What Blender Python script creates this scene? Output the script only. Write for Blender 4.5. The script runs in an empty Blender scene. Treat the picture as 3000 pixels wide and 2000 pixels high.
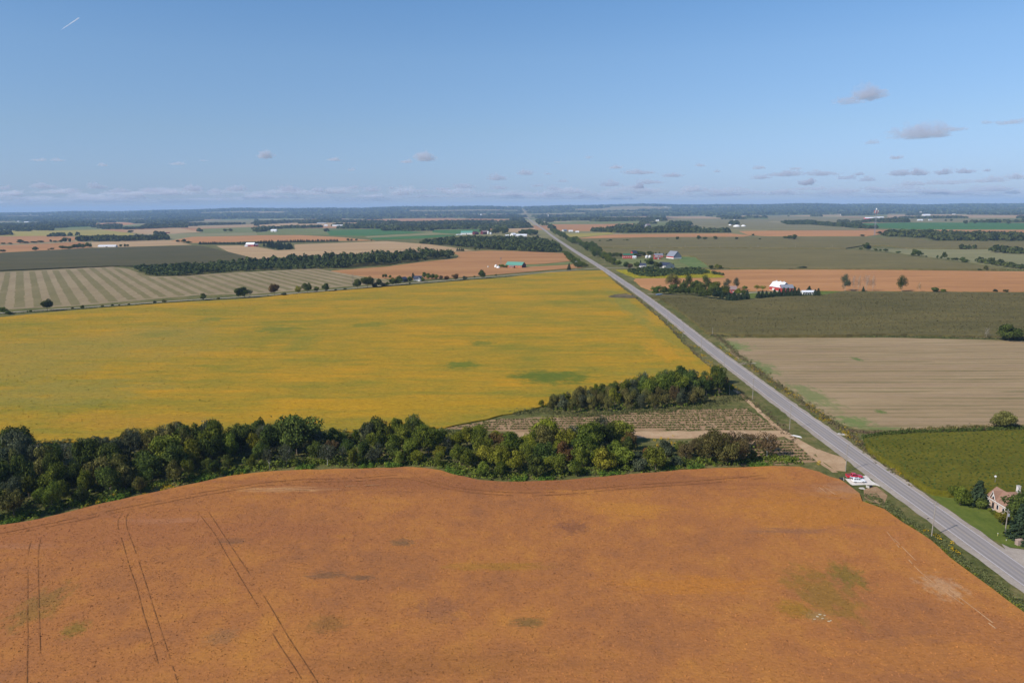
import bpy, math, random
import numpy as np
from mathutils import Matrix, Vector
random.seed(7); RNG = np.random.default_rng(7)
SC = bpy.context.scene
COL = SC.collection

# ------------------------------------------------------------------ camera
F = 2130.0; HL, HR = 626.0, 600.0; CAMH = 100.0
ROLL = math.atan2(HL - HR, 3000.0)
PITCH = math.atan2((1000 - (HL + HR) / 2) * math.cos(ROLL), F)
cs, sn = math.cos(ROLL), math.sin(ROLL)
Xv = Vector((1, 0, 0)); Uv = Vector((0, math.sin(PITCH), math.cos(PITCH))); Fv = Vector((0, math.cos(PITCH), -math.sin(PITCH)))
cam_d = bpy.data.cameras.new('camera'); cam = bpy.data.objects.new('camera', cam_d); COL.objects.link(cam)
right = Xv * cs - Uv * sn; up = Xv * sn + Uv * cs
M = Matrix((right, up, -Fv)).transposed().to_4x4(); M.translation = Vector((0, 0, CAMH))
cam.matrix_world = M
cam_d.sensor_width = 36; cam_d.lens = F / 3000 * 36; cam_d.clip_start = 0.5; cam_d.clip_end = 250000
SC.camera = cam
# ------------------------------------------------------------------ world, sun, exposure
SUN_EL = math.radians(37.5)
sun_from = Vector((-0.842, -0.539, 0)).normalized()          # horizontal direction the light comes from
w = bpy.data.worlds.new('World'); SC.world = w; w.use_nodes = True
nt = w.node_tree; bg = nt.nodes['Background']
sky = nt.nodes.new('ShaderNodeTexSky'); sky.sky_type = 'NISHITA'; sky.sun_disc = False
sky.sun_elevation = SUN_EL
sky.sun_rotation = math.atan2(sun_from.x, sun_from.y)
sky.altitude = 400; sky.air_density = 1.0; sky.dust_density = 0.6; sky.ozone_density = 1.3
SKYMIX = nt.nodes.new('ShaderNodeMix'); SKYMIX.data_type = 'RGBA'; SKYMIX.blend_type = 'MULTIPLY'
SKYMIX.inputs[0].default_value = 1.0
tcw = nt.nodes.new('ShaderNodeTexCoord'); spw = nt.nodes.new('ShaderNodeSeparateXYZ'); nt.links.new(tcw.outputs['Generated'], spw.inputs[0])
SR_ = nt.nodes.new('ShaderNodeValToRGB'); nt.links.new(spw.outputs[2], SR_.inputs[0])
_e = SR_.color_ramp.elements
while len(_e) < 5: _e.new(0.5)
for _i, (_p, _c) in enumerate([(0.0, (.56, .67, 1.04)), (.03, (.57, .70, 1.12)), (.10, (.70, .82, 1.05)), (.19, (.79, .97, 1.17)), (.30, (.70, 1.02, 1.28))]):
    _e[_i].position = _p; _e[_i].color = (*_c, 1)
nt.links.new(SR_.outputs[0], SKYMIX.inputs[7])
nt.links.new(sky.outputs[0], SKYMIX.inputs[6]); nt.links.new(SKYMIX.outputs[2], bg.inputs[0])
bg.inputs[1].default_value = 0.085
sl = bpy.data.lights.new('sun', 'SUN'); sl.energy = 4.6; sl.angle = math.radians(0.53); sl.color = (1.0, 0.95, 0.87)
so = bpy.data.objects.new('sun', sl); COL.objects.link(so)
ld = Vector((sun_from.x * math.cos(SUN_EL), sun_from.y * math.cos(SUN_EL), math.sin(SUN_EL)))
so.rotation_euler = ld.to_track_quat('Z', 'Y').to_euler(); so.location = ld * 3000
SC.view_settings.view_transform = 'Standard'; SC.view_settings.look = 'None'
SC.view_settings.exposure = 0.35; SC.view_settings.gamma = 1; SC.view_settings.use_curve_mapping = False
SC.render.engine = 'CYCLES'
SC.cycles.use_denoising = True; SC.cycles.max_bounces = 6; SC.cycles.diffuse_bounces = 3
SC.cycles.transparent_max_bounces = 8; SC.cycles.volume_bounces = 1; SC.cycles.sample_clamp_indirect = 6
SC.cycles.volume_step_rate = 0.8; SC.cycles.volume_max_steps = 128
G = 1.42                                                       # sunlit level ground: picture value = albedo * G

# ------------------------------------------------------------------ helpers
def P(x, y, h=0.0):
    """the point of the level z=h seen at pixel (x, y) of the 3000 x 2000 photograph"""
    u = x - 1500.0; v = 1000.0 - y
    a = u * cs + v * sn; b = -u * sn + v * cs
    Y = F * math.cos(PITCH) + b * math.sin(PITCH); Z = -F * math.sin(PITCH) + b * math.cos(PITCH)
    t = (h - CAMH) / Z
    return Vector((a * t, Y * t, h))
def mpp(p):
    """metres per photograph pixel at point p"""
    return (Vector((p[0], p[1], 0)) - Vector((0, 0, CAMH))).dot(Fv) / F
def inv(c): return c / 12.92 if c <= 0.04045 else ((c + 0.055) / 1.055) ** 2.4
def lin(r, g, b): return (inv(r / 255), inv(g / 255), inv(b / 255))
def alb(r, g, b, k=1.0):
    """albedo whose sunlit level surface shows as the given picture colour"""
    return tuple(min(0.85, x * k / G) for x in lin(r, g, b))
def tag(o, label=None, cat=None, group=None, kind=None):
    if label: o['label'] = label
    if cat: o['category'] = cat
    if group: o['group'] = group
    if kind: o['kind'] = kind
    return o
def link(name, me, mat=None, parent=None):
    o = bpy.data.objects.new(name, me); COL.objects.link(o)
    if mat is not None:
        if me.materials: pass
        else: me.materials.append(mat)
    if parent: o.parent = parent
    return o
def empty(name, loc=(0, 0, 0), rz=0.0):
    o = bpy.data.objects.new(name, None); COL.objects.link(o); o.location = loc; o.rotation_euler = (0, 0, rz)
    o.empty_display_size = 0.5
    return o
def np_mesh(name, verts, faces, n=4, vals=None):
    me = bpy.data.meshes.new(name)
    nv = len(verts); nf = len(faces)
    me.vertices.add(nv); me.vertices.foreach_set('co', np.asarray(verts, np.float32).ravel())
    me.loops.add(nf * n); me.loops.foreach_set('vertex_index', np.asarray(faces, np.int32).ravel())
    me.polygons.add(nf); me.polygons.foreach_set('loop_start', np.arange(0, nf * n, n, dtype=np.int32))
    me.polygons.foreach_set('loop_total', np.full(nf, n, np.int32))
    if vals is not None:
        at = me.attributes.new('v', 'FLOAT', 'POINT'); at.data.foreach_set('value', np.asarray(vals, np.float32))
    me.update(calc_edges=True)
    return me
def unit(a): return a / np.maximum(np.linalg.norm(a, axis=1, keepdims=True), 1e-6)
def cards(centers, normals, sizes, vals, flat=0.7):
    """leaf clumps: one small kinked quad per centre"""
    n = unit(normals); N = len(n)
    r = unit(RNG.normal(size=(N, 3))); t = unit(np.cross(n, r)); b = np.cross(n, t)
    s = sizes[:, None] * 0.5
    f = (flat + RNG.random((N, 1)) * (1.3 - flat))
    k = n * s * RNG.uniform(-0.5, 0.5, (N, 1))
    v = np.stack([centers - t * s - b * s * f + k, centers + t * s * f - b * s, centers + t * s + b * s * f + k, centers - t * s * f + b * s], 1).reshape(-1, 3)
    return v, np.arange(N * 4).reshape(N, 4), np.repeat(vals, 4)
class MB:
    """collects boxes, tubes and free faces; build() links them as one mesh object"""
    def __init__(s): s.v = []; s.f = []
    def add(s, vs, fs):
        o = len(s.v); s.v += [tuple(x) for x in vs]; s.f += [tuple(i + o for i in f) for f in fs]; return s
    def box(s, x0, x1, y0, y1, z0, z1):
        return s.add([(x0, y0, z0), (x1, y0, z0), (x1, y1, z0), (x0, y1, z0), (x0, y0, z1), (x1, y0, z1), (x1, y1, z1), (x0, y1, z1)],
                     [(0, 3, 2, 1), (4, 5, 6, 7), (0, 1, 5, 4), (1, 2, 6, 5), (2, 3, 7, 6), (3, 0, 4, 7)])
    def tube(s, a, b, ra, rb=None, n=8):
        a = Vector(a); b = Vector(b); rb = ra if rb is None else rb
        d = (b - a).normalized(); t = d.orthogonal().normalized(); q = d.cross(t)
        vs = [a + (t * math.cos(i * 2 * math.pi / n) + q * math.sin(i * 2 * math.pi / n)) * ra for i in range(n)]
        vs += [b + (t * math.cos(i * 2 * math.pi / n) + q * math.sin(i * 2 * math.pi / n)) * rb for i in range(n)]
        return s.add(vs, [(i, (i + 1) % n, n + (i + 1) % n, n + i) for i in range(n)] + [tuple(range(n))[::-1], tuple(range(n, 2 * n))])
    def prism(s, pts, y0, y1):
        """outline pts in (x, z) pushed from y0 to y1"""
        n = len(pts)
        return s.add([(x, y0, z) for x, z in pts] + [(x, y1, z) for x, z in pts],
                     [tuple(range(n)), tuple(range(n, 2 * n))[::-1]] + [(i, n + i, n + (i + 1) % n, (i + 1) % n) for i in range(n)])
    def lathe(s, prof, n=20, c=(0, 0, 0)):
        vs = [(c[0] + r * math.cos(2 * math.pi * i / n), c[1] + r * math.sin(2 * math.pi * i / n), c[2] + z) for r, z in prof for i in range(n)]
        fs = [(j * n + i, j * n + (i + 1) % n, (j + 1) * n + (i + 1) % n, (j + 1) * n + i) for j in range(len(prof) - 1) for i in range(n)]
        return s.add(vs, fs + [tuple(range(n))[::-1], tuple(range((len(prof) - 1) * n, len(prof) * n))])
    def mesh(s, name):
        me = bpy.data.meshes.new(name); me.from_pydata(s.v, [], s.f); me.update(); return me
    def build(s, name, mat, parent=None, bevel=0):
        me = s.mesh(name)
        o = link(name, me, mat, parent)
        if bevel:
            m = o.modifiers.new('bevel', 'BEVEL'); m.width = bevel; m.segments = 2; m.limit_method = 'ANGLE'
        return o

# ------------------------------------------------------------------ materials
def nodes(name):
    m = bpy.data.materials.new(name); m.use_nodes = True; t = m.node_tree
    return m, t, t.nodes['Principled BSDF']
def N(t, kind, **kw):
    n = t.nodes.new(kind)
    for k, v in kw.items():
        if k[0] == 'i' and k[1:].isdigit(): n.inputs[int(k[1:])].default_value = v
        else: setattr(n, k, v)
    return n
def noise(t, vec, scale, detail=4, rough=0.55):
    n = N(t, 'ShaderNodeTexNoise'); n.inputs['Scale'].default_value = scale; n.inputs['Detail'].default_value = detail
    n.inputs['Roughness'].default_value = rough; t.links.new(vec, n.inputs['Vector']); return n.outputs['Fac']
def ramp(t, fac, stops):
    r = N(t, 'ShaderNodeValToRGB'); e = r.color_ramp.elements
    while len(e) < len(stops): e.new(0.5)
    for i, (p, c) in enumerate(stops):
        e[i].position = p; e[i].color = (*c, 1) if len(c) == 3 else c
    t.links.new(fac, r.inputs[0]); return r.outputs[0]
def math_(t, op, a, b=None, clamp=False):
    n = N(t, 'ShaderNodeMath', operation=op, use_clamp=clamp)
    for i, x in enumerate((a, b)):
        if x is None: continue
        if isinstance(x, (int, float)): n.inputs[i].default_value = x
        else: t.links.new(x, n.inputs[i])
    return n.outputs[0]
def mixc(t, fac, a, b, mode='MIX'):
    n = N(t, 'ShaderNodeMix', data_type='RGBA', blend_type=mode)
    for i, x in ((0, fac), (6, a), (7, b)):
        if isinstance(x, (int, float)): n.inputs[i].default_value = x
        elif isinstance(x, tuple): n.inputs[i].default_value = (*x, 1) if len(x) == 3 else x
        else: t.links.new(x, n.inputs[i])
    return n.outputs[2]
def grey(t, fac, lo, hi):
    n = N(t, 'ShaderNodeMapRange'); t.links.new(fac, n.inputs[0])
    n.inputs[1].default_value = 0.25; n.inputs[2].default_value = 0.75; n.inputs[3].default_value = lo; n.inputs[4].default_value = hi
    return n.outputs[0]
def pos(t, scale=(1, 1, 1), rot=0.0):
    g = N(t, 'ShaderNodeNewGeometry'); m = N(t, 'ShaderNodeMapping'); m.inputs['Scale'].default_value = scale
    m.inputs['Rotation'].default_value = (0, 0, rot); t.links.new(g.outputs['Position'], m.inputs['Vector']); return m.outputs[0]

def field_mat(name, cols, big=1 / 45, mid=1 / 9, fine=1.6, fine_amt=0.3, stretch=(1, 1), rot=0.0, bump=0.25, blobs=(), stripes=None, contrast=1.0, row=None):
    m, t, bs = nodes(name)
    bs.inputs['Roughness'].default_value = 0.95; bs.inputs['Specular IOR Level'].default_value = 0.08
    pv = pos(t, (stretch[0], stretch[1], 1), rot)
    pw = pos(t)
    a = noise(t, pv, big, 5, 0.6); b = noise(t, pv, mid, 5, 0.6)
    f = math_(t, 'ADD', math_(t, 'MULTIPLY', a, 0.6), math_(t, 'MULTIPLY', b, 0.4))
    k = 0.14 / contrast
    col = ramp(t, f, [(0.5 - k, cols[0]), (0.5, cols[1]), (0.5 + k, cols[2])])
    if stripes:                                                # (direction angle, period m, colour, amount, ragged)
        for (ang, per, c, amt, rag) in stripes:
            ps = pos(t, (1, 1, 1), -ang)
            sx = N(t, 'ShaderNodeSeparateXYZ'); t.links.new(ps, sx.inputs[0])
            nz = noise(t, pos(t, (0.12, 1, 1), -ang), 1 / (per * 1.2), 3)
            ph = math_(t, 'ADD', math_(t, 'MULTIPLY', sx.outputs[1], 2 * math.pi / per), math_(t, 'MULTIPLY', nz, rag))
            s = math_(t, 'SINE', ph)
            s = N_range(t, s, 0.0, 0.9)
            n2 = noise(t, pos(t, (0.06, 0.5, 1), -ang), 1 / (per * 0.6), 4)
            s = math_(t, 'MULTIPLY', s, N_range(t, n2, 0.3, 0.65))
            col = mixc(t, math_(t, 'MULTIPLY', s, amt), col, c)
    for (bx, by, rx, ry, c, amt) in blobs:                      # patches of another growth at their own place in the field
        c0 = P(bx, by); wx = rx * mpp(c0); wy = (P(bx, by - ry) - P(bx, by + ry)).length / 2
        s = N(t, 'ShaderNodeVectorMath', operation='SUBTRACT'); t.links.new(pw, s.inputs[0]); s.inputs[1].default_value = (c0.x, c0.y, 0)
        d = N(t, 'ShaderNodeVectorMath', operation='MULTIPLY'); t.links.new(s.outputs[0], d.inputs[0]); d.inputs[1].default_value = (1 / wx, 1 / wy, 0)
        l = N(t, 'ShaderNodeVectorMath', operation='LENGTH'); t.links.new(d.outputs[0], l.inputs[0])
        nz = noise(t, pos(t, (3.0 / wx, 3.0 / wy, 1)), 1.0, 5, 0.65)
        v = math_(t, 'ADD', l.outputs['Value'], math_(t, 'MULTIPLY', math_(t, 'SUBTRACT', nz, 0.5), 2.6))
        fac = math_(t, 'MULTIPLY', N_range(t, v, 1.15, 0.35), amt)
        col = mixc(t, fac, col, c)
    fn = noise(t, pv, fine, 4, 0.7)
    if row:
        fn2 = noise(t, pos(t, (row[1], 1, 1), -row[0]), row[2], 3, 0.6)
        fn = math_(t, 'ADD', math_(t, 'MULTIPLY', fn, 0.5), math_(t, 'MULTIPLY', fn2, 0.5))
    g = grey(t, fn, 1 - fine_amt, 1 + fine_amt)
    cc = N(t, 'ShaderNodeCombineColor'); [t.links.new(g, cc.inputs[i]) for i in range(3)]
    col = mixc(t, 1.0, col, cc.outputs[0], 'MULTIPLY')
    t.links.new(col, bs.inputs['Base Color'])
    if bump:
        bp = N(t, 'ShaderNodeBump'); bp.inputs['Strength'].default_value = 1.0; bp.inputs['Distance'].default_value = bump
        t.links.new(fn, bp.inputs['Height']); t.links.new(bp.outputs[0], bs.inputs['Normal'])
    return m
def N_range(t, v, lo, hi):
    n = N(t, 'ShaderNodeMapRange', interpolation_type='SMOOTHSTEP'); t.links.new(v, n.inputs[0])
    n.inputs[1].default_value = lo; n.inputs[2].default_value = hi; n.inputs[3].default_value = 0; n.inputs[4].default_value = 1
    if lo > hi:
        n.inputs[1].default_value = hi; n.inputs[2].default_value = lo; n.inputs[3].default_value = 1; n.inputs[4].default_value = 0
    return n.outputs[0]
def plain(name, c, rough=0.7, metal=0.0, spec=0.3, var=0.08, sc=2.0, coat=0.0, stretch=(1, 1, 1), bump=0.0):
    m, t, bs = nodes(name)
    bs.inputs['Roughness'].default_value = rough; bs.inputs['Metallic'].default_value = metal
    bs.inputs['Specular IOR Level'].default_value = spec; bs.inputs['Coat Weight'].default_value = coat
    tc = N(t, 'ShaderNodeTexCoord'); mp = N(t, 'ShaderNodeMapping'); mp.inputs['Scale'].default_value = stretch
    t.links.new(tc.outputs['Object'], mp.inputs[0])
    f = noise(t, mp.outputs[0], sc, 5, 0.6)
    t.links.new(ramp(t, f, [(0.3, tuple(x * (1 - var) for x in c)), (0.7, tuple(min(1, x * (1 + var)) for x in c))]), bs.inputs['Base Color'])
    if bump:
        bp = N(t, 'ShaderNodeBump'); bp.inputs['Distance'].default_value = bump; t.links.new(f, bp.inputs['Height']); t.links.new(bp.outputs[0], bs.inputs['Normal'])
    return m
def leaf_mat(name, dark, light, trans=0.25, objvar=0.25):
    m, t, bs = nodes(name)
    at = N(t, 'ShaderNodeAttribute', attribute_name='v')
    oi = N(t, 'ShaderNodeObjectInfo')
    col = mixc(t, at.outputs['Fac'], dark, light)
    g = N(t, 'ShaderNodeMapRange'); t.links.new(oi.outputs['Random'], g.inputs[0]); g.inputs[3].default_value = 1 - objvar; g.inputs[4].default_value = 1 + objvar
    hs = N(t, 'ShaderNodeHueSaturation'); t.links.new(col, hs.inputs['Color']); t.links.new(g.outputs[0], hs.inputs['Value'])
    h = N(t, 'ShaderNodeMapRange'); t.links.new(math_(t, 'FRACT', math_(t, 'MULTIPLY', oi.outputs['Random'], 13.7)), h.inputs[0]); h.inputs[3].default_value = 0.48; h.inputs[4].default_value = 0.515
    t.links.new(h.outputs[0], hs.inputs['Hue'])
    df = N(t, 'ShaderNodeBsdfDiffuse'); tr = N(t, 'ShaderNodeBsdfTranslucent'); mx = N(t, 'ShaderNodeMixShader'); mx.inputs[0].default_value = trans
    t.links.new(hs.outputs[0], df.inputs[0]); t.links.new(hs.outputs[0], tr.inputs[0])
    t.links.new(df.outputs[0], mx.inputs[1]); t.links.new(tr.outputs[0], mx.inputs[2])
    t.nodes.remove(bs); t.links.new(mx.outputs[0], t.nodes['Material Output'].inputs[0])
    return m
LM = {
    'dark green': leaf_mat('leaves_dark', (0.026, 0.041, 0.011), (0.128, 0.158, 0.032)),
    'green': leaf_mat('leaves_green', (0.042, 0.062, 0.010), (0.205, 0.228, 0.032)),
    'yellow-green': leaf_mat('leaves_yellowgreen', (0.060, 0.074, 0.008), (0.29, 0.28, 0.032)),
    'olive': leaf_mat('leaves_olive', (0.052, 0.053, 0.015), (0.23, 0.205, 0.06)),
    'grey-green': leaf_mat('leaves_grey', (0.040, 0.050, 0.026), (0.125, 0.140, 0.075)),
    'brownish': leaf_mat('leaves_brown', (0.062, 0.045, 0.020), (0.19, 0.135, 0.055)),
    'reddish': leaf_mat('leaves_red', (0.07, 0.045, 0.018), (0.22, 0.13, 0.04)),
    'bright green': leaf_mat('leaves_bright', (0.045, 0.075, 0.012), (0.15, 0.215, 0.03)),
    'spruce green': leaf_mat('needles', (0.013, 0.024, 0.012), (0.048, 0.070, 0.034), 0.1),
    'bare': leaf_mat('twigs', (0.10, 0.075, 0.055), (0.26, 0.20, 0.15), 0.1),
    'far wood': leaf_mat('far_leaves', (0.024, 0.036, 0.013), (0.095, 0.112, 0.034), 0.2, 0.1),
    'goldenrod': leaf_mat('goldenrod_flowers', (0.16, 0.14, 0.01), (0.62, 0.42, 0.015), 0.2, 0.1),
    'weeds': leaf_mat('weed_leaves', (0.06, 0.07, 0.025), (0.19, 0.19, 0.07), 0.2, 0.1),
    'dry weeds': leaf_mat('dry_weed_leaves', (0.08, 0.065, 0.035), (0.22, 0.17, 0.09), 0.2, 0.1),
    'corn edge': leaf_mat('corn_leaves', (0.035, 0.055, 0.012), (0.12, 0.145, 0.035), 0.2, 0.1),
}
BARK = plain('bark', (0.16, 0.125, 0.09), 0.9, var=0.3, sc=3)
BARK_PALE = plain('bark_pale', (0.36, 0.34, 0.29), 0.9, var=0.25, sc=3)
# ------------------------------------------------------------------ ground, fields
def ground_material():
    m, t, bs = nodes('grassland')
    bs.inputs['Roughness'].default_value = 0.95; bs.inputs['Specular IOR Level'].default_value = 0.05
    p = pos(t)
    a = noise(t, p, 1 / 30, 5, 0.65); b = noise(t, p, 1 / 3.5, 5, 0.7); f = noise(t, p, 1.3, 4, 0.7)
    near = ramp(t, math_(t, 'ADD', math_(t, 'MULTIPLY', a, 0.5), math_(t, 'MULTIPLY', b, 0.5)),
                [(0.36, alb(78, 84, 42)), (0.47, alb(104, 104, 58)), (0.56, alb(128, 118, 74)), (0.66, alb(150, 132, 92))])
    vo = N(t, 'ShaderNodeTexVoronoi', distance='CHEBYCHEV'); vo.inputs['Randomness'].default_value = 0.75
    vo.inputs['Scale'].default_value = 1.0
    t.links.new(pos(t, (1 / 620, 1 / 900, 1)), vo.inputs['Vector'])
    s = N(t, 'ShaderNodeSeparateColor'); t.links.new(vo.outputs['Color'], s.inputs[0])
    far = ramp(t, s.outputs[0], [(0.0, alb(112, 116, 70)), (0.2, alb(140, 132, 88)), (0.36, alb(182, 136, 96)), (0.5, alb(122, 124, 78)), (0.62, alb(164, 150, 112)), (0.8, alb(92, 118, 62)), (0.9, alb(172, 126, 90))])
    for l in t.nodes:
        if l.bl_idname == 'ShaderNodeValToRGB' and len(l.color_ramp.elements) == 7: l.color_ramp.interpolation = 'CONSTANT'
    ln = N(t, 'ShaderNodeVectorMath', operation='LENGTH'); t.links.new(p, ln.inputs[0])
    k = N_range(t, ln.outputs['Value'], 2300, 3200)
    col = mixc(t, k, near, far)
    g = grey(t, f, 0.75, 1.25); cc = N(t, 'ShaderNodeCombineColor'); [t.links.new(g, cc.inputs[i]) for i in range(3)]
    col = mixc(t, 1.0, col, cc.outputs[0], 'MULTIPLY')
    t.links.new(col, bs.inputs['Base Color'])
    bp = N(t, 'ShaderNodeBump'); bp.inputs['Distance'].default_value = 0.3; t.links.new(f, bp.inputs['Height']); t.links.new(bp.outputs[0], bs.inputs['Normal'])
    return m
gm = ground_material()
R = 30000
me = bpy.data.meshes.new('ground'); me.from_pydata([(-R, -2000, 0), (R, -2000, 0), (R, R, 0), (-R, R, 0)], [], [(0, 1, 2, 3)])
tag(link('ground', me, gm), 'flat grassy farmland stretching to the horizon', kind='structure')

# ------------------------------------------------------------------ low hills at the horizon
HZ = [(-600, 634), (0, 628), (375, 620), (750, 613.5), (1125, 609.5), (1500, 606), (1875, 602.5), (2250, 600.5), (3000, 600), (3600, 600)]
def hill(x, y):
    if y < 8600: return 0.0
    px = 1500 + F * x / y
    px = min(3599, max(-599, px))
    for a, b in zip(HZ, HZ[1:]):
        if a[0] <= px <= b[0]: t_ = a[1] + (b[1] - a[1]) * (px - a[0]) / (b[0] - a[0]); break
    line = HL + (HR - HL) * px / 3000
    top = max(0.0, 84 + (line - t_ + 1.2 * math.sin(px / 90) + .8 * math.sin(px / 37 + 1)) * 17000 / F)
    f = min(1, max(0, (y - 8600) / 8400)); f = f * f * (3 - 2 * f)
    if y > 17500: f *= max(0, 1 - (y - 17500) / 7000)
    return top * f
vs = []; fs = []; NX = 90; ys = [8600 + 500 * i for i in range(36)]
for y in ys:
    for i in range(NX + 1):
        x = (-1 + 2 * i / NX) * y * .85; vs.append((x, y, hill(x, y) + .6))
for j in range(len(ys) - 1):
    for i in range(NX): a = j * (NX + 1) + i; fs.append((a, a + 1, a + NX + 2, a + NX + 1))
me = bpy.data.meshes.new('hills'); me.from_pydata(vs, [], fs); me.polygons.foreach_set('use_smooth', [True] * len(fs))
tag(link('hills', me, gm), 'low wooded hills rising at the horizon', kind='structure')

def edge_pts(px, h, jit=1.0):
    w_ = [P(x, y, h) for x, y in px]; out = []
    for i, a in enumerate(w_):
        b = w_[(i + 1) % len(w_)]; L = (b - a).length; st = max(5.0, mpp(a) * 14); n = min(60, max(1, int(L / st)))
        nrm = Vector((-(b - a).y, (b - a).x, 0)).normalized()
        for k in range(n):
            p = a.lerp(b, k / n)
            if k: p = p + nrm * random.gauss(0, 0.35 + mpp(p) * 0.35) * jit
            out.append(p)
    return out
def slab(name, label, px, h, mat, jit=1.0):
    top = edge_pts(px, h, jit); n = len(top)
    vs = [tuple(p) for p in top] + [(p.x, p.y, 0.01) for p in top]
    fs = [tuple(range(n))] + [(i, (i + 1) % n, n + (i + 1) % n, n + i) for i in range(n)]
    me = bpy.data.meshes.new(name); me.from_pydata(vs, [], fs); me.validate(); me.update()
    return tag(link(name, me, mat), label, kind='structure')
H0 = math.radians(0)
soy_blobs = [(650, 1872, 55, 26, alb(150, 112, 76), .5), (680, 1590, 52, 9, alb(120, 92, 66), .8), (960, 1690, 70, 14, alb(128, 95, 68), .7), (1062, 1698, 40, 9, alb(120, 90, 66), .8),
    (1178, 1594, 42, 12, alb(122, 95, 66), .8), (1680, 1550, 55, 24, alb(140, 92, 66), .7), (2410, 1745, 95, 85, alb(142, 112, 48), .65), (2480, 1690, 60, 40, alb(120, 108, 45), .7), (2390, 1810, 40, 18, alb(150, 130, 84), .5),
    (2330, 1790, 60, 28, alb(150, 115, 38), .6), (2310, 1560, 150, 10, alb(150, 105, 78), .6), (1550, 1830, 60, 16, alb(120, 98, 55), .7), (1290, 1790, 80, 40, alb(150, 100, 70), .6), (120, 1780, 70, 60, alb(140, 110, 55), .6),
    (220, 1850, 40, 25, alb(130, 110, 48), .7), (960, 1835, 60, 28, alb(128, 96, 52), .5), (1460, 1665, 170, 14, alb(165, 120, 48), .6), (1850, 1500, 130, 30, alb(196, 132, 58), .7), (2760, 1725, 60, 35, alb(205, 165, 125), .55),
    (2480, 1440, 110, 24, alb(186, 140, 104), .55), (840, 1438, 150, 8, alb(210, 160, 108), .8), (480, 1530, 140, 9, alb(198, 140, 100), .7), (60, 1605, 110, 8, alb(190, 135, 95), .7), (2040, 1720, 260, 30, alb(196, 126, 52), .6),
    (300, 1560, 900, 60, alb(166, 106, 68), .6), (1500, 1420, 900, 34, alb(156, 100, 64), .75), (1300, 1950, 500, 50, alb(158, 104, 58), .5), (2450, 1500, 300, 60, alb(194, 128, 54), .6), (2700, 1930, 300, 60, alb(196, 128, 62), .5)]
M_soy = field_mat('ripe_soybeans', [alb(162, 107, 68), alb(180, 117, 66), alb(194, 130, 64)], big=1 / 38, mid=1 / 7, fine=1.5, fine_amt=0.28, bump=0.2, contrast=1.0, blobs=soy_blobs, row=(math.radians(90), 0.45, 1.3), stretch=(1, 0.9))
yel_blobs = [(1630, 1108, 130, 22, alb(108, 118, 38), .9), (1581, 1103, 95, 18, alb(104, 116, 38), .8), (1352, 1071, 60, 12, alb(108, 120, 40), .85), (1409, 1007, 45, 9, alb(118, 124, 42), .8), (816, 967, 75, 11, alb(122, 126, 46), .8),
    (470, 980, 90, 12, alb(120, 124, 46), .7), (1084, 953, 60, 8, alb(124, 128, 44), .7), (625, 937, 50, 8, alb(124, 128, 46), .7), (880, 1010, 50, 30, alb(134, 132, 48), .5), (1990, 1000, 60, 60, alb(150, 138, 48), .6), (1840, 900, 36, 60, alb(140, 138, 60), .6),
    (1940, 1095, 160, 16, alb(146, 138, 52), .6), (250, 1020, 420, 80, alb(160, 140, 62), .6), (200, 1150, 300, 40, alb(150, 138, 62), .6), (1950, 1030, 70, 30, alb(206, 150, 40), .7), (1930, 935, 60, 25, alb(198, 150, 46), .6), (1150, 1190, 450, 26, alb(196, 148, 32), .6), (1500, 1180, 200, 22, alb(196, 148, 30), .6), (400, 1235, 300, 24, alb(190, 140, 46), .6)]
M_yel = field_mat('yellowing_soybeans', [alb(146, 133, 42), alb(176, 142, 40), alb(200, 149, 36)], big=1 / 60, mid=1 / 11, fine=0.9, fine_amt=0.34, bump=0.4, blobs=yel_blobs, stretch=(0.5, 1.35), rot=math.radians(4),
    stripes=[(math.radians(-6), 14, alb(136, 132, 48), .32, 9.0)], contrast=1.15)
M_corn = field_mat('corn', [alb(92, 86, 48), alb(107, 97, 58), alb(122, 108, 64)], big=1 / 55, mid=1 / 9, fine=0.45, fine_amt=0.22, bump=0.5, stretch=(0.5, 1.1), contrast=0.7, stripes=[(0.03, 26, alb(122, 118, 68), .25, 8)])
M_corn2 = field_mat('corn_drying', [alb(104, 96, 56), alb(120, 108, 66), alb(136, 120, 74)], big=1 / 70, mid=1 / 14, fine=0.3, fine_amt=0.16, bump=0.5, stretch=(0.4, 1.2), contrast=0.7, stripes=[(0.02, 40, alb(132, 128, 78), .3, 9)])
M_cornl = field_mat('corn_left', [alb(78, 78, 44), alb(91, 84, 52), alb(106, 96, 58)], big=1 / 80, mid=1 / 16, fine=0.3, fine_amt=0.15, bump=0.5, stretch=(0.35, 1.2), contrast=0.7)
M_corng = field_mat('green_corn', [alb(92, 92, 20), alb(110, 104, 28), alb(128, 118, 38)], big=1 / 30, mid=1 / 5, fine=0.9, fine_amt=0.38, bump=0.7, stretch=(0.5, 1.1), contrast=0.7, stripes=[(0.02, 15, alb(100, 104, 46), .35, 8)])
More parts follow.
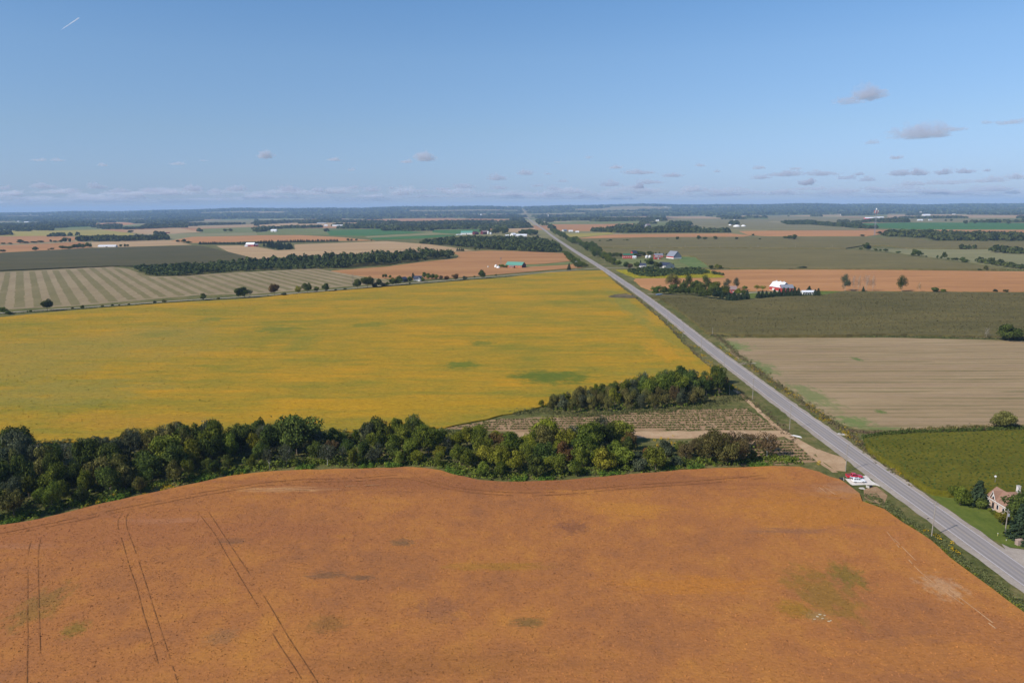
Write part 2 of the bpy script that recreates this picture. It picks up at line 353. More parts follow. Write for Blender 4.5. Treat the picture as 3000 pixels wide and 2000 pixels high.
M_stub = field_mat('cut_hay', [alb(152, 128, 94), alb(170, 144, 108), alb(186, 160, 122)], big=1 / 70, mid=1 / 12, fine=0.8, fine_amt=0.14, bump=0.12, stretch=(0.25, 1.5), contrast=0.8, rot=math.radians(0),
    stripes=[(math.radians(-1.5), 7.2, alb(112, 106, 66), .6, 9.0), (math.radians(-1), 24, alb(168, 140, 112), .4, 4.0)],
    blobs=[(2215, 1075, 60, 26, alb(112, 128, 70), .8), (2380, 1160, 50, 40, alb(116, 130, 72), .7), (2500, 1235, 60, 18, alb(108, 130, 66), .8), (2140, 1012, 60, 16, alb(120, 134, 76), .85), (2580, 1256, 90, 7, alb(108, 124, 66), .8), (2510, 1052, 14, 6, alb(96, 118, 56), .8), (2580, 1206, 18, 6, alb(92, 118, 52), .8), (2310, 1110, 60, 10, alb(150, 130, 100), .4)])
M_strip = field_mat('striped_stubble', [alb(146, 126, 94), alb(158, 138, 104), alb(170, 150, 116)], big=1 / 90, mid=1 / 14, fine=0.6, fine_amt=0.12, bump=0.1, stretch=(1.4, 0.3), contrast=0.8)
M_orange = field_mat('soybeans_far_orange', [alb(172, 122, 78), alb(191, 136, 86), alb(203, 148, 98)], big=1 / 90, mid=1 / 16, fine=0.4, fine_amt=0.12, bump=0.2, stretch=(0.22, 1.5))
M_orange2 = field_mat('soybeans_brown', [alb(166, 119, 76), alb(183, 131, 84), alb(194, 144, 94)], big=1 / 90, mid=1 / 16, fine=0.4, fine_amt=0.12, bump=0.2, stretch=(0.22, 1.5))
M_tan = field_mat('cut_grain', [alb(176, 144, 104), alb(190, 156, 114), alb(202, 170, 128)], big=1 / 120, mid=1 / 18, fine=0.3, fine_amt=0.1, bump=0, stretch=(0.2, 1.5), stripes=[(0.05, 30, alb(168, 140, 108), .5, 3)])
M_pink = field_mat('bare_field', [alb(162, 134, 100), alb(176, 146, 108), alb(188, 158, 120)], big=1 / 120, mid=1 / 18, fine=0.3, fine_amt=0.1, bump=0, stretch=(0.2, 1.5))
M_hay = field_mat('hay_field', [alb(126, 122, 82), alb(142, 136, 94), alb(156, 146, 104)], big=1 / 120, mid=1 / 18, fine=0.3, fine_amt=0.1, bump=0, stretch=(0.2, 1.5))
M_past = field_mat('pasture', [alb(104, 114, 62), alb(122, 126, 74), alb(142, 136, 88)], big=1 / 60, mid=1 / 12, fine=0.5, fine_amt=0.15, bump=0.1)
M_lawn = field_mat('lawn', [alb(84, 100, 38), alb(100, 112, 46), alb(118, 124, 56)], big=1 / 14, mid=1 / 3, fine=1.4, fine_amt=0.16, bump=0.04, stripes=[(math.radians(92), 2.4, alb(120, 126, 56), .3, 1.2)])
M_bright = field_mat('green_crop', [alb(64, 104, 52), alb(76, 116, 60), alb(90, 124, 68)], big=1 / 120, mid=1 / 20, fine=0.3, fine_amt=0.1, bump=0, stretch=(0.2, 1.5))
M_padd = field_mat('paddock_grass', [alb(92, 112, 60), alb(108, 124, 68), alb(128, 134, 80)], big=1 / 40, mid=1 / 9, fine=0.6, fine_amt=0.12, bump=0)
M_olive = field_mat('olive_crop', [alb(120, 114, 78), alb(134, 124, 86), alb(146, 136, 96)], big=1 / 150, mid=1 / 24, fine=0.3, fine_amt=0.1, bump=0, stretch=(0.2, 1.5))
M_yg = field_mat('yellow_green_crop', [alb(150, 142, 72), alb(168, 152, 74), alb(180, 156, 80)], big=1 / 120, mid=1 / 20, fine=0.3, fine_amt=0.1, bump=0, stretch=(0.2, 1.5))
M_soil = field_mat('row_soil', [alb(150, 120, 88), alb(168, 136, 102), alb(182, 150, 116)], big=1 / 12, mid=1 / 2, fine=2.0, fine_amt=0.15, bump=0.1)
M_sand = field_mat('sand', [alb(176, 142, 108), alb(192, 158, 122), alb(206, 174, 138)], big=1 / 10, mid=1 / 2, fine=2.0, fine_amt=0.12, bump=0.08)
M_gold = field_mat('goldenrod_ground', [alb(120, 118, 40), alb(160, 150, 30), alb(196, 168, 26)], big=1 / 14, mid=1 / 3, fine=0.8, fine_amt=0.3, bump=0.4)

NEARSOY = [(-300, 1620), (0, 1537), (115, 1519), (245, 1487), (344, 1464), (478, 1435), (574, 1414), (670, 1393), (784, 1380), (900, 1374), (1056, 1372), (1190, 1366), (1247, 1370), (1293, 1377), (1362, 1395), (1401, 1404.5), (1477, 1410), (1650, 1405.6), (1806, 1391), (1959, 1379), (2112, 1369.5), (2265, 1363.8), (2342, 1366), (2400, 1381),
    (2430, 1395), (2461, 1403), (2488, 1421), (2518, 1444), (2526, 1467), (2591, 1490), (2645, 1529), (2729, 1582), (2783, 1632), (2840, 1674), (2909, 1724), (3000, 1792), (3200, 1940), (3500, 2300), (-700, 2300)]
slab('soybean_field', 'rust-orange ripe soybean field filling the foreground', NEARSOY, 0.7, M_soy)
slab('soybean_field', 'golden-yellow soybean field with green patches left of the highway', [(-420, 968), (0, 929), (159, 913), (319, 900), (510, 886), (750, 873), (846, 862), (973, 853), (1101, 842), (1228, 833), (1388, 820), (1500, 811), (1596, 799), (1700, 793), (1765, 792), (1800, 824), (1836, 852),
    (1860, 872), (1893, 900), (1931, 932), (1958, 958), (2000, 1004), (2053, 1053), (2088, 1083), (2074, 1105), (1950, 1120), (1760, 1150), (1672, 1172), (1576, 1192), (1500, 1210), (1400, 1231), (1305, 1251), (1200, 1258), (1000, 1264), (600, 1276), (199, 1293), (0, 1304), (-500, 1330)], 0.65, M_yel)
slab('stubble_field', 'tan stubble field in pale and green stripes beyond the gravel road', [(-400, 945), (0, 907), (223, 896), (415, 879), (587, 864), (750, 861), (909, 848), (1037, 837), (1148, 828), (1126, 817), (1100, 812), (1031, 805), (970, 794), (929, 787), (846, 791), (750, 796), (590, 804), (542, 809), (446, 810), (424, 806), (376, 788), (319, 780), (223, 786), (0, 797), (-400, 806)], 0.06, M_strip)
slab('corn_field', 'dark green corn field beyond the striped stubble', [(-400, 758), (0, 742), (175, 732), (319, 725), (567, 719.5), (596, 721), (670, 738), (752, 758), (700, 770), (590, 771), (427, 776), (319, 778.4), (0, 791), (-400, 801)], 2.3, M_cornl)
slab('soybean_field', 'orange field around the green-roofed barn', [(970, 793), (1132, 781), (1228, 768), (1337, 757), (1345, 748), (1324, 739), (1420, 734), (1500, 735), (1656, 742), (1668, 752), (1680, 764), (1600, 772), (1535, 775), (1537, 782), (1660, 776), (1692, 772), (1706, 784), (1627, 789), (1500, 800), (1356, 812), (1240, 818), (1110, 815), (1031, 804)], 0.5, M_orange2)
slab('grain_field', 'pale tan harvested field behind the long wood', [(634, 720), (700, 719), (750, 723), (812, 733.5), (864, 731), (862, 716), (1133, 706.5), (1260, 716), (1390, 734), (1322, 738), (1200, 752), (1000, 758), (800, 764), (752, 758), (670, 738)], 0.1, M_tan)
slab('grass_strip', 'green grass waterway crossing the orange field', [(1535, 775.5), (1600, 773), (1672, 765), (1690, 769), (1660, 775.5), (1540, 781.5)], 0.1, M_past)
OTHER = [
 ('soybean_field', 'narrow orange field behind the conifer windbreak', [(500, 706), (560, 694), (750, 690), (878, 688.5), (1000, 695), (1100, 705), (860, 706), (750, 707), (620, 711), (560, 711)], .5, M_orange),
 ('bare_field', 'reddish bare field by the left edge', [(-500, 728), (0, 719), (170, 712), (225, 707.5), (265, 712), (270, 725), (175, 731), (0, 740.5), (-500, 760)], .1, M_orange2),
 ('grain_field', 'pinkish cut field beside the white poultry barn', [(268, 709), (500, 704), (563, 717), (345, 724), (271, 725.5)], .1, M_tan),
 ('soybean_field', 'thin orange field left of the dark square wood', [(-500, 700), (0, 693), (130, 691), (222, 693), (218, 705), (100, 711), (0, 715), (-500, 726)], .5, M_orange2),
 ('hay_field', 'yellow-green field at far left', [(-500, 684), (0, 676.5), (300, 673), (392, 684), (388, 690), (223, 690.5), (0, 692), (-500, 698)], .3, M_yg),
 ('hay_field', 'dull green field below the far left wood', [(140, 676), (155, 668.5), (270, 665), (300, 672)], .3, M_past),
 ('soybean_field', 'small bright orange field at far left', [(271, 655), (370, 651), (399, 656), (350, 661), (277, 663)], .5, M_orange),
 ('hay_field', 'grey-green field right of the small orange field', [(354, 660), (440, 657), (415, 668.5), (357, 670.5)], .3, M_past),
 ('bare_field', 'pinkish tan field with scrubby edges at left', [(360, 675), (526, 667.5), (592, 681), (446, 685), (392, 683)], .1, M_tan),
 ('bare_field', 'pink strip field at left centre', [(523, 664), (750, 656.5), (750, 664), (600, 668), (540, 667)], .1, M_pink),
 ('hay_field', 'dull green field with two bushes at left centre', [(574, 671), (735, 665), (750, 680), (595, 682)], .3, M_past),
 ('hay_field', 'pale green strip at left centre', [(478, 687.5), (592, 683), (750, 681), (750, 689.5), (560, 693.5), (490, 703)], .3, M_hay),
 ('corn_field', 'olive field under the far woods at left', [(545, 651), (750, 637), (750, 656), (600, 659), (545, 656)], 1.5, M_olive),
 ('hay_field', 'wide brownish field left of centre in the distance', [(752, 632), (1000, 632), (1350, 636), (1300, 641), (1080, 643), (900, 648), (752, 654)], .3, M_olive),
 ('soybean_field', 'long thin orange field in the distance', [(853, 650), (1080, 643.5), (1240, 640), (1500, 642), (1500, 651), (1360, 649.5), (1100, 651), (950, 651)], .5, M_orange2),
 ('bare_field', 'tan strip field by the distant white barns', [(752, 659), (850, 653), (1070, 652.5), (1060, 658), (950, 663), (752, 670)], .1, M_tan),
 ('green_crop_field', 'bright green crop field, its long upper part', [(954, 675), (1117, 670.5), (1170, 676), (1260, 680.5), (1069, 691), (967, 689)], .4, M_bright),
 ('green_crop_field', 'bright green crop field, its lower strip', [(1078, 697.5), (1286, 688), (1356, 689), (1228, 699), (1101, 702)], .4, M_bright),
 ('green_crop_field', 'bright green crop field left of the dairy barns', [(1267, 674), (1413, 671.5), (1407, 680), (1340, 685), (1267, 681)], .4, M_bright),
 ('hay_field', 'pale strip between the bright green fields', [(1069, 692), (1267, 682.5), (1340, 686), (1290, 687.5), (1078, 696.5)], .3, M_hay),
 ('hay_field', 'grey-green field left of the bright green crop', [(815, 672), (930, 668.5), (950, 675), (963, 689), (880, 687.5), (752, 689), (752, 681)], .3, M_past),
 ('grain_field', 'pale tan field right of the dairy barns', [(1480, 670), (1567, 667.5), (1567, 674), (1520, 681), (1484, 680)], .1, M_tan),
 ('corn_field', 'dark olive corn field right of the highway around the farm lane', [(1909, 868), (1941, 864), (2004, 863), (2038, 868), (2072, 875), (2106, 879), (2148, 881), (2191, 877), (2225, 875), (2285, 869), (2344, 867), (2404, 867), (2440, 858), (2465, 854.5), (2600, 855), (2728, 855), (3000, 857), (3600, 862), (3600, 994), (3000, 984.5), (2597, 977), (2400, 980.5), (2224, 979), (2142, 978), (2072, 972), (2028, 935), (1981, 900), (1934, 868.5)], 2.3, M_corn),
 ('hay_stubble_field', 'cut tan hay field with faint green swath lines right of the highway', [(2104, 996), (2138, 990), (2597, 988.5), (3000, 998), (3700, 1014), (3700, 1232), (3000, 1243), (2789, 1253), (2597, 1259), (2513, 1256), (2444, 1233), (2368, 1183), (2291, 1130), (2176, 1061), (2123, 1019)], .08, M_stub),
 ('corn_field', 'lush green corn field behind the stone house', [(2532, 1283), (2578, 1274), (2674, 1267), (2827, 1263), (3000, 1257), (3700, 1246), (3700, 1456), (3000, 1438), (2865, 1436), (2781, 1439), (2731, 1432), (2674, 1398), (2636, 1367), (2578, 1336), (2544, 1310)], 2.3, M_corng),
 ('soybean_field', 'orange field behind the red barn with the white roof', [(2080, 791), (2250, 789.6), (2585, 790.5), (3000, 795), (3600, 800), (3600, 858), (3000, 854.5), (2728, 853), (2409, 850.8), (2200, 852), (1960, 852), (1906, 850), (1881, 841), (1858, 822), (1860, 815.6), (2097, 814.2), (2128, 812)], .5, M_orange),
 ('corn_field', 'olive corn field below the line of field poles', [(1765, 728.5), (1915, 728), (2250, 729), (2473, 730), (2524, 733), (2601, 742), (2728, 758), (2856, 775), (2948, 788), (2585, 787.5), (2250, 785.5), (2105, 783), (2083, 780), (2036, 750), (1991, 748), (1830, 748), (1785, 745)], 2.3, M_corn2),
 ('corn_field', 'olive corn field above the line of field poles', [(1690, 701), (1914, 696), (2186, 694.3), (2521, 696), (2696, 699), (2722, 706), (3000, 708), (3600, 712), (3600, 729), (3000, 726.5), (2665, 727), (2600, 719), (2527, 719), (2478, 726.5), (2250, 725.5), (1915, 724.5), (1757, 723.5), (1715, 712)], 2.3, M_corn2),
 ('soybean_field', 'thin orange strip left of the field oaks', [(1685, 699), (1760, 690), (1806, 686.5), (2138, 683.5), (2200, 690), (2180, 693), (1914, 694.5)], .5, M_orange),
 ('soybean_field', 'orange strip field left of the long dark wood', [(2165, 677), (2250, 675.8), (2588, 676), (2570, 688), (2540, 692), (2250, 692), (2190, 688)], .5, M_orange),
 ('hay_field', 'pale grey-green field at the right edge', [(2540, 730), (2664, 729.5), (3000, 731), (3600, 735), (3600, 800), (3000, 789), (2951, 785), (2856, 771), (2728, 753), (2601, 737.5)], .3, M_hay),
 ('hay_field', 'yellowish field by the highway in the middle distance', [(1655, 685), (1700, 684), (1790, 680.5), (1800, 685.5), (1720, 693), (1676, 696)], .3, M_yg),
 ('bare_field', 'pinkish brown field right of the highway', [(1598, 657), (1730, 657), (1870, 655), (1872, 661), (1730, 673), (1728, 677), (1640, 677)], .1, M_orange2),
 ('hay_field', 'light olive strip right of the highway', [(1592, 652), (1870, 647.5), (2000, 657), (1870, 655), (1730, 656.6), (1597, 656.5)], .3, M_past),
 ('corn_field', 'wide dull olive field above the tree belt at right', [(1925, 643), (2250, 642), (2250, 650), (2400, 660), (2545, 673), (2250, 674.5), (2134, 672), (2000, 665), (2010, 657)], 1.5, M_olive),
 ('grain_field', 'pale striped grain field in the distance at right', [(2080, 625), (2250, 624), (2480, 627), (2480, 632), (2250, 637), (2138, 637)], .1, M_tan),
 ('bare_field', 'tan strip field in the distance at right', [(1946, 632), (2060, 633), (2130, 641), (1946, 641)], .1, M_pink),
 ('green_crop_field', 'broad green crop field at right', [(2486, 654), (2664, 652), (3000, 652.5), (3600, 654), (3600, 674), (3000, 672), (2680, 671.6), (2569, 667)], .4, M_bright),
 ('bare_field', 'orange-brown strip at the far right', [(2682, 673), (3000, 673.5), (3600, 675), (3600, 690), (3000, 687), (2850, 683)], .1, M_orange2),
 ('hay_field', 'long brownish field under the red and white tower', [(2250, 631), (2600, 640), (3000, 641), (3000, 651), (2665, 650.5), (2560, 648), (2480, 653), (2380, 652), (2250, 649)], .3, M_olive),
 ('bare_field', 'pink-orange strip near the horizon at right', [(2600, 626), (2900, 630), (3400, 631), (3400, 640), (2600, 638)], .1, M_pink),
 ('bare_field', 'pink strip near the horizon at left', [(313, 636), (424, 630), (560, 628), (560, 635), (330, 640)], .1, M_pink),
 ('bare_field', 'tan strip right of the far highway', [(1600, 640), (1640, 628.5), (1860, 633), (2000, 640), (1870, 643)], .1, M_tan),
 ('grass_paddock', 'green fenced paddock beside the grey barn', [(1990, 749.5), (2034, 750), (2082, 781), (2060, 783), (2025, 783), (1990, 765)], .05, M_padd),
 ('pasture', 'dry pasture between the red farm and the dark-roofed shed', [(1800, 760), (1850, 757.5), (1980, 757.5), (1992, 765), (2026, 783), (1970, 784), (1900, 780), (1812, 778)], .04, M_past),
 ('scrub_meadow', 'goldenrod meadow around the scrub beside the highway', [(1803, 791), (1830, 790), (1900, 786), (2040, 786), (2078, 790), (2095, 801), (2126, 811), (2100, 813), (1860, 814.6), (1842, 808)], .15, M_gold),
 ('lawn', 'mown green lawn between the highway and the stone house', [(2716, 1444), (2760, 1441), (2800, 1447), (2865, 1440), (3100, 1440), (3300, 1600), (3080, 1622), (3000, 1605), (2960, 1601), (2925, 1588), (2880, 1562), (2835, 1530), (2790, 1497), (2740, 1462)], .03, M_lawn),
 ('lawn', 'green farmyard lawn beside the red barn', [(2190, 857), (2205, 858), (2409, 852), (2460, 853), (2435, 859), (2404, 865), (2285, 868), (2235, 872), (2192, 874)], .03, M_lawn),
 ('nursery_plot', 'plowed plot with weedy rows beside the highway', [(1300, 1255), (1469, 1226), (1600, 1222), (1729, 1218), (1833, 1207), (2055, 1198), (2189, 1196), (2281, 1259), (1856, 1261), (1500, 1263)], .05, M_soil),
 ('sand_strip', 'bare sandy strip below the weedy rows', [(1480, 1264), (1856, 1262.5), (2281, 1260.5), (2312, 1277), (2255, 1282), (2060, 1284), (1856, 1282), (1480, 1280)], .06, M_sand),
 ('nursery_plot', 'second plowed plot with rows at the end of the tree belt', [(2180, 1287), (2320, 1290), (2362, 1322), (2398, 1352), (2300, 1361), (2170, 1362)], .05, M_soil),
 ('sand_mound', 'bare sandy bank above the parked vehicles', [(2375, 1313), (2400, 1316), (2467, 1338), (2480, 1352), (2476, 1380), (2448, 1377), (2398, 1344)], .10, M_sand),
 ('dirt_bank', 'bare disturbed dirt beside the gravel pull-off', [(2530, 1432), (2568, 1424), (2600, 1450), (2590, 1478), (2560, 1470), (2532, 1458)], .05, M_soil),
]
for nm, lb, px, h, mt in OTHER: slab(nm, lb, px, h, mt)
# stripes of the stubble field fan along one direction: swaths laid as their own strips of greener regrowth
M_regrow = field_mat('regrowth', [alb(122, 112, 72), alb(132, 120, 80), alb(146, 130, 92)], big=1 / 60, mid=1 / 8, fine=0.8, fine_amt=0.14, bump=0.05, stretch=(1.5, 0.2), contrast=0.8)

# ------------------------------------------------------------------ highway
ROADC = [(139.4, -60), (139.4, 100), (139.6, 320), (142, 500), (149, 680), (152.5, 830), (155, 1240), (152, 1750), (153, 2600), (163, 3700), (166, 5200), (205, 10000), (225, 15000)]
def resample(pts, step):
    out = []
    for a, b in zip(pts, pts[1:]):
        a = Vector(a).to_3d(); b = Vector(b).to_3d(); n = max(1, int((b - a).length / step))
        out += [a.lerp(b, k / n) for k in range(n)]
    out.append(Vector(pts[-1]).to_3d()); return out
def smooth(pts, it=8):
    p = [Vector(q) for q in pts]
    for _ in range(it): p = [p[0]] + [(p[i - 1] + 2 * p[i] + p[i + 1]) / 4 for i in range(1, len(p) - 1)] + [p[-1]]
    return p
ROADP = smooth(resample(ROADC, 30), 10)
def ribbon(name, pts, o0, o1, z, mat, label=None, kind='structure', jit=0.0, zdist=0.0, parent=None, thick=0.0):
    vs = []; us = []
    for i, p in enumerate(pts):
        d = (pts[min(i + 1, len(pts) - 1)] - pts[max(i - 1, 0)]); nrm = Vector((d.y, -d.x, 0)).normalized()
        zz = z + zdist * p.length / 1000
        for o in (o0, o1):
            q = p + nrm * (o + random.gauss(0, jit) if jit else o); vs.append((q.x, q.y, zz)); us.append(o)
    n = len(pts)
    fs = [(2 * i, 2 * i + 1, 2 * i + 3, 2 * i + 2) for i in range(n - 1)]
    me = bpy.data.meshes.new(name); me.from_pydata(vs, [], fs)
    at = me.attributes.new('across', 'FLOAT', 'POINT'); at.data.foreach_set('value', us)
    o = link(name, me, mat, parent)
    if parent is None: tag(o, label, kind=kind)
    return o
m, t, bs = nodes('asphalt'); bs.inputs['Roughness'].default_value = 0.85; bs.inputs['Specular IOR Level'].default_value = 0.2
at = N(t, 'ShaderNodeAttribute', attribute_name='across')
wv = math_(t, 'COSINE', math_(t, 'MULTIPLY', at.outputs['Fac'], 2 * math.pi / 1.75))
nz = noise(t, pos(t, (1.2, 0.03, 1)), 1.0, 4, 0.6); nf = noise(t, pos(t), 1.5, 4, 0.7)
f_ = math_(t, 'ADD', math_(t, 'ADD', math_(t, 'MULTIPLY', wv, 0.14), math_(t, 'MULTIPLY', nz, 0.7)), math_(t, 'MULTIPLY', nf, 0.25))
t.links.new(ramp(t, f_, [(0.2, alb(146, 137, 132)), (0.5, alb(163, 153, 148)), (0.85, alb(181, 170, 164))]), bs.inputs['Base Color']); M_asph = m
M_shld = field_mat('gravel_shoulder', [alb(158, 144, 132), alb(174, 160, 147), alb(188, 174, 160)], big=1 / 20, mid=1 / 2, fine=2, fine_amt=0.12, bump=0.03)
M_line = plain('road_paint', alb(226, 216, 214), 0.7, var=0.1, sc=0.4)
M_gravel = field_mat('gravel_road', [alb(160, 146, 128), alb(176, 162, 144), alb(192, 178, 160)], big=1 / 30, mid=1 / 4, fine=1.5, fine_amt=0.12, bump=0.03)
M_white = field_mat('limestone_gravel', [alb(216, 204, 192), alb(232, 221, 210), alb(244, 236, 226)], big=1 / 6, mid=1 / 1.5, fine=3, fine_amt=0.08, bump=0.03)
ribbon('gravel_shoulder', smooth(resample([(p.x, p.y) for p in ROADP], 4 if True else 30), 0), -6.3, 5.6, 0.10, M_shld, 'pale gravel shoulders of the highway', jit=0.22, zdist=0.05)
ribbon('highway', ROADP, -3.75, 3.75, 0.12, M_asph, 'straight grey two-lane highway running to the horizon', zdist=0.06)
near_road = [p for p in ROADP if p.y < 3000]
for s in (-3.45, 3.45): ribbon('road_line', near_road, s - 0.09, s + 0.09, 0.135, M_line, 'white edge line painted on the highway', zdist=0.08)
M_yline = plain('yellow_paint', alb(184, 164, 124), 0.7, var=0.15, sc=0.4)
ribbon('road_line', [p for p in near_road if p.y < 900], -0.05, 0.05, 0.135, M_yline, 'worn yellow centre line of the highway', zdist=0.08)
def pxline(px, step=12): return smooth(resample([tuple(P(x, y))[:2] for x, y in px], step), 4)
gr = pxline([(-400, 952), (0, 916.5), (124, 909), (239, 901), (414, 888.5), (542, 879), (750, 867.7), (868, 858), (1037, 843.8), (1180, 831.5), (1260, 825), (1388, 815), (1500, 806), (1627, 795.5), (1700, 789.5), (1762, 785.5)])
ribbon('gravel_road', gr, -2.7, 2.7, 0.08, M_gravel, 'pale gravel side road joining the highway from the left', jit=0.15)
ribbon('gravel_road', pxline([(1775, 785), (1830, 784.2), (1882, 783), (1920, 783.5)]), -3.2, 3.2, 0.08, M_gravel, 'gravel lane to the farm right of the highway', jit=0.2)
ribbon('driveway', pxline([(1897, 861.5), (1937, 862.8), (1990, 863.5)], 4), -2.2, 2.2, 0.08, M_gravel, 'short driveway into the farmhouse grove')
ribbon('driveway', pxline([(2150, 862), (2189, 858), (2225, 856), (2270, 856)], 4), -3, 3, 0.08, M_gravel, 'driveway to the red barn')
ribbon('gravel_road', pxline([(2546, 729.3), (2700, 729), (2894, 728.8), (3400, 729)], 20), -2.5, 2.5, 0.3, M_gravel, 'thin pale road between fields at right')
ribbon('dirt_track', pxline([(2150, 1140), (2172, 1158), (2205, 1187), (2240, 1218), (2276, 1252), (2312, 1280), (2345, 1305), (2385, 1340), (2420, 1366), (2448, 1384)], 3), -1.1, 1.1, 0.12, M_sand, 'narrow dirt track along the plots', jit=0.2)
ribbon('dirt_track', pxline([(2290, 1262), (2330, 1292), (2372, 1312), (2400, 1330)], 3), -2.2, 2.2, 0.11, M_sand, 'sandy track into the plot', jit=0.35)
ribbon('dirt_track', pxline([(2160, 1066), (2185, 1065), (2215, 1064)], 3), -1.2, 1.2, 0.14, M_gravel, 'field entrance off the highway')
slab('gravel_pad', 'white limestone pull-off where the two vehicles are parked', [(2476, 1401), (2495, 1402), (2519, 1397), (2536, 1391.5), (2544, 1397), (2553, 1407), (2568, 1416), (2578, 1423), (2566, 1419.5), (2535, 1418.5), (2499, 1420), (2491, 1416)], 0.14, M_white, 0.2)
slab('gravel_apron', 'gravel apron where the house drive meets the highway', [(2935, 1592), (2960, 1604), (3000, 1609), (3080, 1627), (3300, 1640), (3300, 1840), (3060, 1700), (3000, 1660), (2960, 1627)], 0.11, M_shld, 0.3)
slab('culvert_dirt', 'dark bare wet patch at the ditch crossing', [(1782, 868), (1800, 862.5), (1835, 859.5), (1856, 866), (1868, 871), (1850, 873), (1812, 871.5), (1790, 871)], 0.9, field_mat('wet_dirt', [alb(84, 82, 50), alb(106, 94, 68), alb(136, 118, 90)], big=1 / 10, mid=1 / 3, fine=1, fine_amt=0.3, bump=0.2))
ribbon('dirt_track', pxline([(1811, 868), (1830, 866), (1850, 865.5)], 3), -0.8, 0.8, 0.95, M_sand, 'pale path over the ditch crossing')
def inside(pt, poly):
    x, y = pt; c = False
    for i in range(len(poly)):
        x1, y1 = poly[i]; x2, y2 = poly[i - 1]
        if (y1 > y) != (y2 > y) and x < (x2 - x1) * (y - y1) / (y2 - y1) + x1: c = not c
    return c
STRP = [(P(x, y).x, P(x, y).y) for x, y in [(-400, 943), (0, 905), (223, 894), (415, 877), (587, 862), (750, 859), (909, 846), (1037, 835), (1140, 827), (1120, 817), (1031, 807), (970, 796), (929, 789), (846, 793), (750, 798), (590, 806), (542, 811), (446, 812), (424, 808), (376, 790), (319, 782), (223, 788), (0, 799), (-400, 808)]]
A0 = P(392, 882); A1 = P(271, 788)
dirv = (A1 - A0).normalized(); nv = Vector((dirv.y, -dirv.x, 0)); B0 = A0
k = 0; off = -1500
while off < 900:
    wd = random.uniform(7, 10); seg = []
    for j in range(-40, 160):
        q = B0 + dirv * (j * 8.0) + nv * off
        if inside((q.x, q.y), STRP): seg.append(q)
        elif len(seg) > 6: break
        else: seg = []
    if len(seg) > 8:
        ribbon('hay_swath', seg, -wd / 2, wd / 2, 0.11, M_regrow, 'greener strip of regrowth in the striped stubble field', jit=0.5)
    off += random.uniform(17, 20)
# rows in the plots
M_weedrow = LM['weeds']
# ------------------------------------------------------------------ tree makers (unit height 1, crown width 1)
def lobed(nleaf, nlobe, lo=0.12, zc=0.56, rz=0.42, lr=(0.15, 0.27), size=0.045, seed=0, openness=0.0):
    r = np.random.default_rng(seed)
    d = unit(r.normal(size=(nlobe, 3))); rad = r.uniform(0.35, 0.95, (nlobe, 1))
    c = d * rad * np.array([[0.42, 0.42, rz * 0.85]]) + np.array([[0, 0, zc]])
    c[0] = (0, 0, zc); R_ = r.uniform(*lr, nlobe); R_[0] = lr[1]
    wgt = R_ ** 2; k = r.choice(nlobe, nleaf, p=wgt / wgt.sum())
    dd = unit(r.normal(size=(nleaf, 3))); dd[:, 2] += 0.15
    rr = R_[k] * (0.70 + 0.36 * r.random(nleaf) ** 0.6 + (r.random(nleaf) < .10) * r.uniform(0, .38, nleaf))
    bump = 1 + 0.16 * np.sin(dd[:, 0] * 7 + k) * np.sin(dd[:, 1] * 6 + k * 2)
    p = c[k] + dd * (rr * bump)[:, None] * np.array([[1, 1, 0.92]])
    ok = p[:, 2] > lo * (0.6 + 0.8 * r.random(nleaf)); p = p[ok]; dd = dd[ok]; k = k[ok]
    v = np.clip(0.42 + 0.22 * r.normal(size=len(p)) + (r.random(nlobe)[k] - 0.5) * 0.55, 0, 1)
    nn = dd + r.normal(size=p.shape) * 0.55
    return p, nn, size * r.uniform(0.6, 1.35, len(p)), v
def crown_mesh(name, data):
    p, nn, sz, v = data; p = p.copy()
    p[:, :2] -= np.median(p[:, :2], axis=0) * .5
    p[:, :2] /= 2.0 * np.percentile(np.abs(p[:, :2]), 96.5); zt = np.percentile(p[:, 2], 99.3); p[:, 2] /= zt
    data = (p, nn, sz, v)
    vs, fs, vv = cards(*data); return np_mesh(name, vs, fs, 4, vv)
def conifer_data(nleaf, seed=0, size=0.05):
    r = np.random.default_rng(seed); p = []; nn = []; v = []
    nt_ = 15
    for i in range(nt_):
        z = 0.06 + 0.90 * (i / (nt_ - 1)) ** 0.95; rad = 0.5 * (1 - z) ** 0.8 * r.uniform(0.85, 1.1) + 0.03
        nb = max(4, int(13 * (1 - z) + 3))
        for b in range(nb):
            a = 2 * math.pi * (b + r.random()) / nb; L = rad * r.uniform(0.75, 1.1); m_ = max(3, int(nleaf / nt_ / nb * (0.5 + 1.2 * (1 - z))))
            s = r.random(m_) ** 0.6; sp = r.normal(size=m_) * 0.045 * (1.2 - s)
            x = np.cos(a) * L * s - np.sin(a) * sp; y = np.sin(a) * L * s + np.cos(a) * sp
            zz = z - 0.09 * s ** 1.5 * L * 2 + r.normal(size=m_) * 0.008
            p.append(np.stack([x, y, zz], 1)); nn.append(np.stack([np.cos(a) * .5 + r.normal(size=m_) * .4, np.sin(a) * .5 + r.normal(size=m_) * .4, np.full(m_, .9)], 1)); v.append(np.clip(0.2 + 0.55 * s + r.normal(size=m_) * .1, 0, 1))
    p = np.concatenate(p); return p, np.concatenate(nn), size * r.uniform(0.6, 1.3, len(p)), np.concatenate(v)
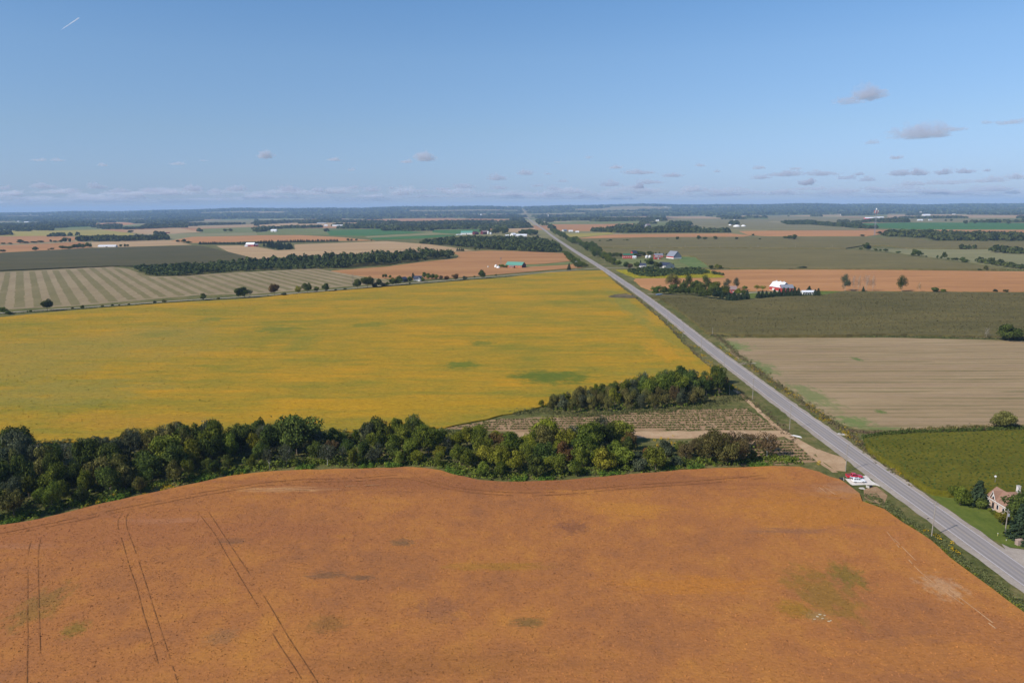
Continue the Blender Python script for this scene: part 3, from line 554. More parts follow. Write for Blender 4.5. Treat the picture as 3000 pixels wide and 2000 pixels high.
def trunk_mesh(name, seed=0, top=0.72, r0=0.022, limbs=6, spread=0.3, low=0.25, fine=0):
    r = random.Random(seed); mb = MB(); pts = [Vector((0, 0, -0.01))]
    for i in range(1, 6): pts.append(Vector((r.gauss(0, 0.012) * i, r.gauss(0, 0.012) * i, top * i / 5)))
    for i in range(5): mb.tube(pts[i], pts[i + 1], r0 * (1 - i * 0.16), r0 * (1 - (i + 1) * 0.16), 6)
    for i in range(limbs):
        f = low + (0.95 - low) * i / max(1, limbs); j = min(4, int(f * 5)); b = pts[j].lerp(pts[j + 1], f * 5 - j)
        a = r.random() * 6.28; L = spread * r.uniform(0.7, 1.2)
        e = b + Vector((math.cos(a) * L, math.sin(a) * L, L * r.uniform(0.5, 1.1)))
        m_ = b.lerp(e, 0.5) + Vector((0, 0, -0.02)); mb.tube(b, m_, r0 * 0.45, r0 * 0.32, 5); mb.tube(m_, e, r0 * 0.32, r0 * 0.1, 5)
        for q in range(fine):
            s = b.lerp(e, r.uniform(0.3, 1)); a2 = r.random() * 6.28; L2 = L * r.uniform(0.25, 0.5)
            mb.tube(s, s + Vector((math.cos(a2) * L2, math.sin(a2) * L2, L2 * r.uniform(0.3, 1.3))), r0 * 0.16, r0 * 0.05, 4)
    return mb.mesh(name)
PROTO = {}
for i in range(7): PROTO.setdefault('round', []).append((crown_mesh('crown', lobed(5200, random.randint(18, 30), lr=(0.10, 0.21), size=0.040, seed=10 + i)), trunk_mesh('trunk', i)))
for i in range(3): PROTO.setdefault('willow', []).append((crown_mesh('crown', lobed(4200, 16, lo=0.02, zc=0.50, rz=0.50, lr=(0.13, 0.2), size=0.034, seed=40 + i)), trunk_mesh('trunk', 20 + i, r0=0.018, limbs=9, spread=0.35, low=0.05)))
for i in range(3): PROTO.setdefault('poplar', []).append((crown_mesh('crown', lobed(3600, 22, lo=0.14, zc=0.58, rz=0.55, lr=(0.11, 0.19), size=0.026, seed=60 + i)), trunk_mesh('trunk', 30 + i, top=0.9, r0=0.014, limbs=10, spread=0.2, low=0.2, fine=2)))
for i in range(3): PROTO.setdefault('open', []).append((crown_mesh('crown', lobed(1500, 14, lo=0.3, zc=0.66, rz=0.34, lr=(0.11, 0.2), size=0.036, seed=80 + i)), trunk_mesh('trunk', 50 + i, top=0.85, r0=0.02, limbs=12, spread=0.3, low=0.3, fine=3)))
for i in range(3): PROTO.setdefault('bare', []).append((crown_mesh('crown', lobed(700, 22, lo=0.2, zc=0.6, rz=0.5, lr=(0.1, 0.2), size=0.022, seed=90 + i)), trunk_mesh('trunk', 60 + i, top=0.95, r0=0.012, limbs=16, spread=0.24, low=0.2, fine=7)))
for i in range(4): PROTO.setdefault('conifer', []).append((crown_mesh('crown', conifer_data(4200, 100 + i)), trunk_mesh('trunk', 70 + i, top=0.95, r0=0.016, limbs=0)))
for i in range(3): PROTO.setdefault('shrub', []).append((crown_mesh('crown', lobed(1400, 9, lo=0.0, zc=0.45, rz=0.5, lr=(0.22, 0.32), size=0.08, seed=120 + i)), trunk_mesh('trunk', 80 + i, r0=0.03, limbs=5)))
TREE_N = {}
def tree(name, base, h, wdt, kind, colour, label, cat, group=None, bark=None):
    cm, tm = random.choice(PROTO[kind])
    r = empty(name, base, random.random() * 6.28); r.rotation_euler[0] = random.gauss(0, .035); r.rotation_euler[1] = random.gauss(0, .035); r.scale = (wdt, wdt * random.uniform(0.88, 1.12), h)
    for me, nm, mt in ((cm, 'crown', LM[colour]), (tm, 'trunk', bark or BARK)):
        if not me.materials: me.materials.append(None)
        o = bpy.data.objects.new(nm, me); COL.objects.link(o); o.parent = r
        o.material_slots[0].link = 'OBJECT'; o.material_slots[0].material = mt
    # a crown of uneven scale would thin the trunk: keep it as built
    return tag(r, label, cat, group)

def sample_poly(px, spacing, tries=30, maxn=100000, h=0.0):
    poly = [(P(x, y, h).x, P(x, y, h).y) for x, y in px]
    xs = [p[0] for p in poly]; ys = [p[1] for p in poly]; x0, x1, y0, y1 = min(xs), max(xs), min(ys), max(ys)
    area = (x1 - x0) * (y1 - y0); n = int(area / spacing ** 2 * tries / 8); n = min(n, 60000)
    cell = spacing; grid = {}; out = []
    for _ in range(n):
        x = random.uniform(x0, x1); y = random.uniform(y0, y1)
        if not inside((x, y), poly): continue
        g = (int(x // cell), int(y // cell)); ok = True
        for a in (-1, 0, 1):
            for b in (-1, 0, 1):
                for q in grid.get((g[0] + a, g[1] + b), ()):
                    if (q[0] - x) ** 2 + (q[1] - y) ** 2 < spacing ** 2: ok = False; break
        if ok:
            grid.setdefault(g, []).append((x, y)); out.append(Vector((x, y, 0)))
            if len(out) >= maxn: break
    return out
def to_px(p):
    d = Vector(p) - Vector((0, 0, CAMH)); z = d.dot(Fv); return 1500 + F * d.dot(right) / z, 1000 - F * d.dot(up) / z

# ------------------------------------------------------------------ the tree belt across the middle
BELT = [(-60, 1540), (60, 1524), (245, 1483), (344, 1460), (478, 1431), (574, 1410), (670, 1389), (784, 1375), (900, 1369), (1056, 1367), (1190, 1361), (1247, 1365), (1300, 1375), (1362, 1391), (1420, 1404), (1650, 1401), (1806, 1386), (1959, 1374), (2112, 1364),
        (2240, 1350), (2262, 1335), (2255, 1318), (2215, 1305), (2120, 1302), (1960, 1310), (1900, 1322), (1850, 1318), (1790, 1300), (1500, 1296), (1380, 1284), (1250, 1280), (1060, 1282), (900, 1284), (700, 1292), (500, 1300), (300, 1308), (110, 1320), (-60, 1330)]
spots = sample_poly(BELT, 6.1, tries=40)
spots.sort(key=lambda p: -p.y)
zones = [(300, 'near the left photo edge'), (700, 'left of the middle'), (1150, 'just left of photo centre'), (1500, 'left of the weedy plots'), (1850, 'in front of the sandy strip'), (2100, 'near its right end'), (4000, 'at its right tip')]
def pick(pairs):
    r = random.random() * sum(q for _, q in pairs)
    for a, q in pairs:
        r -= q
        if r <= 0: return a
    return pairs[-1][0]
KN = {'round': 'deciduous_tree', 'willow': 'willow_tree', 'open': 'aspen_tree', 'bare': 'dead_tree', 'shrub': 'shrub', 'poplar': 'poplar_tree', 'conifer': 'spruce_tree'}
SKYL = [(-80, 1285), (0, 1280), (19, 1267), (46, 1255), (92, 1280), (99, 1298), (230, 1294), (291, 1273), (344, 1277), (390, 1249), (448, 1254), (478, 1232), (555, 1227), (585, 1243), (620, 1227), (650, 1258), (689, 1251), (750, 1221), (788, 1235), (827, 1225), (892, 1223), (915, 1235), (941, 1266), (980, 1252), (1018, 1270), (1060, 1245), (1083, 1228), (1117, 1233), (1148, 1231), (1182, 1239), (1194, 1221), (1240, 1223), (1247, 1254), (1278, 1241), (1301, 1251), (1335, 1266), (1370, 1250), (1400, 1239), (1416, 1270), (1462, 1252), (1500, 1262), (1538, 1277), (1569, 1232), (1615, 1236), (1634, 1269), (1687, 1238), (1730, 1236), (1768, 1232), (1837, 1246), (1860, 1281), (1898, 1281), (1940, 1284), (2020, 1287), (2050, 1275), (2066, 1262), (2112, 1254), (2170, 1265), (2242, 1261), (2262, 1281), (2285, 1318), (2500, 1330)]
SKYG = [(1400, 1190), (1576, 1177), (1600, 1152), (1653, 1151), (1691, 1131), (1737, 1126), (1768, 1124), (1825, 1110), (1883, 1101), (1905, 1108), (1940, 1093), (1990, 1083), (2024, 1089), (2040, 1108), (2066, 1097), (2082, 1108), (2100, 1081), (2128, 1112), (2150, 1139), (2200, 1150)]
def top_room(p, h, prof, back):
    """keep a tree's top under the tree line: height that fits at this place"""
    x, y = to_px(p); k = mpp(p); s = prof[0][1]
    for a, b in zip(prof, prof[1:]):
        if a[0] <= x <= b[0]: s = a[1] + (b[1] - a[1]) * (x - a[0]) / (b[0] - a[0])
    room = (y - s) * k
    if back: return max(1.8, min(15.5, room) * random.uniform(.84, 1.02))
    return max(1.8, min(h, room * random.uniform(.85, 1.0)))
cnt = 0
for p in spots:
    x, y = to_px(p)
    # front edge of the belt at this column
    fy = 1400
    for a, b in zip(BELT[:20], BELT[1:20]):
        if a[0] <= x <= b[0]: fy = a[1] + (b[1] - a[1]) * (x - a[0]) / (b[0] - a[0])
    fr = (P(x, fy) - p).length
    front = fr < 13
    if x > 2140:
        kind, colr = pick([(('willow', 'brownish'), 4), (('open', 'bare'), 3), (('open', 'brownish'), 4), (('willow', 'olive'), 1.5)]) if random.random() < .85 else ('shrub', 'green')
        h = random.uniform(9, 12.5) if kind != 'shrub' else random.uniform(3, 5); wd = h * random.uniform(.7, .95)
    elif x > 2000:
        kind, colr = pick([(('willow', 'olive'), 4), (('willow', 'brownish'), 2.4), (('round', 'green'), .5)]); h = random.uniform(12, 15); wd = h * random.uniform(.8, 1.0)
    elif x > 1860 and (fr > 9 or random.random() < .5):
        kind, colr = pick([(('shrub', 'grey-green'), 3), (('shrub', 'green'), 2), (('shrub', 'reddish'), 1)]); h = random.uniform(3, 5); wd = h * 1.1
    elif x > 1120:
        kind, colr = pick([(('round', 'green'), 6), (('round', 'yellow-green'), 3.2), (('round', 'dark green'), 1.6), (('round', 'olive'), .9), (('open', 'grey-green'), .5), (('round', 'reddish'), .35), (('willow', 'green'), 1)])
        h = random.uniform(5.5, 9.5) if front else random.uniform(7, 11.5); wd = h * random.uniform(.65, 1.0)
    elif x > 560:
        kind, colr = pick([(('round', 'dark green'), 4), (('round', 'green'), 4), (('round', 'yellow-green'), 1.4), (('round', 'olive'), 1), (('open', 'grey-green'), 1.3), (('round', 'brownish'), .45), (('round', 'grey-green'), .8)])
        h = random.uniform(5.5, 9) if front else random.choice([random.uniform(8, 12), random.uniform(10, 14.5)]); wd = h * random.uniform(.55, .85)
    else:
        kind, colr = pick([(('round', 'dark green'), 5), (('round', 'green'), 2.2), (('round', 'olive'), 1.8), (('open', 'grey-green'), 2), (('round', 'grey-green'), 1.8), (('willow', 'olive'), 1.6), (('bare', 'bare'), .4)])
        if front: colr = pick([('green', 3), ('olive', 3), ('dark green', 2)]); kind = pick([('round', 2), ('willow', 1)])
        h = random.uniform(5.5, 11) if front else random.uniform(8, 13.0); wd = h * random.uniform(.55, .85)
    h2 = top_room(p, h, SKYL, not front and fr > 22 and kind not in ('shrub',)); wd *= max(.55, min(1.15, h2 / h)) * .86; h = h2
    if h < 3.4 and kind != 'shrub': kind = 'shrub'; wd = max(wd, 3.4)
    row = 'front row' if front else ('middle' if fr < 34 else 'back')
    zn = next(z for lim, z in zones if x < lim)
    shp = {'round': 'broad-crowned', 'willow': 'bushy', 'open': 'tall open-crowned', 'bare': 'nearly leafless', 'shrub': 'low'}[kind]
    size = 'tall' if h > 11 else ('medium' if h > 8.5 else 'small')
    colw = 'brown-grey' if colr == 'bare' else colr
    lb = f"{size} {colw} {shp} tree, {row} of belt, {zn}"
    nm = KN[kind]
    if kind == 'shrub': lb = lb.replace('low tree', 'low shrub').replace(' tree,', ' shrub,')
    tree(nm, p, h, wd, kind, colr, lb, 'tree' if kind != 'shrub' else 'shrub', 'trees of the wood belt across the photo', BARK_PALE if kind in ('open', 'bare') else None)
    cnt += 1
print('belt trees', cnt)
# ------------------------------------------------------------------ the grove by the highway
GROVE = [(1582, 1193), (1640, 1208), (1700, 1212), (1825, 1203), (1950, 1197), (2050, 1193), (2070, 1170), (2145, 1152), (2150, 1132), (2085, 1124), (1990, 1122), (1880, 1137), (1760, 1155), (1660, 1175)]
g = sample_poly(GROVE, 5.4, tries=40); g.sort(key=lambda p: -p.y)
for p in g:
    x, y = to_px(p)
    front = y > 1172 or x < 1720
    if front: kind, colr = pick([(('willow', 'olive'), 5), (('willow', 'brownish'), .35), (('willow', 'grey-green'), .8), (('willow', 'yellow-green'), .8)]); h = random.uniform(7.5, 9.5) if x > 1640 else random.uniform(5.5, 7.5)
    else: kind, colr = pick([(('round', 'green'), 4), (('round', 'dark green'), 2), (('round', 'yellow-green'), 1.6), (('open', 'grey-green'), 1), (('bare', 'bare'), .35), (('round', 'olive'), .8)]); h = random.uniform(8, 11.5)
    if x > 2050: h *= .8; kind, colr = pick([(('round', 'dark green'), 2), (('round', 'green'), 2), (('round', 'reddish'), .5)])
    h = top_room(p, h, SKYG, not front); wd = max(h, 4.5) * random.uniform(.5, .74)
    zn = 'at its left end' if x < 1700 else ('left of its middle' if x < 1860 else ('right of its middle' if x < 2010 else 'at its right end'))
    tree(KN[kind], p, h, wd, kind, colr, f"{'tall' if h > 9.5 else 'small'} {'pale' if colr == 'bare' else colr} {'bushy' if kind == 'willow' else 'round' if kind == 'round' else 'open'} tree in the {'front' if front else 'back'} of the grove, {zn}", 'tree', 'trees of the small grove beside the highway', BARK_PALE if kind in ('open', 'bare') else None)
print('grove', len(g))
# a few landmark trees: x, base y, height, width (photo pixels), kind, colour, label
def T(x, y, hp, wp, kind, colr, lb, group=None, name=None, bark=None):
    b = P(x, y); k = mpp(b); nm = name or (KN[kind] if kind != 'round' or y > 800 else 'field_tree')
    return tree(nm, b, hp * k * 1.02, wp * k * .94, kind, colr, lb, 'shrub' if kind == 'shrub' else 'tree', group, bark or (BARK_PALE if kind in ('bare', 'open', 'poplar') else None))
GB = 'trees of the wood belt across the photo'
for a in [(56, 1322, 72, 78, 'round', 'dark green', 'round dark tree sticking up behind the belt at the far left against the yellow field'),
          (514, 1330, 82, 90, 'open', 'olive', 'tall thin-leaved olive tree whose crown rises over the belt left of centre'),
          (628, 1320, 90, 70, 'open', 'grey-green', 'tall grey-green aspen with pale trunk rising above the belt'),
          (870, 1330, 112, 110, 'round', 'dark green', 'tallest and broadest dark green tree of the belt, left of centre'),
          (1100, 1300, 78, 60, 'round', 'dark green', 'dark rounded tree top rising behind the belt near the centre, the left one of three'),
          (1165, 1296, 70, 42, 'round', 'green', 'narrow green tree top behind the belt near the centre, the middle one of three'),
          (1215, 1298, 84, 58, 'open', 'dark green', 'dark tufted tree top behind the belt near the centre, the right one of three'),
          (1600, 1292, 66, 62, 'round', 'yellow-green', 'yellow-green tree with orange top standing alone before the weedy plots'),
          (1765, 1296, 76, 52, 'open', 'grey-green', 'grey spiky tree rising in front of the sandy strip'),
          (1820, 1300, 66, 70, 'round', 'green', 'broad green tree in front of the right half of the sandy strip')]:
    T(*a, group=GB)
GG = 'trees of the small grove beside the highway'
for a in [(1884, 1150, 60, 36, 'open', 'grey-green', 'grey-trunked open tree rising from the back of the grove, leftmost of the tall ones'),
          (1953, 1135, 52, 38, 'open', 'dark green', 'dark open tree at the back of the grove beside a dead one'),
          (1992, 1136, 62, 44, 'round', 'dark green', 'darkest tall round tree at the back of the grove'),
          (2028, 1132, 50, 30, 'open', 'grey-green', 'grey tree with thick pale trunk at the back of the grove'),
          (2062, 1118, 32, 24, 'open', 'dark green', 'small conical tree at the back of the grove'),
          (2100, 1126, 54, 38, 'round', 'dark green', 'tall dark tree at the roadside end of the grove')]:
    T(*a, group=GG)
HT = [ # gravel road trees, left to right
 (11, 920, 20, 17, 'round', 'green', 'small green tree by the gravel road at the left edge of the photo'),
 (139, 911, 33, 30, 'round', 'dark green', 'big dark oak on the gravel road near the left edge'),
 (241, 903, 9, 10, 'shrub', 'dark green', 'small bush on the gravel road right of the big dark oak'),
 (596, 880, 20, 17, 'round', 'dark green', 'small round tree on the gravel road left of the three-stemmed clump'),
 (700, 873, 29, 24, 'round', 'dark green', 'left tree of the dark clump on the gravel road'),
 (716, 872, 30, 26, 'round', 'dark green', 'middle tree of the dark clump on the gravel road'),
 (732, 872, 24, 16, 'open', 'grey-green', 'thin right tree of the dark clump on the gravel road'),
 (804, 866, 33, 28, 'round', 'reddish', 'reddish-tinged maple on the gravel road right of the dark clump'),
 (874, 860, 21, 19, 'round', 'yellow-green', 'small yellowish tree on the gravel road left of two dark ones'),
 (901, 858, 28, 25, 'round', 'dark green', 'larger of two dark round trees on the gravel road left of centre'),
 (928, 856, 16, 15, 'round', 'green', 'little round tree between two dark trees on the gravel road'),
 (954, 855, 24, 21, 'round', 'dark green', 'dark round tree on the gravel road, the right one of the pair'),
 (1034, 846, 44, 8, 'bare', 'bare', 'tall thin dead poplar on the gravel road'),
 (1048, 846, 27, 21, 'round', 'dark green', 'dark tree just right of the dead poplar'),
 (1077, 844, 33, 35, 'round', 'dark green', 'broadest dark tree of the group beside the dead poplar'),
 (1098, 842, 14, 14, 'shrub', 'grey-green', 'grey shrub right of the broadest dark tree on the gravel road'),
 (1112, 841, 24, 15, 'round', 'dark green', 'narrow dark tree between the broad tree and the dark shed'),
 (1135, 839, 13, 10, 'round', 'green', 'small tree left of the clump beside the dark metal shed'),
 (1150, 837, 22, 17, 'round', 'dark green', 'left tree of the pair in front of the dark metal shed'),
 (1168, 836, 27, 22, 'round', 'dark green', 'right tree of the pair in front of the dark metal shed'),
 (1201, 826, 16, 13, 'round', 'green', 'tree between the dark shed and the grey house'),
 (1211, 816, 16, 12, 'conifer', 'spruce green', 'spruce behind the gap between shed and grey house'),
 (1239, 826, 13, 11, 'round', 'green', 'low tree before the right corner of the grey house'),
 (1244, 815, 17, 14, 'round', 'dark green', 'dark tree behind the right corner of the grey house'),
 (1256, 819, 18, 14, 'round', 'green', 'first tree right of the grey house'),
 (1268, 819, 16, 12, 'round', 'dark green', 'second tree right of the grey house'),
 (1279, 819, 15, 12, 'round', 'green', 'third tree right of the grey house'),
 (1292, 820, 13, 12, 'round', 'brownish', 'brownish tree right of the grey house row'),
 (1308, 819, 10, 14, 'shrub', 'reddish', 'low reddish bush on the gravel road'),
 (1335, 822, 19, 18, 'round', 'reddish', 'round red-brown tree on the gravel road near the barn'),
 (1362, 819, 10, 13, 'shrub', 'grey-green', 'low grey bush on the gravel road right of the red-brown tree'),
 (1412, 816, 24, 21, 'round', 'dark green', 'dark tree on the gravel road below the green-roofed barn'),
 (1667, 791, 19, 12, 'conifer', 'spruce green', 'dark spruce on the gravel road near the highway'),
 (1687, 790, 20, 16, 'open', 'dark green', 'dark open tree on the gravel road near the highway'),
 (1130, 813, 10, 9, 'round', 'dark green', 'small dark tree behind the gravel road left of the shed'), (1122, 814, 10, 8, 'round', 'dark green', 'leftmost small dark tree behind the gravel road left of the shed'), (1143, 815, 9, 9, 'round', 'green', 'small tree touching the left side of the dark shed'),
]
for a in HT: T(*a, group='trees along the gravel road')
for x, y, s in [(91, 913, 5), (212, 904, 5), (300, 899, 6), (329, 897, 6), (453, 887, 6), (481, 886, 8), (640, 877, 6), (82, 915, 4), (350, 896, 4), (378, 894, 5), (832, 866, 9), (1011, 850, 6), (1122, 839, 11), (1452, 808, 5), (1200, 831, 4), (25, 921, 10), (983, 852, 5), (1390, 812, 4)]:
    T(x, y, s, s * 1.5, 'shrub', random.choice(['dark green', 'grey-green', 'olive']), 'little roadside bush in the grass edge of the gravel road', group='little bushes along the gravel road')
# right side
for a in [(2475.5, 853.5, 49, 28, 'poplar', 'grey-green', 'leafy tall poplar, leftmost of the row in the orange field'),
          (2499, 853.5, 45, 17, 'bare', 'bare', 'bare poplar just right of the leafy one in the orange field'), (2513, 853.5, 44, 15, 'bare', 'bare', 'second bare poplar of the row in the orange field'),
          (2537, 853.5, 48, 27, 'bare', 'bare', 'widest bare poplar in the orange field'), (2556, 853.5, 45, 18, 'bare', 'bare', 'rightmost bare poplar of the row in the orange field'),
          (2642, 855, 47, 29, 'poplar', 'dark green', 'single tall leafy poplar in the orange field'), (2693, 855, 27, 13, 'bare', 'olive', 'single half-bare small poplar in the orange field')]:
    T(*a, group='poplars at the edge of the orange field')
T(2529, 854, 14, 10, 'conifer', 'spruce green', 'small spruce between the bare poplars')
for a in [(2738, 855, 13, 20, 'shrub', 'dark green', 'round dark bush on the edge of the orange field'), (2763, 855, 8, 16, 'shrub', 'green', 'small green bush right of the round dark one'), (2916, 855, 8, 13, 'shrub', 'grey-green', 'low thin bush on the orange field edge near the right'), (2947, 855, 7, 14, 'shrub', 'olive', 'rightmost low bush on the orange field edge'),
          (2350, 789, 9, 24, 'shrub', 'grey-green', 'dark bush on the line between corn and orange field'), (2887, 792, 14, 12, 'round', 'olive', 'small round tree on the field line near the right'), (2867, 792, 5, 12, 'shrub', 'dark green', 'low bush left of the small round tree on the field line')]:
    T(*a, group='bushes on the field edges at right')
T(2956, 998, 46, 56, 'round', 'dark green', 'big dark tree on the corn field edge at the right')
T(2973, 996, 26, 34, 'round', 'dark green', 'smaller dark tree touching the big one on the corn field edge')
T(2889, 992, 32, 26, 'bare', 'bare', 'leafless grey tree left of the big dark tree at the right')
T(2941, 1256, 50, 56, 'round', 'olive', 'round maple with red top between the hay field and the green corn')
oak = 'field trees above the corn at right'
for i, (x, y, h, wd) in enumerate([(1757, 708, 5, 7), (1780, 708, 4, 9), (1789, 707, 6, 9), (1828, 706, 4, 4), (1838, 706, 5, 10), (1955, 703.5, 4, 6), (1984, 703.5, 10, 9), (2047, 702.5, 12, 12), (2065, 703, 9, 14), (2096, 703, 11, 11), (2158, 703, 8, 10), (2226, 703, 5, 7), (2206, 691, 6, 8)]):
    T(x, y, h, wd, 'round', 'dark green', ['tiny', 'low', 'small', 'tiny', 'broad low', 'tiny round', 'thin grey', 'tall dark', 'broad dark', 'open dark', 'round dark', 'small dark', 'lone small'][i] + ' tree in the corn field line, ' + ['first', 'second', 'third', 'fourth', 'fifth', 'sixth', 'seventh', 'eighth', 'ninth', 'tenth', 'eleventh', 'twelfth', 'thirteenth'][i] + ' from the left', group=oak)
hr = [(2326, 703, 15, 17), (2313, 702, 12, 14), (2300, 700, 8, 14), (2539, 734, 22, 19), (2546, 734, 14, 10), (2522, 732, 7, 9), (2566, 735, 7, 10), (2579, 736, 6, 9), (2594, 738, 9, 14), (2631, 743, 7, 12), (2680, 749, 18, 16), (2675, 750, 10, 12), (2693, 751, 16, 18), (2713, 753, 4, 7), (2746, 758, 10, 6), (2758, 759, 10, 6), (2766, 760, 21, 12), (2778, 762, 7, 9), (2790, 763, 7, 8), (2799, 765, 10, 12), (2820, 768, 14, 20), (2830, 769, 9, 12)]
for i, (x, y, h, wd) in enumerate(hr):
    T(x, y, h, wd, 'round', 'dark green', f"{'tall' if h > 13 else 'mid-sized' if h > 8 else 'little'} dark tree in the slanting hedgerow at right, {['first','second','third','fourth','fifth','sixth','seventh','eighth','ninth','tenth','eleventh','twelfth','thirteenth','fourteenth','fifteenth','sixteenth','seventeenth','eighteenth','nineteenth','twentieth','twenty-first','twenty-second'][i]} from upper left", group='trees of the slanting hedgerow at right')
for i, (x, y, h, wd) in enumerate([(2575, 686, 8, 15), (2526, 693, 6, 15), (2829, 657, 7, 9), (2856, 656, 5, 6), (2955, 656, 4, 9), (2787, 649, 7, 7), (2770, 649, 6, 6), (1600, 654, 3, 4), (1722, 654, 2, 3), (2310, 635, 4, 6), (103, 735, 12, 17), (8, 740, 9, 13), (153, 733, 7, 9), (142, 733, 4, 6), (354, 724, 8, 8), (366, 724, 9, 8), (374, 724, 8, 7), (521, 711, 8, 9), (539, 711, 10, 13), (552, 713, 7, 14), (383, 683, 8, 15), (660, 679, 8, 12), (676, 679, 9, 11), (60, 713, 11, 15), (75, 713, 6, 16), (150, 711, 9, 5), (162, 711, 6, 12), (178, 711, 8, 10), (190, 710, 14, 18), (205, 711, 13, 9), (100, 712, 5, 18), (120, 711, 6, 14), (1392, 733, 8, 10), (1405, 733, 8, 6), (1314, 736, 7, 6), (10, 716, 5, 12), (30, 716, 5, 14), (1019, 706, 7, 9), (1030, 706, 6, 8), (1044, 706, 6, 7), (1088, 706, 4, 5)]):
    T(x, y, h, wd, 'conifer' if x in (1314,) else 'round', 'dark green', f"{'squat' if wd > h * 1.3 else 'round' if wd > h else 'upright'} {'tiny' if h < 7 else 'small'} far tree, {'at the left edge' if x < 110 else 'at left' if x < 400 else 'left of centre' if x < 1000 else 'near the far wood' if x < 1500 else 'at right'}, {'close to' if y < 670 else 'somewhat below' if y < 720 else 'well below'} the horizon", group='scattered far field trees')
for i, (x, y, h) in enumerate([(1340, 735.5, 9), (1346, 735.5, 9), (1352, 735.5, 9), (1357, 735.5, 8)]):
    T(x, y, h, 7, 'conifer', 'spruce green', 'dark spruce in the tight row on the tan field edge, ' + ['first', 'second', 'third', 'fourth'][i] + ' from left', group='row of four spruces on the tan field edge')
# farmhouse grove and barnyard
FG = 'trees around the farmhouse right of the highway'
for i, a in enumerate([(1962, 848, 47, 26, 'poplar', 'olive', 'tall brownish poplar at the left of the farmhouse grove'), (1980, 847, 38, 24, 'poplar', 'olive', 'brown thinning tree right of the tall brownish poplar'), (2001, 843, 23, 11, 'conifer', 'spruce green', 'dark spruce between the brown and green poplars'), (2016, 852, 49, 26, 'poplar', 'dark green', 'tall green poplar in the farmhouse grove, left of two'),
    (2067, 852, 47, 24, 'poplar', 'dark green', 'tall green poplar in the farmhouse grove, right of two'), (2041, 846, 24, 25, 'round', 'dark green', 'round tree between the two tall green poplars'), (2096, 853, 27, 28, 'round', 'green', 'lighter green round tree in the farmhouse grove'), (2082, 850, 24, 22, 'round', 'dark green', 'dark tree behind the lighter green one'), (2130, 847, 30, 21, 'poplar', 'grey-green', 'upright tree left behind the farmhouse'), (2157, 847, 33, 18, 'poplar', 'grey-green', 'tall open tree right behind the farmhouse'), (2182, 851, 13, 15, 'round', 'green', 'small round tree right of the farmhouse'),
    (1916, 862, 22, 16, 'willow', 'bright green', 'pale green willow at the driveway mouth'), (1926, 862, 25, 22, 'willow', 'bright green', 'larger pale green willow by the driveway'), (1946, 863, 23, 23, 'round', 'dark green', 'dark tree right of the willows'), (1963, 863, 19, 19, 'round', 'dark green', 'second dark tree right of the willows'), (1978, 864, 17, 18, 'round', 'dark green', 'third dark tree right of the willows'), (1992, 864, 21, 22, 'round', 'dark green', 'fourth dark tree right of the willows'), (2008, 863, 20, 20, 'round', 'dark green', 'fifth dark tree right of the willows'), (2022, 864, 22, 22, 'round', 'dark green', 'sixth dark tree right of the willows'),
    (2043, 868, 29, 28, 'round', 'dark green', 'big round tree at the corn edge in the farmhouse grove'), (2058, 872, 22, 20, 'round', 'dark green', 'round tree right of the big one at the corn edge'), (2075, 874, 25, 25, 'round', 'dark green', 'broad tree at the corn edge, middle of the grove'), (2098, 877, 26, 22, 'round', 'spruce green', 'dark bushy evergreen at the corn edge, left of the spruces'), (2113, 878, 25, 22, 'round', 'spruce green', 'second dark bushy evergreen at the corn edge'),
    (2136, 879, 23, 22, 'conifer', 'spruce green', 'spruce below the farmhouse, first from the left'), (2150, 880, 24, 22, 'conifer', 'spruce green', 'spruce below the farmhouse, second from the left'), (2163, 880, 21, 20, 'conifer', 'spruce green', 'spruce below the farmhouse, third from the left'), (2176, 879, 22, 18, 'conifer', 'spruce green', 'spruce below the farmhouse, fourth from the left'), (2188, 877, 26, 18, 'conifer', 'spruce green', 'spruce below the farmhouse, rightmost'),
    (2160, 866, 20, 22, 'round', 'green', 'green tree in front of the farmhouse'), (2178, 865, 17, 16, 'round', 'dark green', 'dark tree right in front of the farmhouse'), (2125, 866, 22, 20, 'round', 'green', 'green tree left in front of the farmhouse'), (2108, 866, 24, 24, 'round', 'dark green', 'dark tree in the middle of the grove'), (2000, 856, 27, 26, 'round', 'dark green', 'dark tree under the dark spruce in the grove'), (2030, 857, 29, 28, 'round', 'dark green', 'dark round tree between the green poplars, front one'), (2056, 860, 31, 28, 'round', 'dark green', 'dark round tree left of the second green poplar'), (2088, 864, 30, 28, 'round', 'dark green', 'dark tree below the lighter green one'), (1974, 857, 24, 26, 'round', 'dark green', 'dark tree at the foot of the brown poplars'), (2120, 862, 24, 26, 'round', 'dark green', 'dark tree left of the farmhouse in the grove')]):
    T(*a, group=FG)
SR = 'spruces hiding the red barn'
for i, (x, y, h, wd) in enumerate([(2222, 873, 19, 17), (2233, 872, 21, 15), (2246, 871, 19, 15), (2258, 870, 16, 14), (2270, 868, 20, 16), (2282, 868, 21, 15), (2295, 867, 24, 18), (2307, 866.5, 23, 16), (2318, 866.5, 20, 15), (2328, 866, 24, 16), (2339, 866, 22, 16), (2347, 866, 10, 7), (2354, 866, 9, 6), (2361, 866, 10, 6), (2368, 865.5, 8, 6), (2375, 865.5, 9, 6), (2388, 866, 18, 14), (2396, 866, 21, 16)]):
    T(x, y, h, wd, 'conifer', 'spruce green', f"{'tiny spruce by the white shed' if h < 11 else 'dark spruce before the red barn'}, {['first','second','third','fourth','fifth','sixth','seventh','eighth','ninth','tenth','eleventh','twelfth','thirteenth','fourteenth','fifteenth','sixteenth','seventeenth','eighteenth'][i]} of the whole row from the left", group=SR)
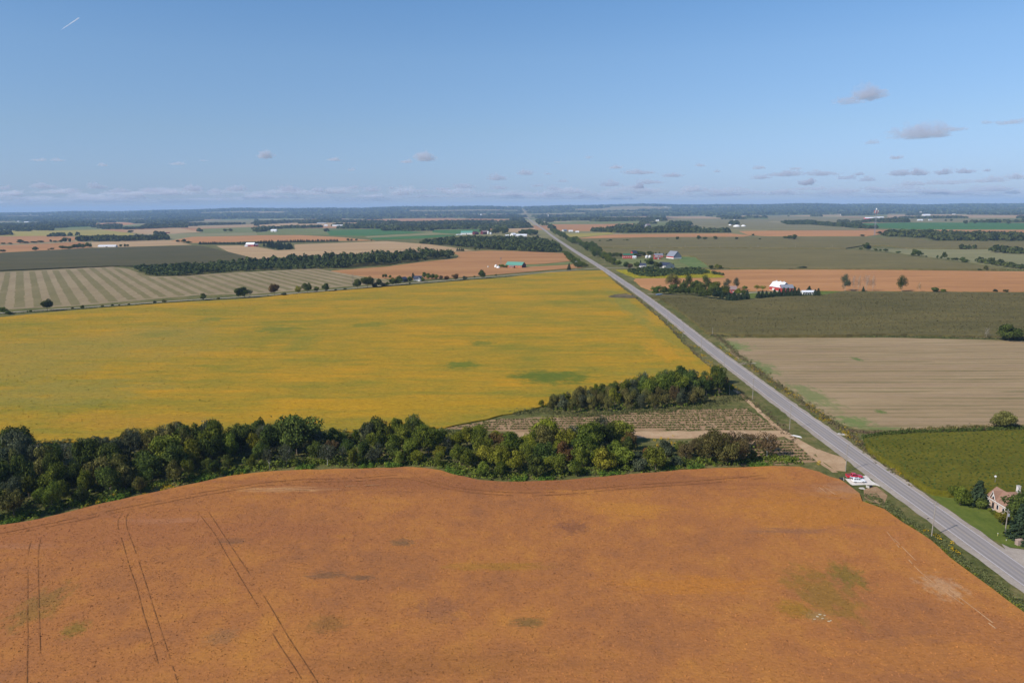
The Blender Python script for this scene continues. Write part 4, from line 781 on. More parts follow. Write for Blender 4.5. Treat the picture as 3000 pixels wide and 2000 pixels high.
T(2370, 852, 14, 15, 'conifer', 'spruce green', 'spruce standing alone behind the white shed')
for a in [(2216, 855, 20, 18, 'open', 'yellow-green', 'yellowish tree left of the red barn, the left one'), (2234, 855, 18, 18, 'open', 'yellow-green', 'yellowish tree left of the red barn, the right one'), (2324, 853, 14, 12, 'round', 'green', 'green tree behind the right end of the red barn')]: T(*a, group='yard trees by the red barn')
F2 = 'trees around the red farm and the dark-roofed shed'
ordw = ['first', 'second', 'third', 'fourth', 'fifth', 'sixth', 'seventh', 'eighth', 'ninth', 'tenth', 'eleventh', 'twelfth']
for i, (x, y, h, wd) in enumerate([(1776, 754, 13, 12), (1787, 754, 14, 14), (1798, 754, 13, 13), (1808, 754, 14, 13), (1818, 754, 12, 11)]): T(x, y, h, wd, 'round', 'dark green', ordw[i] + ' tree from the left in the row left of the red barn', group=F2)
for a in [(1862, 756, 13, 10, 'round', 'dark green', 'round tree in front of the red farmhouse'), (1872, 751, 15, 18, 'round', 'dark green', 'tree right of the red farmhouse'), (1886, 751, 13, 14, 'round', 'dark green', 'tree left of the grain bins'), (1904, 750, 14, 18, 'round', 'dark green', 'broad tree behind the grain bins'), (1921, 748, 9, 10, 'conifer', 'spruce green', 'spruce behind the grey-roofed red shed'), (1932, 748, 9, 10, 'conifer', 'spruce green', 'second spruce behind the grey-roofed red shed'), (1943, 750, 9, 9, 'conifer', 'spruce green', 'spruce between red shed and grey barn'), (1952, 750, 8, 9, 'conifer', 'spruce green', 'second spruce between red shed and grey barn'),
          (1834, 787, 19, 16, 'round', 'dark green', 'dark tree at the lane mouth'), (1846, 788, 15, 12, 'round', 'brownish', 'brown tree at the lane mouth'), (1866, 785, 17, 15, 'round', 'dark green', 'tree left of the blue-roofed house'), (1877, 776, 14, 6, 'conifer', 'spruce green', 'pointed spruce behind the blue-roofed house'), (1904, 781, 24, 29, 'round', 'dark green', 'large oak beside the blue-roofed house'), (1924, 788, 20, 16, 'round', 'dark green', 'tree before the left part of the dark-roofed shed'), (1934, 787, 17, 13, 'round', 'dark green', 'second tree before the dark-roofed shed'), (1972, 782, 10, 6, 'conifer', 'spruce green', 'little spruce right of the dark-roofed shed'),
          (2083, 789, 12, 15, 'round', 'dark green', 'round dark bush at the paddock corner'), (2099, 788, 14, 11, 'round', 'yellow-green', 'pale green tree right of the paddock corner'), (2110, 788, 11, 9, 'round', 'green', 'green tree right of the pale one')]: T(*a, group=F2)
# stone house garden
HG = 'garden trees around the stone house'
for a in [(2812, 1478, 54, 50, 'round', 'green', 'round light green tree leftmost in the house garden'), (2830, 1477, 36, 30, 'round', 'green', 'smaller green tree joined to the round one in the garden'), (2862, 1476, 70, 62, 'conifer', 'spruce green', 'broad dark spruce left of the stone house'),
          (2876, 1490, 30, 34, 'shrub', 'dark green', 'clipped round dark shrub at the left corner of the house'), (2899, 1498, 11, 12, 'shrub', 'green', 'small shrub under the front wall'), (2913, 1507, 12, 14, 'shrub', 'green', 'small shrub beside the front door'), (2936, 1536, 38, 36, 'round', 'yellow-green', 'yellow-green round tree before the house'),
          (2984, 1538, 92, 82, 'round', 'dark green', 'large dark maple hiding the right half of the stone house'), (3000, 1516, 76, 70, 'round', 'dark green', 'dark tree behind the large maple'), (2986, 1575, 100, 66, 'conifer', 'spruce green', 'tall spruce behind the house pole at the right edge'), (3010, 1592, 90, 60, 'conifer', 'spruce green', 'big spruce cut by the right edge of the photo'), (3040, 1550, 90, 80, 'round', 'dark green', 'dark tree beyond the right edge of the yard')]: T(*a, group=HG)
# conifer windbreaks and roadside rows
def row_of(a, b, n, h, wd, kind, colr, what, grp, jh=.25, jx=.25):
    for i in range(n):
        f = (i + random.uniform(-jx, jx)) / max(1, n - 1); f = min(1, max(0, f))
        x = a[0] + (b[0] - a[0]) * f; y = a[1] + (b[1] - a[1]) * f
        part = 'left third' if i < n / 3 else ('middle third' if i < 2 * n / 3 else 'right third')
        T(x, y, h * random.uniform(1 - jh, 1 + jh), wd * random.uniform(.8, 1.2), kind, colr if isinstance(colr, str) else pick(colr), f"{what}, in its {part}", group=grp)
row_of((812, 711), (988, 708), 34, 7.5, 7, 'conifer', 'spruce green', 'small dark evergreen of the long windbreak behind the tan field', 'long evergreen windbreak at left centre', .15)
row_of((584, 716), (722, 716), 26, 7, 7, 'conifer', 'spruce green', 'small dark evergreen of the windbreak left of the white-roofed barn', 'evergreen windbreak by the white-roofed barn', .2)
for i, q in enumerate(sample_poly([(768, 722), (800, 717), (858, 722), (861, 732), (815, 732), (790, 727)], 7.5, 30, 60)):
    tree('spruce_tree', q, random.uniform(9, 13), random.uniform(6, 8), 'conifer', 'spruce green', 'dark spruce of the dense plantation left of the long wood', 'tree', 'spruce plantation left of the long wood')
row_of((748, 714), (800, 712), 12, 8, 7, 'conifer', 'spruce green', 'dark evergreen right of the white-roofed barn', 'evergreens right of the white-roofed barn')
for i, q in enumerate(sample_poly([(1700, 724), (1735, 722), (1768, 750), (1740, 757)], 9, 30, 40)):
    tree('roadside_tree', q, random.uniform(13, 17), random.uniform(8, 11), pick([('round', 1), ('poplar', 2)]), 'dark green', 'dark upright tree of the dense row on the right side of the highway', 'tree', 'dense tree row right of the highway')
for px, sp, hh, what in [([(1660, 704), (1688, 702), (1700, 716), (1680, 716)], 12, (10, 14), 'tree of the roadside clump right of the highway, above the dense row'),
                         ([(1610, 676), (1626, 676), (1664, 697), (1645, 700)], 14, (10, 15), 'tree of the far roadside clump right of the highway near the white sheds'),
                         ([(1567, 648), (1585, 646), (1597, 662), (1580, 662)], 18, (14, 20), 'tree of the farthest roadside clump right of the highway'),
                         ([(1752, 750), (1770, 752), (1812, 780), (1790, 777), (1762, 760)], 10, (7, 11), 'small tree or bush on the right verge by the farm lane')]:
    for q in sample_poly(px, sp, 30, 40): tree('roadside_tree', q, random.uniform(*hh), random.uniform(*hh) * .85, 'round', pick([('dark green', 3), ('green', 2)]), what, 'tree', 'roadside trees right of the highway')
for q in sample_poly([(1652, 742), (1662, 742), (1688, 764), (1724, 784), (1692, 784), (1668, 764)], 7.5, 30, 70):
    tree('roadside_tree', q, random.uniform(3.5, 6.5), random.uniform(5, 8), pick([('round', 2), ('willow', 1)]), pick([('dark green', 3), ('green', 2)]), 'bushy tree on the left verge of the highway above the junction', 'tree', 'roadside trees left of the highway above the junction')
for q in sample_poly([(1518, 686), (1562, 682), (1578, 690), (1560, 691), (1520, 690)], 16, 30, 30):
    tree('roadside_tree', q, random.uniform(14, 19), random.uniform(12, 16), 'round', 'dark green', 'dark tree in the clump behind the white barns left of the highway', 'tree', 'trees behind the white barns')
for q in sample_poly([(1440, 686), (1482, 687), (1484, 678), (1450, 676)], 14, 30, 16):
    tree('roadside_tree', q, random.uniform(16, 22), random.uniform(14, 18), 'round', 'dark green', 'large dark tree in the round clump right of the dairy barns', 'tree', 'round clump by the dairy barns')
for i, (x, y, h, wd) in enumerate([(182, 731, 11, 14), (194, 730, 9, 12), (205, 731, 10, 12), (217, 729, 13, 12), (226, 728, 12, 14), (236, 728, 15, 13), (245, 728, 13, 12), (256, 727, 16, 12), (264, 727, 13, 11)]):
    T(x, y, h, wd, 'round', pick([('dark green', 2), ('green', 1)]), ordw[i] + ' tree from the left in the clump beside the long white poultry barn', group='clump beside the poultry barn')
# ------------------------------------------------------------------ woods farther off, each one mass
def wood(name, label, px, spacing, h, k=60, mat='far wood', size=None, wf=1.05, var=.45):
    pts = sample_poly(px, spacing, 26, 4000); n = len(pts)
    if not n: return
    pts = np.array([tuple(p) for p in pts]); hs = h * RNG.uniform(1 - var, 1 + var * .6, n) * (1 + .18 * np.sin(pts[:, 0] * .055) * np.sin(pts[:, 1] * .04 + 1)); ws = spacing * wf * RNG.uniform(.8, 1.4, n)
    d = unit(RNG.normal(size=(n * k, 3))); d[:, 2] = np.abs(d[:, 2]) * .95 - .12
    i = np.repeat(np.arange(n), k); lump = 1 + .22 * np.sin(d[:, 0] * 6 + i) * np.cos(d[:, 1] * 5 + i * 1.7)
    rr = (.8 + .25 * RNG.random(n * k)) * lump
    c = pts[i] + np.stack([d[:, 0] * ws[i] * .5 * rr, d[:, 1] * ws[i] * .5 * rr, hs[i] * (.42 + .55 * d[:, 2] * rr)], 1)
    c[:, 2] = np.maximum(c[:, 2], .5)
    v = np.clip(RNG.random(n)[i] * .7 + RNG.normal(size=n * k) * .15 + .1, 0, 1)
    sz = (size or spacing * .30) * RNG.uniform(.7, 1.4, n * k)
    vs, fs, vv = cards(c, d + RNG.normal(size=c.shape) * .4, sz, v)
    return tag(link(name, np_mesh(name, vs, fs, 4, vv), LM[mat]), label, 'wood', kind='stuff')
WOODS = [
 ('tall right part of the long dark wood at left centre', [(980, 786), (1021, 785), (1133, 776), (1228, 765), (1332, 755), (1322, 751), (1260, 750), (1196, 752), (1100, 756), (1010, 764)], 9.0, 16.5, 90),
 ('low scrubby left part of the long dark wood', [(392, 788), (427, 804), (446, 809), (542, 808), (590, 803), (700, 795), (846, 790), (948, 787), (1021, 785), (1000, 766), (900, 766), (814, 771), (700, 778), (590, 782), (500, 782), (427, 785)], 8.0, 8.5, 70),
 ('taller dark back edge of the long wood', [(590, 783), (610, 786), (760, 776), (900, 770), (1010, 768), (1100, 760), (1010, 760), (900, 764), (814, 769), (700, 776)], 9.5, 14, 70),
 ('wood left of the highway behind the orange field', [(1230, 714), (1308, 719), (1404, 729), (1500, 734), (1564, 738.5), (1642, 739), (1634, 728), (1608, 716), (1572, 706), (1500, 703), (1400, 701), (1300, 706)], 11, 13.5, 70),
 ('dark rectangular wood at left', [(224, 708), (330, 708), (495, 703), (488, 698), (240, 700)], 11, 15, 60),
 ('far wood at the left edge', [(-300, 672), (0, 669.5), (150, 667), (270, 663.5), (270, 660), (0, 662), (-300, 666)], 18, 17, 40),
 ('broad far wood at left', [(400, 654), (540, 651), (600, 647), (540, 644), (330, 649)], 20, 17, 40),
 ('wood strip behind the bright green crop', [(1123, 677), (1240, 675), (1300, 671.5), (1500, 668.5), (1548, 668), (1544, 663), (1320, 663), (1170, 667), (1005, 669.5), (1120, 671)], 16, 14, 45),
 ('wood in front of the far highway at left', [(1000, 670), (1110, 670), (1170, 667), (1050, 666)], 16, 12, 45),
 ('long dark wood right of the highway', [(1732, 679), (1806, 682.5), (2137, 682), (2134, 677), (1900, 677), (1740, 675)], 12, 15, 55),
 ('small rectangular wood in the far right middle', [(1880, 647), (1950, 646), (1948, 642), (1882, 643)], 16, 19, 50),
 ('wide far wood right of centre', [(1640, 626), (1830, 628.5), (1980, 634), (2000, 632), (2080, 627), (2080, 620), (1640, 620)], 34, 22, 34),
 ('slanting tree belt at right', [(2290, 652), (2310, 659), (2380, 659), (2545, 671), (2570, 669), (2500, 662), (2400, 654), (2370, 649)], 16, 13, 45),
 ('rounded wood under the red and white tower', [(2553, 652), (2662, 652), (2655, 647), (2560, 647)], 16, 20, 50),
 ('long dark wood at the right edge', [(2587, 692), (2640, 695), (2722, 698), (2730, 705), (3000, 706), (3500, 708), (3500, 697), (3000, 692), (2850, 688), (2700, 683), (2600, 683)], 15, 14, 50),
 ('hedgerow thicket at the right edge', [(2862, 771), (2900, 776), (2960, 786), (2998, 790), (3010, 787), (2960, 778), (2900, 769), (2864, 766)], 8, 8, 60),
 ('farmstead trees at the right edge', [(2903, 741), (2970, 744), (3020, 745), (3020, 738), (2905, 736)], 10, 13, 60),
 ('small tree patch on the thin road at right', [(2815, 731.5), (2858, 731.5), (2858, 729), (2815, 729)], 9, 10, 60),
 ('farm trees round the white barns at left centre', [(876, 656), (930, 655), (960, 652), (950, 649), (885, 650)], 22, 14, 40),
 ('trees left of the long white barn in the distance', [(1046, 667), (1082, 667), (1100, 658), (1050, 655)], 18, 14, 40),
 ('small wood above the yellow-green field at left', [(50, 678), (86, 678), (86, 675), (50, 675)], 16, 13, 40),
 ('tree clump on the yellow-green field', [(140, 694), (190, 693), (188, 688), (165, 688), (150, 690)], 12, 11, 50),
 ('dark grove at the left edge', [(-100, 691), (0, 690), (33, 689), (30, 684), (-100, 686)], 14, 14, 50),
 ('trees around the far barns at left', [(107, 676), (155, 675), (150, 671), (110, 672)], 15, 12, 40),
 ('tree line between the small fields at left', [(300, 672), (355, 672), (355, 665), (310, 665)], 14, 14, 40),
 ('trees along the tan field at left', [(365, 673), (420, 671), (510, 667), (512, 660), (450, 662), (420, 668), (365, 670)], 16, 12, 40),
 ('trees by the farm right of the far field', [(1870, 663), (1895, 663), (1895, 659), (1870, 659)], 14, 13, 40),
 ('dark farm trees right of the field farm', [(1953, 662), (1975, 662), (2025, 661), (2022, 655), (1990, 656), (1955, 659)], 14, 16, 40),
 ('trees behind the white domes', [(2136, 659), (2150, 659), (2165, 657), (2160, 655), (2140, 655)], 12, 18, 50),
 ('trees above the green crop at right', [(2455, 653), (2487, 653), (2485, 649), (2455, 649)], 14, 13, 40),
 ('trees left of the rounded wood', [(2495, 653), (2545, 652), (2543, 650), (2497, 650)], 12, 9, 40),
 ('far trees by the white farm at right', [(2658, 632), (2700, 632), (2700, 628), (2660, 628)], 25, 18, 30),
 ('wood behind the highway bend at left', [(1460, 656), (1500, 668), (1538, 668), (1530, 656), (1512, 647), (1500, 646)], 22, 14, 40),
 ('scrub wood beside the goldenrod meadow', [(1842, 796), (1888, 787), (1970, 790), (2038, 787), (2072, 796), (2078, 802), (2000, 808), (1902, 812), (1855, 806)], 5.5, 4.2, 40),
 ('scrub bushes at the tip of the goldenrod meadow', [(2086, 804), (2118, 808), (2116, 804), (2090, 800)], 5, 4, 40),
]
for lb, px, sp, hh, k in WOODS: wood('woodland' if 'scrub' not in lb else 'scrub', lb, px, sp, hh, k, size=sp * (.30 if sp > 9 else .22))
# the wooded plain out to the horizon: long low woods, one mass per band
bands = [(2900, 3600, 9, 14), (3600, 4600, 22, 15), (4600, 6200, 50, 16), (6200, 9000, 80, 18), (9000, 14000, 70, 20), (14000, 24000, 150, 24)]
TREELESS = [[(P(x, y).x, P(x, y).y) for x, y in f[2]] for f in OTHER if min(q[1] for q in f[2]) < 700]
names = ['nearest', 'second', 'third', 'fourth', 'fifth', 'farthest']
for bi, (y0, y1, n, hh) in enumerate(bands):
    C_, V_, S_, D_ = [], [], [], []
    for j in range(n):
        cy = math.exp(random.uniform(math.log(y0), math.log(y1))); half = cy * .78
        cx = random.uniform(-half, half); L = random.uniform(.03, .16) * cy * (1 if bi < 4 else 1.8); Dp = random.uniform(30, 140) * (1 + bi * .5)
        sp = (16, 20, 26, 36, 60, 100)[bi]; nn = int(min(1500, L * Dp / sp ** 2 * (1.2 if bi < 3 else 1.4)))
        if nn < 8: nn = 8
        x = cx + RNG.uniform(-L / 2, L / 2, nn); yy = cy + RNG.uniform(-Dp / 2, Dp / 2, nn) + 0.02 * (x - cx)
        if bi < 4:
            keep = np.array([not any(inside((a, b), f) for f in TREELESS) and not (110 < a < (205 if b < 4600 else 285)) for a, b in zip(x, yy)], bool)
            x = x[keep]; yy = yy[keep]
        if bi >= 4: keep = (x < 180) | (x > 285); x = x[keep]; yy = yy[keep]
        m_ = len(x)
        if not m_: continue
        k = (30, 24, 18, 12, 8, 6)[bi]; i = np.repeat(np.arange(m_), k); d = unit(RNG.normal(size=(m_ * k, 3))); d[:, 2] = np.abs(d[:, 2])
        hs = hh * RNG.uniform(.6, 1.2, m_)
        zt = np.array([hill(a, b) for a, b in zip(x, yy)])
        c = np.stack([x[i] + d[:, 0] * sp * .6, yy[i] + d[:, 1] * sp * .5, zt[i] + hs[i] * (.15 + .8 * d[:, 2])], 1)
        C_.append(c); D_.append(d + RNG.normal(size=c.shape) * .3); S_.append(np.full(len(c), sp * .42) * RNG.uniform(.7, 1.3, len(c))); V_.append(np.clip(RNG.random(m_)[i] * .6 + .1 + RNG.normal(size=len(c)) * .12, 0, 1))
    vs, fs, vv = cards(np.concatenate(C_), np.concatenate(D_), np.concatenate(S_), np.concatenate(V_))
    tag(link('woodland', np_mesh('woodland', vs, fs, 4, vv), LM['far wood']), f'scattered dark woods on the plain, {names[bi]} band before the horizon', 'wood', kind='stuff')
# undergrowth along the belt, weeds and goldenrod on the verges
def tufts(name, label, pts, hlo, hhi, wlo, whi, k, mat, size):
    n = len(pts); pts = np.array([tuple(p) for p in pts]); hs = RNG.uniform(hlo, hhi, n); ws = RNG.uniform(wlo, whi, n)
    i = np.repeat(np.arange(n), k); d = unit(RNG.normal(size=(n * k, 3))); d[:, 2] = np.abs(d[:, 2])
    c = pts[i] + np.stack([d[:, 0] * ws[i] * .5, d[:, 1] * ws[i] * .5, hs[i] * d[:, 2] * .9], 1)
    v = np.clip(RNG.random(n)[i] * .6 + RNG.normal(size=n * k) * .2 + .15, 0, 1)
    vs, fs, vv = cards(c, d + RNG.normal(size=c.shape) * .5 + np.array([[0, 0, .5]]), size * RNG.uniform(.6, 1.4, n * k), v)
    return tag(link(name, np_mesh(name, vs, fs, 4, vv), LM[mat]), label, 'undergrowth', kind='stuff')
def along(px, n, spread, h=0.0):
    w_ = [P(x, y, 0) for x, y in px]; L = [(b - a).length for a, b in zip(w_, w_[1:])]; tot = sum(L); out = []
    for _ in range(n):
        s = random.uniform(0, tot)
        for a, b, l in zip(w_, w_[1:], L):
            if s <= l: break
            s -= l
        q = a.lerp(b, min(1, s / l)); nr = Vector(((b - a).y, -(b - a).x, 0)).normalized()
        out.append(q + nr * random.gauss(0, spread) + Vector((0, 0, h)))
    return out
bf = [(x, y - 4) for x, y in NEARSOY[1:23]]
tufts('undergrowth', 'bright green vines and brush along the front of the tree belt', [q for q in along(bf, 1500, 1.2) if math.sin(q.x * .21) + math.sin(q.x * .53 + 1) > .45], .5, 1.8, 1.2, 2.6, 30, 'bright green', .28)
tufts('undergrowth', 'green brush under the front trees of the belt', along([(x, y - 12) for x, y in bf], 700, 2.0), .8, 2.6, 2, 3.4, 30, 'green', .4)
tufts('undergrowth', 'dark brush filling the inside of the tree belt', sample_poly(BELT, 3.6, 30), 1.5, 4.0, 3, 5, 26, 'dark green', .55)
tufts('undergrowth', 'brush along the back edge of the tree belt', along([(0, 1306), (200, 1295), (600, 1280), (1000, 1267), (1200, 1262), (1310, 1262), (1400, 1280)], 500, 1.4), .6, 2, 1.5, 3, 26, 'weeds', .35)
tufts('undergrowth', 'grassy brush around the grove', along([(1500, 1212), (1576, 1200), (1640, 1212), (1729, 1216), (1833, 1206), (1950, 1200), (2060, 1192), (2150, 1160), (2190, 1170)], 700, 2.4), .4, 1.2, 1, 2.4, 22, 'weeds', .3)
tufts('undergrowth', 'brush inside the grove', sample_poly(GROVE, 3.2, 30), 1.5, 3, 2.5, 4, 24, 'green', .5)
lv = [(1800, 826), (1836, 854), (1895, 902), (1960, 960), (2003, 1005), (2056, 1055), (2092, 1088), (2150, 1140), (2240, 1205), (2330, 1290)]
tufts('verge_weeds', 'brown and green weeds along the left ditch of the highway', along(lv, 900, 1.6), .4, 1.1, .8, 1.8, 16, 'dry weeds', .26)
tufts('verge_weeds', 'green weeds along the ditch below the parked vehicles', along([(2540, 1448), (2600, 1482), (2660, 1530), (2742, 1582), (2800, 1632), (2860, 1674), (2930, 1730), (3020, 1798)], 600, 1.3), .2, .7, .8, 1.7, 16, 'weeds', .22)
tufts('verge_weeds', 'darker low weeds beside the foreground field edge', along([(2535, 1470), (2600, 1500), (2655, 1536), (2735, 1590), (2790, 1640), (2850, 1684), (2920, 1736), (3010, 1800)], 260, .8), .2, .7, .8, 1.6, 16, 'green', .22)
rv = [(1965, 870), (2010, 905), (2055, 945), (2108, 992), (2160, 1040), (2230, 1095), (2310, 1150), (2390, 1205), (2470, 1262), (2540, 1318), (2600, 1360), (2660, 1398), (2720, 1434)]
tufts('verge_weeds', 'weeds along the right ditch of the highway', along(rv, 1500, 1.3), .4, 1.2, .8, 2, 16, 'dry weeds', .26)
tufts('verge_weeds', 'greener weeds along the right ditch', along([(x + 6, y) for x, y in rv], 1000, 1.6), .4, 1.1, .8, 2, 16, 'weeds', .26)
gold = []
for x, y, n, s in [(1990, 975, 26, 1.6), (1965, 955, 18, 1.5), (2035, 1015, 14, 1), (2060, 1042, 22, 1.3), (2075, 1060, 18, 1.3), (2090, 1072, 30, 1.6), (2110, 1078, 14, 1.4), (1893, 892, 10, 1.5), (1915, 914, 14, 1.5), (2152, 1136, 16, 1.5), (2110, 1018, 12, 1), (2140, 1040, 20, 1.6), (2160, 1052, 12, 1.2), (2200, 1076, 22, 1.4), (2222, 1087, 22, 1.4), (2260, 1118, 16, 1.3), (2303, 1142, 30, 1.4), (2320, 1156, 26, 1.4), (2375, 1190, 26, 1.3), (2392, 1206, 20, 1.3), (2415, 1228, 26, 1.4), (2475, 1266, 24, 1.3), (2486, 1278, 14, 1), (2517, 1296, 14, 1), (2605, 1360, 16, 1), (2625, 1372, 24, 1.1), (2644, 1388, 14, .9), (2655, 1392, 10, .8), (2755, 1580, 9, .8), (2790, 1610, 12, .8), (2712, 1556, 8, .7), (2148, 980, 20, 2.5), (2120, 980, 14, 1.5), (1850, 862, 16, 1.6), (2402, 1358, 8, .8), (1960, 1300, 30, 2.2), (1925, 1306, 20, 1.6), (180, 1478, 1, 1), (290, 1470, 26, 1.2), (320, 1462, 18, 1), (478, 1432, 24, 1), (510, 1424, 20, 1), (430, 1444, 12, .8), (700, 1390, 20, 1)]:
    c = P(x, y)
    for _ in range(max(3, int(n * .6))): gold.append(c + Vector((random.gauss(0, s), random.gauss(0, s * 2.2), 0)))
tufts('goldenrod', 'clumps of yellow goldenrod along the highway ditches', gold, .7, 1.3, .8, 1.6, 18, 'goldenrod', .20)
gm2 = sample_poly([(1806, 792), (1845, 800), (1860, 808), (1905, 813), (2100, 803), (2122, 811), (2098, 812.5), (1862, 813.5), (1842, 806)], 3.2, 30)
tufts('goldenrod', 'yellow goldenrod fringe below the scrub meadow', gm2, .6, 1.2, 1.5, 3, 14, 'goldenrod', .4)
tufts('hedge', 'dark weedy hedge between corn and cut hay', along([(2080, 983), (2140, 985), (2224, 985), (2345, 984), (2450, 983), (2597, 984), (2800, 989), (3100, 996)], 900, 1.2), .8, 2.0, 2, 4, 18, 'dry weeds', .45)
tufts('hedge', 'green weeds between corn and cut hay', along([(2080, 985), (2300, 986), (2597, 986), (3100, 998)], 600, 1.0), .5, 1.4, 1.5, 3, 16, 'weeds', .4)
tufts('hedge', 'weedy hedge between cut hay and green corn', along([(2480, 1262), (2550, 1268), (2620, 1266), (2720, 1262), (2827, 1257), (2930, 1256), (3100, 1246)], 460, 1.0), .3, 1.0, 1.2, 2.6, 18, 'dry weeds', .28)
tufts('hedge', 'darker bushes in the hedge above the green corn', along([(2640, 1263), (2720, 1259), (2827, 1255), (2990, 1248)], 130, .9), .8, 1.8, 1.5, 3, 24, 'olive', .34)
tufts('hedge', 'low dark line of weeds between the corn and the orange field', along([(2083, 788), (2250, 787.5), (2585, 789), (3000, 793)], 500, 1.0), .8, 1.6, 3, 6, 12, 'weeds', .7)
tufts('hedge', 'weeds between the dark corn and striped stubble', along([(0, 794), (150, 788), (319, 779), (390, 783)], 500, 1.5), .5, 1.5, 3, 5, 12, 'weeds', .7)
tufts('hedge', 'grassy edge of the gravel road', along([(0, 920), (239, 905), (542, 883), (868, 863), (1180, 835), (1500, 809)], 1200, 1.2), .4, 1.2, 2, 4, 12, 'weeds', .55)
tufts('corn_edge', 'ragged tassel edge of the green corn field', along([(2536, 1284), (2578, 1275), (2674, 1268), (2827, 1264), (3000, 1258)], 350, .5, .5) + along([(2532, 1285), (2544, 1312), (2578, 1338), (2636, 1369), (2674, 1400), (2731, 1434), (2781, 1441), (2865, 1438), (3000, 1440)], 1300, .45, 1.0), .6, 1.7, .7, 1.4, 16, 'corn edge', .34)
tufts('corn_rows', 'standing corn leaves over the green corn field', [q + Vector((0, 0, 2.0)) for q in sample_poly([(2540, 1284), (2578, 1276), (2674, 1269), (2827, 1265), (3100, 1256), (3100, 1436), (2865, 1434), (2781, 1437), (2731, 1430), (2674, 1396), (2636, 1365), (2578, 1334), (2548, 1308)], 1.55, 26, 9000, 2.2)], .35, .75, .6, 1.2, 9, 'corn edge', .4)
# weedy rows of the two plots
rows = []
for (xl, xr, y0, y1, n) in [(1324, 2275, 1206, 1256, 13), (2185, 2390, 1292, 1356, 9)]:
    poly = [(1310, 1254), (1469, 1227), (1600, 1223), (1729, 1219), (1833, 1208), (2055, 1199), (2189, 1197), (2279, 1258), (1856, 1260), (1500, 1262)] if n == 13 else [(2182, 1289), (2318, 1292), (2360, 1323), (2394, 1352), (2300, 1360), (2172, 1361)]
    pw = [(P(x, y).x, P(x, y).y) for x, y in poly]; Y0 = P(1900, y1 + 4).y; Y1 = P(1900, y0 - 6).y
    yy = Y0
    while yy < Y1:
        xx = -60
        while xx < 150:
            if inside((xx, yy), pw) and random.random() < .86: rows.append(Vector((xx + random.gauss(0, .2), yy + random.gauss(0, .22), 0)))
            xx += .75
        yy += 3.7
tufts('crop_rows', 'weedy green plant rows in the plowed plots', rows, .4, 1.0, .7, 1.3, 13, 'corn edge', .32)

def crop(name, label, px, spacing, z, k, size, mat, hh, maxn, wd=.5, tilt=.5):
    pts = sample_poly(px, spacing, 22, maxn, z); n = len(pts); pts = np.array([tuple(p) for p in pts]); i = np.repeat(np.arange(n), k)
    c = pts[i] + np.stack([RNG.normal(size=n * k) * wd, RNG.normal(size=n * k) * wd, z + RNG.random(n * k) * hh * RNG.uniform(.3, 1, n)[i]], 1)
    nn = RNG.normal(size=c.shape) * tilt + np.array([[0, 0, 1.0]])
    vs, fs, vv = cards(c, nn, size * RNG.uniform(.6, 1.5, n * k), RNG.random(n * k))
    tag(link(name, np_mesh(name, vs, fs, 4, vv), mat), label, 'crop', kind='stuff')
crop('soybean_plants', 'rust-orange soybean plants of the foreground field', [(-40, 1552), (115, 1524), (344, 1470), (574, 1420), (784, 1386), (1056, 1377), (1190, 1371), (1293, 1383), (1401, 1410), (1650, 1411), (1959, 1385), (2265, 1370), (2342, 1372), (2400, 1387), (2461, 1409), (2510, 1444), (2520, 1468), (2585, 1496), (2640, 1534), (2724, 1588), (2835, 1680), (3040, 1830), (3040, 2040), (-40, 2040)], .60, .67, 4, .25, M_soy, .13, 62000, .34, .24)
crop('soybean_plants', 'golden-yellow soybean plants of the field left of the highway', [(-60, 938), (319, 904), (750, 877), (1101, 846), (1388, 824), (1765, 796), (1836, 856), (1931, 936), (2053, 1058), (2080, 1083), (1950, 1115), (1672, 1166), (1500, 1204), (1305, 1244), (1000, 1258), (199, 1287), (-60, 1303)], 1.7, .62, 4, .42, M_yel, .14, 60000, .8, .25)
crop('corn_plants', 'corn tops of the dark olive field', [(1915, 871), (2038, 872), (2148, 884), (2344, 871), (2465, 858), (3040, 860), (3040, 982), (2597, 974), (2400, 978), (2142, 976), (2072, 969), (1981, 897)], 2.2, 2.2, 4, .62, M_corn, .35, 40000, 1.0, .4)
# ------------------------------------------------------------------ buildings
def pr(name, *c, **k): return plain(name, alb(*c), **k)
W_RED = pr('red_boards', 184, 70, 64, rough=.8, var=.12, sc=1.5, stretch=(4, 4, .3)); W_WHITE = pr('white_steel', 236, 232, 228, rough=.6, var=.04); W_GREY = pr('grey_steel', 150, 152, 160, rough=.5, var=.08, stretch=(3, 3, .2))
W_MAROON = pr('maroon_steel', 104, 34, 44, rough=.6, var=.1, stretch=(3, 3, .2)); W_DKBLUE = pr('dark_blue_steel', 74, 82, 98, rough=.6); W_BRICK = pr('orange_brick', 190, 120, 86, rough=.9, var=.15); W_CREAM = pr('cream_siding', 216, 212, 204, rough=.7)
R_WHITE = pr('white_roof', 246, 246, 250, rough=.4, var=.03); R_GREEN = pr('green_roof', 62, 110, 84, rough=.5, var=.08); R_TEAL = pr('teal_roof', 104, 160, 142, rough=.5, var=.08); R_GREY = pr('grey_roof', 140, 142, 152, rough=.5, var=.1); R_DARK = pr('dark_roof', 58, 64, 84, rough=.7, var=.1); R_MAROON = pr('maroon_roof', 92, 44, 52, rough=.5); R_RUST = pr('rusty_roof', 150, 128, 124, rough=.6, var=.2)
GLASS = plain('window_glass', (0.02, 0.025, 0.035), 0.12, spec=0.6, var=0.05); DOORW = pr('door_white', 232, 228, 222, rough=.6); DOORD = pr('door_dark', 60, 56, 56, rough=.7); CONC = pr('concrete', 196, 188, 178, rough=.9, var=.1, sc=1)
